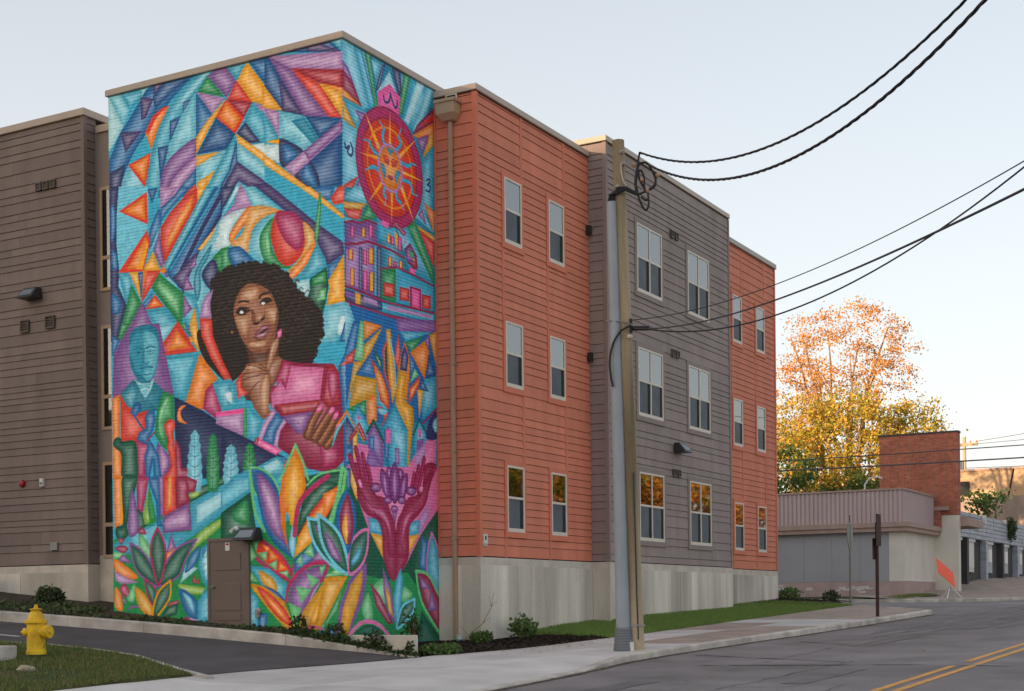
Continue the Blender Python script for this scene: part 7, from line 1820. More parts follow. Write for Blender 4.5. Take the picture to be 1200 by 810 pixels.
# recessed windows beside the tower
for z0, z1 in ((7.12, 9.27), (4.06, 6.22), (1.24, 3.21)):
    y0, y1 = 7.1, 8.35; x = -2.08; wn = MB()
    for a, c, e, f in ((y0-.07, y0, z0-.07, z1+.07), (y1, y1+.07, z0-.07, z1+.07), (y0, y1, z1, z1+.07), (y0, y1, z0-.07, z0), (y0, y1, z0+.62, z0+.70)): wn.box(x-.035, x, a, c, e, f)
    w_ = wn.build('window', M['spout'], bld)
    MB().box(x-.02, x-.017, y0, y1, z0+.70, z1).build('pane', M['glass'], w_); MB().box(x-.02, x-.017, y0, y1, z0, z0+.62).build('pane', M['glass'], w_)
    MB().box(x-.008, x-.001, y0, y1, z0, z0+.62).build('room_panel', M['inside'], w_); MB().box(x-.0085, x-.001, y0, y1, z0+.70, z1).build('curtain', M['curtain'], w_)
# rainwater pipe
sp_ = MB().box(-.10, -.02, .53, .61, -.70, 10.1).build('downspout', M['spout'], bld, bevel=.008)
lb = MB(); lb.hexa([(-.16,.44,10.02),(-.0,.44,10.02),(-.0,.70,10.02),(-.16,.70,10.02),(-.26,.37,10.14),(-.0,.37,10.14),(-.0,.80,10.14),(-.26,.80,10.14)]); lb.box(-.261, -.001, .369, .801, 10.14, 10.37); lb.box(-.29, .0, .335, .835, 10.37, 10.43)
lb.build('leader_head', M['spout'], sp_)
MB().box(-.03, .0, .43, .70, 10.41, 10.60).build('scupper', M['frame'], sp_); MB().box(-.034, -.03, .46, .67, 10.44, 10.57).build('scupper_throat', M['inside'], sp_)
for zz in (9.0, 7.0, 5.0, 3.2, 1.4): MB().box(-.108, -.012, .5, .64, zz, zz+.03).build('pipe_strap', M['spout'], sp_)
# tower door and fittings
dx = U0
dr = MB().box(dx-.03, dx+.02, 3.43, 4.375, -.34, 1.36).build('door', M['doorp'], bld)
fr = MB()
for a, c, e, f in ((3.37, 3.43, -.34, 1.42), (4.375, 4.43, -.34, 1.42), (3.43, 4.375, 1.36, 1.42)): fr.box(dx-.045, dx+.02, a, c, e, f)
fr.build('door_frame', M['doorp'], dr)
for e, f, in ((.78, 1.12), (-.02, .52), (-.22, -.08)):
    pn = MB(); pn.box(dx-.042, dx-.03, 3.58, 4.24, e, f); pn.build('raised_panel', M['doorp'], dr, bevel=.01)
MB().lathe((dx-.03, 4.28, .45), [(.025,0),(.028,.03),(.012,.035),(.026,.06),(.02,.08)], 12, axis=(-1,0,0)).build('door_handle', M['galv'], dr, smooth=True)
MB().box(dx-.036, dx-.0305, 3.86, 3.97, 1.17, 1.33).build('door_sign', M['white'], dr); MB().box(dx-.038, dx-.0361, 3.875, 3.955, 1.28, 1.315).build('sign_red_band', M['alarm'], dr)
def wallpack(c, axis, name='wall_light'):
    """wedge shaped area light; axis gives outward normal"""
    n_ = Vector(axis); s_ = Vector((-n_.y, n_.x, 0)); c = Vector(c); P = []
    for z, o1 in ((-.13, .10), (.13, .10)):
        pass
    w2 = .26; q = [c + s_*a + n_*o + Vector((0,0,z)) for z, o, a in ((-.12,0,-w2),(-.12,.34,-w2),(-.12,.34,w2),(-.12,0,w2),(.13,0,-w2*.8),(.13,.13,-w2*.8),(.13,.13,w2*.8),(.13,0,w2*.8))]
    b = MB(); b.hexa(q); o = b.build(name, M['bronze'], bld, bevel=.015)
    g = MB(); k = .02; g.quad(*[c + s_*a + n_*o_ + Vector((0,0,z)) for z, o_, a in ((-.07,.312,-w2*.8),(-.07,.312,w2*.8),(.08,.176,w2*.66),(.08,.176,-w2*.66))]); g.build('lens', M['lens'], o)
    return o
wallpack((dx-.02, 3.28, 1.47), (-1,0,0)); wallpack((-2.42, 10.13, 7.13), (-1,0,0)); wallpack((9.3, -.46, 4.06), (0,-1,0))
cm = MB(); cm.lathe((dx, 3.70, 1.60), [(.055,0),(.055,.03),(.03,.04)], 14, axis=(-1,0,0)); cm.tube([(dx-.03,3.70,1.60),(dx-.09,3.70,1.58)], .018, 8); cm.tube([(dx-.08,3.73,1.58),(dx-.22,3.66,1.54)], .035, 12); cm.build('security_camera', M['white'], bld, smooth=True)
sg = MB(); sg.lathe((dx, 3.17, -.05), [(.075,0),(.075,.03),(.05,.035),(.05,.06)], 16, axis=(-1,0,0)); sg.box(dx-.05, dx, 3.12, 3.22, -.16, -.10); sg.build('hose_bib', M['galv'], bld, smooth=True)
# wing fittings
def louvre(par, x, y0, y1, z0, z1, k=4, ma=None, axis='v'):
    b = MB()
    bx = (lambda o0, o1, a, c, e, f: b.box(x-o1, x-o0, a, c, e, f)) if axis == 'v' else (lambda o0, o1, a, c, e, f: b.box(a, c, x-o1, x-o0, e, f))
    bx(0, .045, y0, y0+.025, z0, z1); bx(0, .045, y1-.025, y1, z0, z1); bx(0, .045, y0+.025, y1-.025, z1-.025, z1); bx(0, .045, y0+.025, y1-.025, z0, z0+.025); bx(-.01, .004, y0, y1, z0+.001, z1-.001)
    for i in range(k): zz = z0+.03+(z1-z0-.07)*i/k; bx(.012, .035, y0+.025, y1-.025, zz, zz+.018)
    return b.build('vent', ma or M['vent'], par)
for y in (9.42, 9.64, 9.86): louvre(bld, -2.425, y, y+.17, 9.42, 9.60)
louvre(bld, -2.425, 10.30, 10.56, 6.30, 6.58); louvre(bld, -2.425, 9.49, 9.77, 6.31, 6.59)
MB().lathe((-2.41, 10.57, 2.9), [(.085,0),(.085,.04),(.07,.07),(.03,.085)], 16, axis=(-1,0,0)).build('fire_bell', M['alarm'], bld, smooth=True)
MB().box(-2.48, -2.41, 9.88, 9.99, 2.80, 2.98).build('strobe_box', M['white'], bld, bevel=.01); MB().box(-2.487, -2.48, 9.90, 9.97, 2.84, 2.90).build('strobe_lens', M['lens'], bld)
MB().box(-2.47, -2.41, 9.47, 9.68, 1.36, 1.54).build('meter_box', M['galv'], bld, bevel=.01)
for z in (9.47, 6.40, 3.31):
    for u in (8.98, 9.26): louvre(bld, -.46, u, u+.19, z, z+.19, 3, axis='u')
for z, in ((8.86,), (5.87,)): MB().box(5.02, 5.12, -.11, -.0, z-.13, z+.08).build('conduit_box', M['black'], bld)
MB().box(.13, .30, -.008, .004, 1.26, 1.50).build('wall_notice', M['white'], bld); b = MB(); b.box(.185, .245, -.0115, -.0085, 1.38, 1.46); b.box(.15, .28, -.0115, -.0085, 1.285, 1.30); b.build('notice_print', M['black'], bld)
# ------------------------------------------------------------------ low wall, hydrant, stones
tag(MB().box(-3.34, -3.16, -.53, 1.0, -1.1, -.505).build('low_concrete_wall', M['concs'], bevel=.015), 'low grey concrete wall running out from the foot of the mural corner', 'wall')
hu, hv = -8.5, 3.5; hz0 = IG(hu, hv)
hyd = thing('fire_hydrant', 'yellow fire hydrant standing on the grass by the driveway', 'fire hydrant', (hu, hv, hz0))
MB().lathe((hu,hv,hz0-.03), [(.20,0),(.20,.055),(.17,.06)], 8).build('base_flange', M['black'], hyd)
MB().lathe((hu,hv,hz0), [(.165,.02),(.165,.09),(.15,.10),(.148,.52),(.158,.53),(.158,.545)], 24).build('barrel', M['yel'], hyd, smooth=True)
bn = MB().lathe((hu,hv,hz0), [(.145,.545),(.19,.55),(.19,.585),(.13,.59),(.128,.62),(.118,.68),(.095,.725),(.07,.745),(.07,.765),(.10,.77),(.10,.785),(.045,.79),(.04,.80)], 24).build('bonnet', M['yel'], hyd, smooth=True)
MB().lathe((hu,hv,hz0), [(.034,.80),(.030,.85),(.012,.855)], 5).build('operating_nut', M['yel'], bn)
for k in range(8):
    a = k*math.pi/4; MB().lathe((hu+.165*math.cos(a), hv+.165*math.sin(a), hz0+.535), [(.013,0),(.013,.07)], 6).build('bolt', M['yel'], bn)
rdir = rt*.92 - fw*.38; ldir = -rt*.95 - fw*.3
nz = MB().lathe((hu,hv,hz0+.40), [(.085,.10),(.085,.17),(.098,.175),(.098,.20),(.112,.205),(.112,.27),(.10,.285),(.03,.29),(.03,.32)], 20, axis=rdir).build('pumper_nozzle', M['yel'], hyd, smooth=True)
nz2 = MB().lathe((hu,hv,hz0+.40), [(.055,.10),(.055,.15),(.068,.155),(.068,.20),(.058,.21),(.022,.215),(.022,.24)], 16, axis=ldir).build('hose_nozzle', M['yel'], hyd, smooth=True)
MB().lathe((hu,hv,hz0+.40), [(.05,.11),(.05,.135),(.03,.14)], 14, axis=-fw-rt*.25).build('hose_nozzle', M['yel'], hyd, smooth=True)
p0 = Vector((hu,hv,hz0+.31))+rdir*.22; MB().tube([p0, p0+Vector((0,0,-.10))-rdir*.02, p0+Vector((0,0,-.17))-rdir*.07], .006, 6).build('chain', M['black'], hyd)
cb = MB(); d1 = -rt*.92+fw*.38; p = Vector((-9.05, 2.85, 0))+d1*.62; q = p + d1*1.9; n_ = Vector((-d1.y, d1.x, 0))*.22; zb = IG(-9.3, 3.1)
cb.hexa([(*(p-n_)[:2], zb-.1),(*(q-n_)[:2], zb-.1),(*(q+n_)[:2], zb-.1),(*(p+n_)[:2], zb-.1),(*(p-n_)[:2], zb+.27),(*(q-n_)[:2], zb+.27),(*(q+n_)[:2], zb+.27),(*(p+n_)[:2], zb+.27)])
tag(cb.build('concrete_block', M['kerb'], bevel=.02), 'grey concrete block lying on the grass left of the yellow hydrant', 'block')
def rock(name, c, r, seed, ma, label, cat='stone', sq=.6):
    bm = bmesh.new(); bmesh.ops.create_icosphere(bm, subdivisions=2, radius=1); q = random.Random(seed)
    for v in bm.verts: v.co = Vector((v.co.x*r*1.3, v.co.y*r, v.co.z*r*sq))*q.uniform(.82,1.15)
    me = bpy.data.meshes.new(name); bm.to_mesh(me); bm.free(); me.materials.append(ma); o = bpy.data.objects.new(name, me); COL.objects.link(o); o.location = c
    return tag(o, label, cat)
rock('stone', (-9.75, 2.35, IG(-9.75,2.35)+.02), .12, 3, M['stone'], 'pale flat stone on the grass in front of the yellow hydrant')
# cup and bare twig by the downspout
cp = thing('paper_cup', 'white and teal paper cup lying by the foot of the tan downspout', 'cup', (-.3, .35, -.72))
M['teal'] = mat('teal print', lin(70, 180, 176), .6, .05, 3)
MB().lathe((-.3,.35,-.74), [(.045,0),(.058,.09)], 14).build('cup_body', M['teal'], cp, smooth=True); MB().lathe((-.3,.35,-.65), [(.058,0),(.063,.09),(.066,.095)], 14).build('cup_rim', M['white'], cp, smooth=True)
tw = MB(); q = random.Random(9); s0 = Vector((-.55,.2,-.8))
main = [s0, s0+Vector((.2,-.1,.22)), s0+Vector((.52,-.25,.45)), s0+Vector((.72,-.35,.80)), s0+Vector((.78,-.38,1.12))]
tw.tube(main, [.012,.010,.008,.006,.003], 6)
for a, d in ((main[2], Vector((.2,-.1,.12))), (main[3], Vector((-.06,.02,.22))), (main[3], Vector((.14,-.06,.1))), (main[1], Vector((-.2,.1,.2)))): tw.tube([a, a+d*.6+Vector((0,0,.03)), a+d], [.006,.004,.002], 5)
tag(tw.build('bare_twig', M['bark']), 'bare brown twig leaning up against the concrete beside the downspout', 'twig')
# ------------------------------------------------------------------ utility pole with cable guard and cables
pz = HS(-1.43, -4.13)
pol = thing('utility_pole', 'wooden utility pole with grey cable guard at the pavement edge', 'utility pole', (-1.43, -4.13, pz))
top = Vector((-1.55, -3.93, 8.45)); bot = Vector((-1.435, -4.135, pz-.1))
def onp(z): t = (z-bot.z)/(top.z-bot.z); return bot+(top-bot)*t
MB().tube([bot, onp(1), onp(3), onp(5), onp(7), top], [.148,.142,.134,.126,.116,.108], 20).build('pole', M['wood'], pol, smooth=True)
gd = -rt*.2 + -fw*.08
g0, g1 = Vector((-1.555,-3.925,-.42)), Vector((-1.60,-3.80,7.32)); gd_ = (-fw*.07)
def guardp(t): return g0+(g1-g0)*t + gd_
MB().tube([guardp(0), guardp(.25), guardp(.5), guardp(.75), guardp(1)], [.135,.12,.11,.10,.09], 14).build('cable_guard', M['guard'], pol, smooth=True)
fx = MB(); pr = []
for i in range(9): zz = pz-.03 + i*.05; pr += [(.19-.004*i, zz), (.19-.004*i, zz+.03), (.172-.004*i, zz+.034), (.172-.004*i, zz+.046)]
fx.lathe((g0.x+gd_.x, g0.y+gd_.y, 0), pr, 18); fx.build('duct_foot', M['guardd'], pol, smooth=True)
MB().tube([onp(-.62)-fw*.15+rt*.03, onp(.2)-fw*.15+rt*.03, onp(2.2)-fw*.16+rt*.05, onp(2.4)-fw*.16+rt*.05], .012, 6).build('ground_wire', M['black'], pol)
MB().tube([onp(-.84)-fw*.19-rt*.10, onp(-.66)-fw*.19-rt*.10], .045, 10).build('white_duct_end', M['white'], pol)
bd = MB(); bd.tube([onp(-.36)+Vector((0,0,-.02)), onp(-.36)+Vector((0,0,.01))], .176, 20, False); bd.build('steel_band', M['galv'], pol)
for dz, dx_ in ((8.2, .05), (7.98, .07)):
    c = onp(dz)-fw*.12+rt*dx_; MB().lathe(c, [(.035,0),(.035,.05),(.02,.055),(.02,.12)], 10, axis=-fw).build('bolt_clamp', M['galv'], pol)
c = onp(7.58)-fw*.125-rt*.06; MB().lathe(c, [(.03,0),(.03,.04)], 8, axis=-fw).build('bolt_clamp', M['galv'], pol)
M['strap'] = M['frame']
MB().tube([onp(8.0)-fw*.12+rt*.03, onp(7.85)-fw*.14+rt*.02, onp(7.68)-fw*.14+rt*.05, onp(7.6)-fw*.13+rt*.1], .010, 6).build('bonding_strap', M['strap'], pol)
def P3(r, z, f=0.): return onp(z) + rt*r - fw*(.13+f)
# spliced leads at the pole head: loops out of the guard
gt = guardp(1)
for k in range(4):
    o_ = .03*k; MB().tube([gt+rt*(-.05+.03*k)-fw*.02, gt+Vector((0,0,.12+.02*k))+rt*(-.03+.03*k)-fw*.05, P3(-.06, 7.46+o_, .03), P3(.08, 7.50+o_*.5, .06), P3(.22, 7.43+o_*.4, .08), P3(.30, 7.40+o_*.4, .08)], .022, 8).build('lead_cable', M['rub'], pol, smooth=True)
loops = [[(.28,7.40),(.26,7.62),(.30,7.85),(.33,8.02),(.36,8.16)], [(.30,7.42),(.27,7.70),(.33,7.92),(.44,7.98),(.52,7.93)], [(.30,7.40),(.40,7.44),(.52,7.50),(.62,7.60),(.64,7.80)],
         [(.27,7.48),(.29,7.72),(.36,7.84),(.42,7.72),(.42,7.5)], [(.30,7.40),(.36,7.22),(.43,7.12),(.49,7.22),(.48,7.46)], [(.52,7.93),(.58,7.82),(.63,7.66),(.60,7.54),(.44,7.44)], [(.33,8.02),(.32,7.8),(.37,7.6),(.45,7.48)], [(.36,7.36),(.43,7.30),(.49,7.32)]]
def cat3(pts, n=6):
    return [tuple(p) for p in catmull([(p[0], p[1], 0) if len(p) == 2 else p for p in pts], False, n)]
for lp in loops: MB().tube([P3(a, z, .10) for a, z, *_ in cat3(lp)], .020, 7).build('splice_loop', M['rub'], pol, smooth=True)
for a, z in ((.24,7.93),(.38,7.66),(.47,7.46),(.655,7.74)):
    c = P3(a, z, .10); MB().lathe(c, [(.018,-.03),(.045,-.01),(.045,.02),(.02,.04)], 12, axis=rt*.9+Vector((0,0,.4))).build('insulator', M['insul'], pol, smooth=True)
# mid-height service drop hardware
MB().tube([P3(-.36,5.16,-.02), P3(.0,5.12,.05), P3(.12,5.06,.06)], .012, 6).build('drop_bracket', M['galv'], pol)
MB().tube([onp(5.18)-fw*.15+rt*.1, onp(4.92)-fw*.16+rt*.1], .028, 8).build('drop_clamp', M['rub'], pol)
MB().lathe(onp(4.86)-fw*.14+rt*.07, [(.04,-.03),(.055,0),(.04,.03)], 10).build('insulator', M['frame'], pol)
MB().tube([P3(a, z, .06) for a, z, *_ in cat3([(.13,5.02),(.05,5.03),(-.1,4.94),(-.24,4.72),(-.31,4.42),(-.30,4.15),(-.27,3.95)])], .02, 7).build('drip_loop', M['rub'], pol, smooth=True)
MB().tube([P3(.12,5.0,.06), P3(.42,5.0,.06)], .045, 8).build('splice_sleeve', M['rub'], pol)
def cable(name, P0, P1, sag, r, label, twist=0, n=60):
    P0, P1 = Vector(P0), Vector(P1); pts = []
    for i in range(n+1): t = i/n; p = P0+(P1-P0)*t; p.z -= 4*sag*t*(1-t); pts.append(p)
    b = MB()
    if twist:
        for ph in range(3):
            pp = []
            L = (P1-P0).length
            for i in range(n*8+1):
                t = i/(n*8); p = P0+(P1-P0)*t; p.z -= 4*sag*t*(1-t); a = ph*2.094 + t*L*twist
                s_ = (P1-P0).normalized().cross(up); p = p + s_*math.cos(a)*r*1.05 + up*math.sin(a)*r*1.05; pp.append(p)
            b.tube(pp, r, 5)
    else: b.tube(pts, r, 6)
    return tag(b.build(name, M['rub'], smooth=True), label, 'cable')
cable('power_cable', P3(.36,8.16,.10), (-12.97,-17,10.76), 2.58, .0105, 'upper of two thick twisted black cables sweeping up from the pole top', 9)
cable('power_cable', P3(.52,7.93,.10), (-15.54,-17,8.93), 2.43, .0115, 'lower of two thick twisted black cables sweeping up from the pole top', 9)
cable('power_cable', P3(.1,5.15,.05), (-15.47,-17,4.86), .74, .0075, 'thin straight black wire, topmost of the three leaving mid-pole')
cable('power_cable', P3(.13,5.0,.06), (-21.75,-17,2.07), .48, .010, 'middle black wire leaving mid-pole that passes lowest at the right edge')
cable('power_cable', P3(.40,4.98,.06), (-12.48,-17,7.51), 1.67, .0125, 'thick sagging black wire, lowest of the three where it leaves mid-pole')
# ------------------------------------------------------------------ signs
def octo(c, r, n_, th, ma, k=8):
    n_ = Vector(n_).normalized(); s_ = n_.cross(up).normalized(); b = MB(); ring = []
    for sgn in (-1, 1):
        base = len(b.v)
        for i in range(k): a = (i+.5)*2*math.pi/k; b.v.append(tuple(Vector(c)+s_*math.cos(a)*r+up*math.sin(a)*r+n_*th*sgn/2))
        b.f.append(tuple(base+i for i in (range(k) if sgn > 0 else range(k-1,-1,-1)))); b.m.append(0)
    for i in range(k): j = (i+1) % k; b.f.append((i, j, k+j, k+i)); b.m.append(0)
    return b
su, sv = 17.46, -2.6; sz = HS(su, sv)
sg1 = thing('stop_sign', 'grey metal post with an octagonal sign seen edge-on, by the mauve wall', 'sign', (su, sv, sz))
MB().tube([(su,sv,sz-.1),(su,sv,sz+2.45)], .035, 8).build('post', M['signb'], sg1)
octo((su, sv, sz+2.12), .42, rt*.9-fw*.42, .02, M['signb']).build('sign_plate', M['signb'], sg1)
MB().box(su-.012, su+.012, sv-.01, sv+.01, sz+2.45, sz+2.72).build('finial', M['rust'], sg1)
su, sv = 10.37, -5.34; sz = HS(su, sv)
sg2 = thing('street_sign', 'dark rusty sign post with two weathered plates seen edge-on near the kerb', 'sign', (su, sv, sz))
MB().box(su-.035, su+.035, sv-.035, sv+.035, sz-.1, sz+2.35).build('post', M['rust'], sg2)
n_ = (rt*.88-fw*.47).normalized(); s_ = n_.cross(up).normalized()
for dz0, dz1, dd in ((1.75, 2.55, .045), (1.42, 1.95, -.05)):
    b = MB(); c = Vector((su, sv, 0))+n_*dd; b.hexa([tuple(c+s_*a+n_*o_+up*(sz+z)) for z in (dz0, dz1) for a, o_ in ((-.23,-.006),(.23,-.006),(.23,.006),(-.23,.006))]); b.build('sign_plate', M['rust'], sg2)
su, sv, sz = 31.6, -2.25, .13
sg3 = thing('roadworks_sign', 'orange diamond roadworks sign on a folding stand on the far pavement', 'sign', (su, sv, sz))
n_ = (rt*.72-fw*.69).normalized(); s_ = n_.cross(up).normalized(); c = Vector((su, sv, sz+1.0)); b = MB(); tl = .32
for sgn in (-1, 1):
    base = len(b.v)
    for a, z in ((0,.62),(.62,0),(0,-.62),(-.62,0)): b.v.append(tuple(c + s_*a + up*z*.95 + n_*(-z*tl+sgn*.008) + rt*(-z*.30)))
    b.f.append((base,base+1,base+2,base+3) if sgn > 0 else (base+3,base+2,base+1,base)); b.m.append(0)
for i in range(4): j = (i+1) % 4; b.f.append((i, j, 4+j, 4+i)); b.m.append(0)
b.build('sign_panel', M['org'], sg3)
for dx_, dy_ in ((-.1,-.5),(.55,-.3),(.0,.5),(.5,.45)): MB().tube([c+Vector((0,0,-.5))+rt*.15, Vector((su,sv,sz-.02))+rt*dx_+fw*dy_], .022, 6).build('stand_leg', M['white'], sg3)
# ------------------------------------------------------------------ corner shop across the side street
UB, VB, ZB = 35.1, .27, .2
sh = thing('corner_shop', 'single-storey shop with mauve ribbed parapet, grey boarded wall and brick fin', 'building', (UB, VB, ZB))
UE = 40.75
MB().box(UB, UE, VB, 30, -.3, .90).build('base_course', M['pinkb'], sh)
gw = MB().box(UB+.02, UE, VB+.6, 30, .90, 3.0).build('boarded_wall', M['gwall'], sh)
MB().box(UB+.021, UE-.02, VB+.03, VB+.6, .90, 3.0).build('cream_wall', M['cream'], sh)
for i in range(12): y = VB+.62+i*1.22; MB().box(UB+.004, UB+.02, y, y+1.21, .91, 2.99).build('wall_panel', M['gwall'], gw)
for i in range(5): x = UB+.12+i*1.12; MB().box(x, x+1.11, VB+.012, VB+.03, .95, 2.99).build('cream_panel', M['cream'], sh)
MB().box(UB+.0, UE-.04, VB-.012, VB+.03, .90, .95).build('white_sill', M['white'], sh)
MB().box(UB-.25, UE+.1, VB-.25, 30, 2.98, 3.16).build('ledge', M['ledge'], sh); MB().box(UB-.32, UE+.1, VB-.32, 30, 3.16, 3.36).build('ledge', M['ledge'], sh)
pp = MB().box(UB+.03, UE-.2, VB+.03, 30, 3.36, 4.72).build('parapet', M['pinkm'], sh)
rib = MB().box(0,.045,0,.12,0,1.36); tmp = rib.build('metal_rib', M['pinkm']); rm = tmp.data; bpy.data.objects.remove(tmp)
for i in range(62): inst('metal_rib', rm, pp, (UB-.008, VB+.05+i*.19, 3.36))
for i in range(29): inst('metal_rib', rm, pp, (UB+.05+i*.19, VB+.042, 3.36), -math.pi/2)
MB().box(UB-.05, UE-.15, VB-.05, 30, 4.72, 4.80).build('parapet_cap', M['ledge'], sh)
pt = MB(); q = random.Random(12)
for cy, n in ((2.2, 16), (5.2, 9)):
    for k in range(n):
        y, z = cy+q.gauss(0,.35), .58+q.gauss(0,.10); w2, h2 = q.uniform(.06,.22), q.uniform(.025,.06); pt.box(UB-.006-.0003*k, UB, y-w2, y+w2, max(.22,z-h2), min(.88,z+h2))
pt.build('peeling_paint', M['peel'], sh)
MB().tube([(UB+.5,2.0,4.7),(UB+.5,2.0,5.05),(UB+.5,1.8,5.3),(UB+.5,1.45,5.35),(UB+.5,1.25,5.28)], .035, 8).build('vent_pipe', M['white'], sh, smooth=True)
fin = MB().box(UE, UE+.5, -.78, 2.75, 3.9, 7.62).build('brick_fin', M['brick'], sh)
MB().box(UE-.03, UE+.53, -.81, 2.78, 7.62, 7.70).build('fin_cap', M['dark'], fin)
M['mort'] = mat('pale mortar rib', lin(150, 118, 98), .85, .1, 3)
for i in range(11): y = -.62+i*.32; MB().box(UE-.015, UE, y, y+.035, 3.9, 7.35).build('brick_rib', M['mort'], fin)
MB().box(UE+.01, UE+.49, -.77, .8, .1, 3.9).build('painted_pier', M['cream'], sh)
MB().box(UE-.25, UE+.5, -.4, .9, 4.12, 4.28).build('fin_ledge', M['ledge'], sh); MB().box(UE-.2, UE+.02, -.05, .5, 3.35, 4.12).build('brick_stub', M['brick'], sh)
MB().box(UE+.5, UE+1.2, .27, .5, .4, 3.6).build('side_wall', M['cream'], sh)
# ------------------------------------------------------------------ row of old shopfronts
u0 = UE+.55; zb = .5
row = thing('shopfront_row', 'long run of derelict shopfronts under pale blue corrugated siding', 'building', (u0, .3, zb))
MB().box(u0, 76, .45, 9, 0., 4.35).build('wall', M['dark'], row)
fas = MB().box(u0+.6, 76, .28, .449, 3.15, 4.40).build('fascia', M['bluem'], row)
q = random.Random(8)
for i in range(12):
    for j in range(6):
        x = u0+.6+i*2.0; z = 3.17+j*.205; d = q.uniform(0,.03); MB().box(x+.01, x+1.98, .235-d, .28, z+.01, z+.19).build('siding_strip', M['bluem'], fas)
cn = MB(); cn.hexa([(UE+.45,-1.15,3.42),(UE+3.6,-1.15,3.42),(UE+3.6,.4,3.42),(UE+.45,.4,3.42),(UE+.45,-1.15,3.80),(UE+3.6,-1.15,3.72),(UE+3.6,.4,4.05),(UE+.45,.4,4.05)]); cn.build('canopy', M['ledge'], row)
MB().box(u0+.5, u0+1.5, .40, .449, .7, 2.7).build('door', M['ledge'], row)
for i, x in enumerate((u0+2.6, u0+5.6, u0+10.2, u0+14.6, u0+19)):
    MB().box(x, x+.45, .15, .45, .5, 3.15).build('pier', M['dark'] if i % 2 else M['bluem'], row)
    wf = MB().box(x+.7, x+2.6, .36, .45, 1.2+.03*x*.2, 3.0).build('shop_window', M['bluem'] if i != 1 else M['cream'], row)
    if i != 1:
        for k in range(2): MB().box(x+.8+k*.86, x+1.58+k*.86, .335, .36, 1.75+.03*x*.2, 2.75).build('pane', M['glassd'], wf)
    else: MB().box(x+.8, x+2.5, .33, .36, 1.7, 2.95).build('boarded_panel', M['white'], wf)
    MB().box(x+.45, x+2.7, .30, .449, 3.0, 3.149).build('lintel', M['white'], row)
for x in (u0+3.5, u0+8.2, u0+9.5, u0+15): MB().box(x, x+.25, .05, .27, q.uniform(3.5,4.3), 4.42 if x > 50 else 4.1).build('lamp_bracket', M['white'], row)
# tall rendered building behind
tb = thing('warehouse', 'tall beige rendered warehouse wall dappled with sun behind the shopfronts', 'building', (78, 6, 1.6))
MB().box(78, 105, -2, 17, 0, 9.1).build('wall', M['beige'], tb); MB().box(77.9, 105.1, -2.1, 17.1, 9.1, 9.24).build('roof_cap', M['ledge'], tb)
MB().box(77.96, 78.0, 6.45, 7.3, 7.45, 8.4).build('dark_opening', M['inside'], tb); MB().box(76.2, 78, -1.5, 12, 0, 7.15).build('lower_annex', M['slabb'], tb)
MB().tube([(76.4,3.6,7.0),(76.4,3.2,9.0)], .06, 6).build('bent_post', M['rust'], tb)
# far utility pole and lines
up_ = thing('utility_pole', 'distant small wooden utility pole with a crossarm right of the brick fin', 'utility pole', (87.5, 8.8, 2))
MB().tube([(87.5,8.8,1.5),(87.5,8.8,12.6)], [.17,.13], 8).build('pole', M['wood'], up_); MB().box(87.4,87.6,7.8,9.8,11.9,12.1).build('crossarm', M['wood'], up_)
for y in (7.9, 8.35, 9.3, 9.7): MB().lathe((87.5,y,12.1), [(.06,0),(.08,.1),(.03,.2)], 8).build('insulator', M['insul'], up_)
MB().lathe((87.2,9.15,9.9), [(.25,0),(.25,.8),(.1,.9)], 12).build('transformer', M['galv'], up_, smooth=True)
M['wire'] = mat('thin wire', (.10,.09,.09), .6, .1, 2)
def wire(P0, P1, sag, r, label):
    P0, P1 = Vector(P0), Vector(P1); b = MB(); b.tube([P0+(P1-P0)*(i/24)-up*4*sag*(i/24)*(1-i/24) for i in range(25)], r, 5); tag(b.build('overhead_wire', M['wire'], smooth=True), label, 'wire')
wire((20, 12, 4.7), (40, -12, 6.9), .1, .022, 'upper of two thin wires crossing in front of the trees and the brick fin')
wire((20, 12, 4.5), (40, -12, 6.3), .12, .03, 'lower of two thin wires crossing in front of the trees and the brick fin')
wire((87.5,7.9,12.2), (45,-30,12.0), .4, .02, 'faint wire at the top right, highest of those from the distant pole')
wire((87.5,8.4,12.0), (46,-30,9.8), .4, .02, 'faint pale wire at the right, second from the distant pole top')
wire((87.5,8.8,10.2), (48,-30,7.2), .3, .025, 'faint wire low at the right, third from the distant pole top')
# ------------------------------------------------------------------ plants
LM = {}
LM['orange'] = leaf_mat('orange autumn leaves', [lin(220,158,80), lin(202,130,62), lin(226,180,96), lin(188,128,72)])
LM['yellow'] = leaf_mat('yellow green leaves', [lin(214,178,70), lin(176,166,60), lin(124,140,58), lin(226,190,90), lin(206,150,72), lin(104,128,58)])
LM['green'] = leaf_mat('dark green leaves', [lin(62,92,48), lin(82,112,54), lin(112,124,60), lin(52,78,46)])
LM['shrub'] = leaf_mat('shrub leaves', [lin(52,66,46), lin(70,86,54), lin(88,100,64), lin(44,56,44)], .2)
LM['juniper'] = leaf_mat('juniper sprays', [lin(68,84,60), lin(86,100,66), lin(100,108,72), lin(56,68,50)], .2)
LM['fresh'] = leaf_mat('fresh leaves', [lin(96,122,68), lin(78,104,56), lin(114,136,80)], .3)
LM['grass'] = leaf_mat('grass blades', [lin(92,114,60), lin(108,128,68), lin(82,102,54), lin(132,132,80), lin(146,134,92)], .25)
LM['lawn'] = leaf_mat('lawn blades', [lin(112,142,72), lin(128,156,82), lin(134,156,90), lin(104,132,66)], .3)
LM['dry'] = leaf_mat('fallen leaves', [lin(176,120,60), lin(150,90,50), lin(190,150,70)], .1)
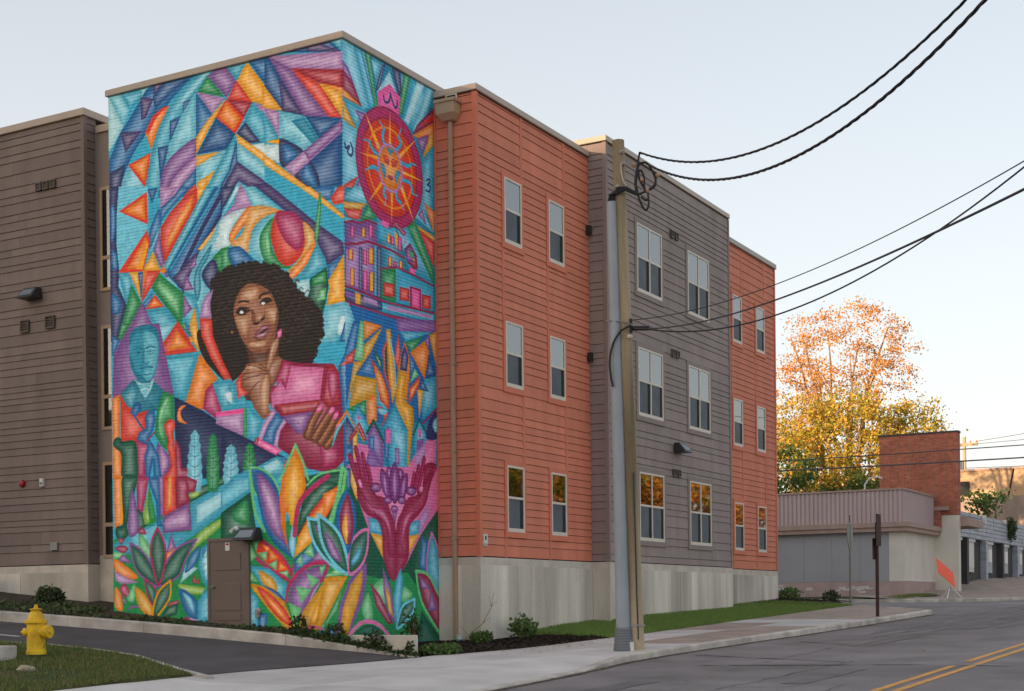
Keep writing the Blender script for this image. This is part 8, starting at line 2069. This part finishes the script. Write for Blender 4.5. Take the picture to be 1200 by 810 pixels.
def leaf_quad(b, p, s, q, flat=.0):
    d = Vector((q.gauss(0,1), q.gauss(0,1), q.gauss(0,1)*(1-flat))).normalized(); n = d.orthogonal().normalized()
    a = q.uniform(0, 6.28); n = n*math.cos(a)+d.cross(n)*math.sin(a); w2 = n*s*.36; l = d*s
    k = len(b.v); b.v += [tuple(p), tuple(p+l*.5+w2), tuple(p+l), tuple(p+l*.5-w2)]; b.f.append((k,k+1,k+2,k+3)); b.m.append(0)
def grow(b, tips, p, d, length, r, level, q, spread=.5, maxl=4, gnarl=.18, kids=(2,3)):
    pts = [p]; rad = [r]; n = 4
    for i in range(n):
        d = (d + Vector((q.gauss(0,gnarl), q.gauss(0,gnarl), q.gauss(0,gnarl*.7)+.05))).normalized(); pts.append(pts[-1]+d*length/n); rad.append(r*(1-.42*(i+1)/n))
    b.tube(pts, rad, 6 if level < 2 else 4, cap=False)
    if level >= 2: tips += pts[2:]
    if level >= maxl: return
    for k in range(q.choice(kids)):
        a = d.orthogonal().normalized(); ang = q.uniform(0,6.28); a = a*math.cos(ang)+d.cross(a)*math.sin(ang)
        nd = (d+a*spread*q.uniform(.6,1.3)).normalized(); st = pts[-1] if k == 0 else pts[q.choice((2,3,4))]
        grow(b, tips, st, nd, length*q.uniform(.62,.85), rad[-1]*q.uniform(.7,.95), level+1, q, spread, maxl, gnarl, kids)
def tree(name, label, base, trunks, h, r, lm, nleaf, ls, seed, spread=.5, maxl=4, clus=.5, cull=None, group=None, stretch=(1,1,1)):
    q = random.Random(seed); base = Vector(base); t = thing(name, label, 'tree', base, group); b = MB(); tips = []
    for k in range(trunks):
        a = k*6.28/trunks+q.uniform(-.4,.4); d = Vector((math.cos(a)*.38*(trunks > 1), math.sin(a)*.38*(trunks > 1), 1)).normalized()
        grow(b, tips, base+Vector((math.cos(a)*.2,math.sin(a)*.2,-.2)), d, h*.34, r, 0, q, spread, maxl, .12)
    b.build('trunk', M['bark'], t, smooth=True); c = MB(); tips = [p for p in tips if not cull or cull(p)]
    for i in range(nleaf):
        p = q.choice(tips)+Vector((q.gauss(0,clus)*stretch[0], q.gauss(0,clus)*stretch[1], q.gauss(0,clus*.7)*stretch[2])); leaf_quad(c, p, ls*q.uniform(.6,1.3), q)
    c.build('crown', lm, t); return t
def crown_tree(name, label, base, ells, limbs, ncl, per, cr, ls, lm, seed, r0=.2):
    """tree grown towards leaf clusters spread through ellipsoids; every cluster hangs on its own twig"""
    q = random.Random(seed); base = Vector(base); t = thing(name, label, 'tree', base); b = MB(); nodes = []
    tot = sum(e[2] for e in ells); cl = []
    for c, rad, wgt in ells:
        for i in range(int(ncl*wgt/tot)):
            while 1:
                v = Vector((q.uniform(-1,1), q.uniform(-1,1), q.uniform(-1,1)))
                if .25 < v.length < 1 and q.random() < v.length**.8: break
            p = Vector(c)+Vector((v.x*rad[0], v.y*rad[1], v.z*rad[2]))
            if math.sin(p.x*1.9+seed)*math.sin(p.y*2.3)*math.sin(p.z*2.1+1) > .30: continue
            cl.append(p)
    c0 = Vector(ells[0][0]); rd = ells[0][1]
    for k in range(limbs):
        a = k*6.283/limbs+q.uniform(-.3,.3); e = c0+Vector((math.cos(a)*rd[0]*.55, math.sin(a)*rd[1]*.55, rd[2]*q.uniform(-.1,.55)))
        s0 = base+Vector((math.cos(a)*.25, math.sin(a)*.25, -.2)); pts = []; n = 9
        for i in range(n+1):
            f = i/n; p = s0+(e-s0)*f; hh = (1-f)*f*1.1; p = p-Vector((math.cos(a), math.sin(a), 0))*hh*rd[0]*.28+Vector((q.gauss(0,.10), q.gauss(0,.10), 0))*(f > 0); pts.append(p)
        rr_ = [r0*(1-.8*i/n) for i in range(n+1)]; b.tube(pts, rr_, 7, cap=False); nodes += [(p, r) for p, r in zip(pts[3:], rr_[3:])]
    cl.sort(key=lambda p: (p-c0+Vector((0,0,rd[2]))).length)
    for p in cl:
        best = min(nodes, key=lambda nd: (nd[0]-p).length + (2.0 if nd[0].z > p.z+.2 else 0) - nd[1]*4)
        s0 = best[0]; d = p-s0; m1 = s0+d*.35+Vector((q.gauss(0,.12), q.gauss(0,.12), d.length*.07)); m2 = s0+d*.7+Vector((q.gauss(0,.1), q.gauss(0,.1), d.length*.06)); r = min(best[1]*.65, .05)
        b.tube([s0, m1, m2, p], [r, r*.75, r*.5, r*.25], 4, cap=False); nodes += [(m1, r*.75), (m2, r*.5), (p, r*.3)]
    b.build('trunk', M['bark'], t, smooth=True); c = MB()
    for p in cl:
        s_ = cr*q.uniform(.6,1.25)
        for i in range(int(per*q.uniform(.4,1.5))): leaf_quad(c, p+Vector((q.gauss(0,s_), q.gauss(0,s_), q.gauss(0,s_*.65))), ls*q.uniform(.55,1.3), q)
    c.build('crown', lm, t); return t
# trees behind the corner shop
crown_tree('maple_tree', 'tall thin orange autumn tree behind the mauve shop, its branches showing', (60.2, 10.4, 1.2), [((60.3,10.4,14.6),(4.6,4.9,3.5),1), ((60.3,12.8,12.2),(2.6,2.6,2.4),.3)], 8, 250, 62, .33, .15, LM['orange'], 21, .2)
crown_tree('maple_tree', 'broad yellow and green tree in front of the tall orange one', (55.8, 8.2, 1.0), [((55.8,8.3,8.6),(3.8,4.4,3.3),1), ((57.0,5.2,9.6),(2.2,1.9,1.7),.16), ((55,11,8.6),(2.6,2.6,3.0),.35)], 9, 300, 110, .42, .18, LM['yellow'], 5, .17)
crown_tree('evergreen_tree', 'dark green bushy tree low between the red building and the mauve shop', (48.6, 9.6, .8), [((48.4,9.8,5.6),(2.4,2.4,2.6),1)], 5, 90, 110, .38, .18, LM['green'], 8, .12)
crown_tree('evergreen_tree', 'dark green tree behind the mauve parapet beside the brick fin', (50, 6.0, .8), [((50,6.0,4.7),(2.2,2.8,2.2),1)], 5, 80, 100, .38, .18, LM['green'], 18, .12)
# autumn trees across the street: out of frame, mirrored in the ground-floor windows
for k, (u, v, hh, sd_, lb_) in enumerate(((40,-21,10.5,61,'nearest'), (52,-23,11.5,62,'second'), (66,-26,12,63,'third'), (82,-24,12,64,'farthest'))):
    tree('street_tree', lb_ + ' of the autumn trees mirrored in the ground-floor windows', (u, v, H(u,v)), 3, hh, .2, LM['orange'] if k % 2 else LM['yellow'], 5000, .4, sd_, .7, 3, .8, group='trees mirrored in the windows')
# sapling on the shopfront roof
sp = thing('sapling', 'green sapling rooted on the blue shopfront roof', 'tree', (57, .8, 4.3)); b = MB(); tips = []; q = random.Random(4)
for k in range(3): grow(b, tips, Vector((57+.2*k,.8,4.2)), Vector((q.gauss(0,.4),q.gauss(0,.4),1)).normalized(), 1.0, .04, 1, q, .8, 3)
b.build('trunk', M['bark'], sp); c = MB()
for i in range(500): leaf_quad(c, q.choice(tips)+Vector((q.gauss(0,.25),q.gauss(0,.25),q.gauss(0,.15))), q.uniform(.15,.3), q)
c.build('crown', LM['fresh'], sp)
c = MB()
for i in range(900):
    v = Vector((q.gauss(0,1),q.gauss(0,1),q.gauss(0,1))).normalized()*q.uniform(.3,1); leaf_quad(c, Vector((58.2,.15,4.2-.3*abs(q.gauss(0,.8))))+Vector((v.x*.65,v.y*.3,v.z*.55)), q.uniform(.1,.22), q)
tag(c.build('hanging_bush', LM['shrub']), 'dark clump of vine hanging over the blue shopfront fascia', 'bush')
# shrubs
def shrub(name, label, c, rx, rz, n, ls, lm, seed, cat='shrub', stems=9, open_=.35, group=None):
    q = random.Random(seed); c = Vector(c); t = thing(name, label, cat, c, group); b = MB(); l = MB()
    for k in range(stems):
        a = q.uniform(0,6.28); rr_ = q.uniform(.2,.9); e = c+Vector((math.cos(a)*rx*rr_, math.sin(a)*rx*rr_, rz*q.uniform(.8,1.7)))
        b.tube([c+Vector((math.cos(a)*.03,math.sin(a)*.03,-.04)), c+(e-c)*.5+Vector((0,0,rz*.2)), e], [.012,.008,.004], 5, cap=False)
    b.build('stem', M['bark'], t)
    for i in range(n):
        v = Vector((q.gauss(0,1),q.gauss(0,1),q.gauss(0,1))).normalized()*(q.uniform(open_,1)**.6); leaf_quad(l, c+Vector((v.x*rx, v.y*rx, rz*(1+v.z*.95)*q.uniform(.85,1.1))), ls*q.uniform(.6,1.3), q)
    l.build('foliage', lm, t); return t
hb = lambda u, v: HB(interp(KB, v)+.2, v) + .08*(u-interp(KB, v)-.2)
shrub('round_shrub', 'dark rounded shrub against the concrete below the grey wing corner', (-3.35, 8.75, hb(-3.35,8.75)-.03), .33, .22, 900, .075, LM['shrub'], 1)
shrub('round_shrub', 'dark reddish shrub cut by the left edge of the picture', (-3.2, 11.35, hb(-3.2,11.35)), .42, .27, 1300, .08, LM['shrub'], 2)
shrub('leafy_shrub', 'small open green shrub in the mulch against the concrete below the red corner', (.95, -.45, HG(.95,-.45)-.03), .30, .27, 300, .10, LM['fresh'], 3, open_=.2)
shrub('leafy_shrub', 'feathery green weed beside the bare twig in the mulch', (-.75, -.45, HG(-.75,-.45)-.02), .24, .13, 400, .07, LM['fresh'], 4)
shrub('leafy_shrub', 'leafy green shrub in the mulch past the end of the red wall', (18.9, -.2, .05), .40, .24, 420, .10, LM['fresh'], 5)
shrub('leafy_shrub', 'greyer rounded shrub right of the leafy one past the red wall', (19.4, -1.4, .02), .30, .19, 420, .08, LM['shrub'], 6)
shrub('leafy_shrub', 'narrow yellowish plant tight against the far end of the concrete foundation', (18.75, .75, .1), .25, .42, 300, .14, LM['yellow'], 7)
shrub('leafy_shrub', 'tall thin dark weed growing in front of the right face of the mural', (-1.7, .55, HG(-1.7,.55)), .24, .36, 200, .08, LM['shrub'], 9, open_=.1)
shrub('leafy_shrub', 'low pale groundcover clump at the mulch edge beside the low concrete wall', (-2.75, -.75, HG(-2.75,-.75)-.03), .42, .10, 700, .07, LM['fresh'], 10)
# ground cover in the driveway bed
q = random.Random(31); b = MB()
for i in range(15000):
    v = q.uniform(-.4, 13); lo = interp(KB, v)+.22; hi = (-3.24 if v < 7.05 else -2.5); u = lo+(hi-lo)*q.random()**(1.0)
    if hi-lo < .05: continue
    cl = .5+.5*math.sin(v*3.1+1)*math.cos(u*4.2+v)
    if q.random() > .35+.65*cl: continue
    if v < 7.05 and abs(v-3.9) < .6 and q.random() < .75: continue
    if v < 7.05 and (u > lo+.35 or q.random() < .45): continue
    if v >= 7.05 and u > lo+1.25: continue
    tall = (.06 if v > 7.0 else .03)+.05*cl*(1 if v > 7 else .6)
    leaf_quad(b, Vector((u, v, hb(u, v)+q.random()*tall)), q.uniform(.05,.11), q, .3)
o = b.build('ground_cover', LM['juniper']); tag(o, 'low juniper ground cover along the driveway kerb', 'ground cover', kind='stuff')
b = MB()
for i in range(2200):
    v = q.uniform(-.6, 2.2); side_ = q.random(); cl = math.sin(v*7)*.5+.5
    if q.random() > .3+.7*cl: continue
    u = -3.36-q.random()*.12; z = hb(-3.4, v)+q.random()*(.30*cl+.05) if side_ < .6 else HD(interp(KB,v)+.1,v)+kh(v)+.02
    leaf_quad(b, Vector((u if side_ < .6 else interp(KB,v)+q.uniform(0,.2), v, z)), q.uniform(.05,.1), q)
o = b.build('trailing_ivy', LM['shrub']); tag(o, 'trailing ivy over the low concrete wall by the mural corner', 'ivy', kind='stuff')
# grass blades
def blades(name, n, pick, zf, h, lm, seed, label):
    q = random.Random(seed); b = MB()
    for i in range(n):
        p = pick(q)
        if p is None: continue
        u, v = p; z = zf(u, v)-.005; a = q.uniform(0,6.28); w2 = .006+.006*q.random(); hh = h*q.uniform(.4,1.3); dx_, dy_ = math.cos(a)*w2, math.sin(a)*w2; lx, ly = q.gauss(0,.35)*hh, q.gauss(0,.35)*hh
        b.tri((u-dx_,v-dy_,z),(u+dx_,v+dy_,z),(u+lx,v+ly,z+hh))
    o = b.build(name, lm); tag(o, label, 'grass', kind='stuff'); return o
def pk1(q):
    u, v = q.uniform(-13.5,-6.9), q.uniform(.2,8)
    if u > interp(GK, v)-.16 or v < interp(BACK, u)+.03: return None
    d_ = math.hypot(u+9.9, (v-1.9)*.8)
    if d_ < .55 and q.random() < .8: return None
    if math.sin(u*2.7+1)*math.sin(v*3.3)*math.sin(u*5+v*2) > .35 and q.random() < .7: return None
    return u, v
blades('grass', 60000, pk1, IG, .065, LM['grass'], 41, 'ragged grass around the hydrant')
def pk2(q):
    u = q.uniform(1.7,17.2); lo = interp(BACK, u)+(0 if u > 1.95 else (1.95-u)*2.2); return u, q.uniform(lo-.03, wallv(u)-.03)
blades('grass', 75000, pk2, lambda u, v: HG(u, max(v, interp(BACK,u)))+.012, .06, LM['lawn'], 42, 'mown green grass bank below the concrete foundation')
def pk3(q): return q.uniform(30.2,36), q.uniform(-.9,.2)
blades('grass', 3000, pk3, lambda u, v: .12+.03*(u-30), .1, LM['grass'], 43, 'rough grass strip at the foot of the mauve shop wall')
# litter of fallen leaves and mulch chips
b = MB(); q = random.Random(51)
for i in range(420):
    k = q.random()
    if k < .35: u, v = q.uniform(-3,3), q.uniform(-2.6,-1.6); z = HS(u, min(v, interp(BACK,u)))+.012
    elif k < .6: u = q.uniform(-9,15); v = interp(KERB,u)-q.random()**2*.35-.02; z = HR(u,v)+.012
    elif k < .8: u, v = q.uniform(-12.5,-8), q.uniform(.5,3.5); z = IG(u,v)+.05
    else: u, v = q.uniform(-6,20), q.uniform(-9,-5.5); z = HR(u,v)+.012
    a = q.uniform(0,6.28); s_ = q.uniform(.015,.045); dx_, dy_ = math.cos(a)*s_, math.sin(a)*s_; b.quad((u-dx_,v-dy_,z),(u+dy_*.6,v-dx_*.6,z+.006),(u+dx_,v+dy_,z+.01),(u-dy_*.6,v+dx_*.6,z+.004))
o = b.build('leaf_litter', LM['dry']); tag(o, 'scattered fallen leaves on pavement and road', 'leaf litter', kind='stuff')
b = MB()
for i in range(5000):
    if q.random() < .75: u = q.uniform(-3.1,1.95); v = q.uniform(interp(BACK,u)-.04, wallv(u)-.03); z = HG(u, max(v, interp(BACK,u)))
    else: u = q.uniform(15.8,19.5); v = q.uniform(-2.2,.8); z = HG(min(u,19),v)+.035
    a = q.uniform(0,6.28); s_ = q.uniform(.02,.05); dx_, dy_ = math.cos(a)*s_, math.sin(a)*s_; b.quad((u-dx_,v-dy_,z+q.random()*.02),(u+dy_*.3,v-dx_*.3,z+q.random()*.03),(u+dx_,v+dy_,z+.02),(u-dy_*.3,v+dx_*.3,z))
o = b.build('bark_chips', M['mulch']); tag(o, 'dark bark chips on the mulch beds', 'bark chips', kind='stuff')
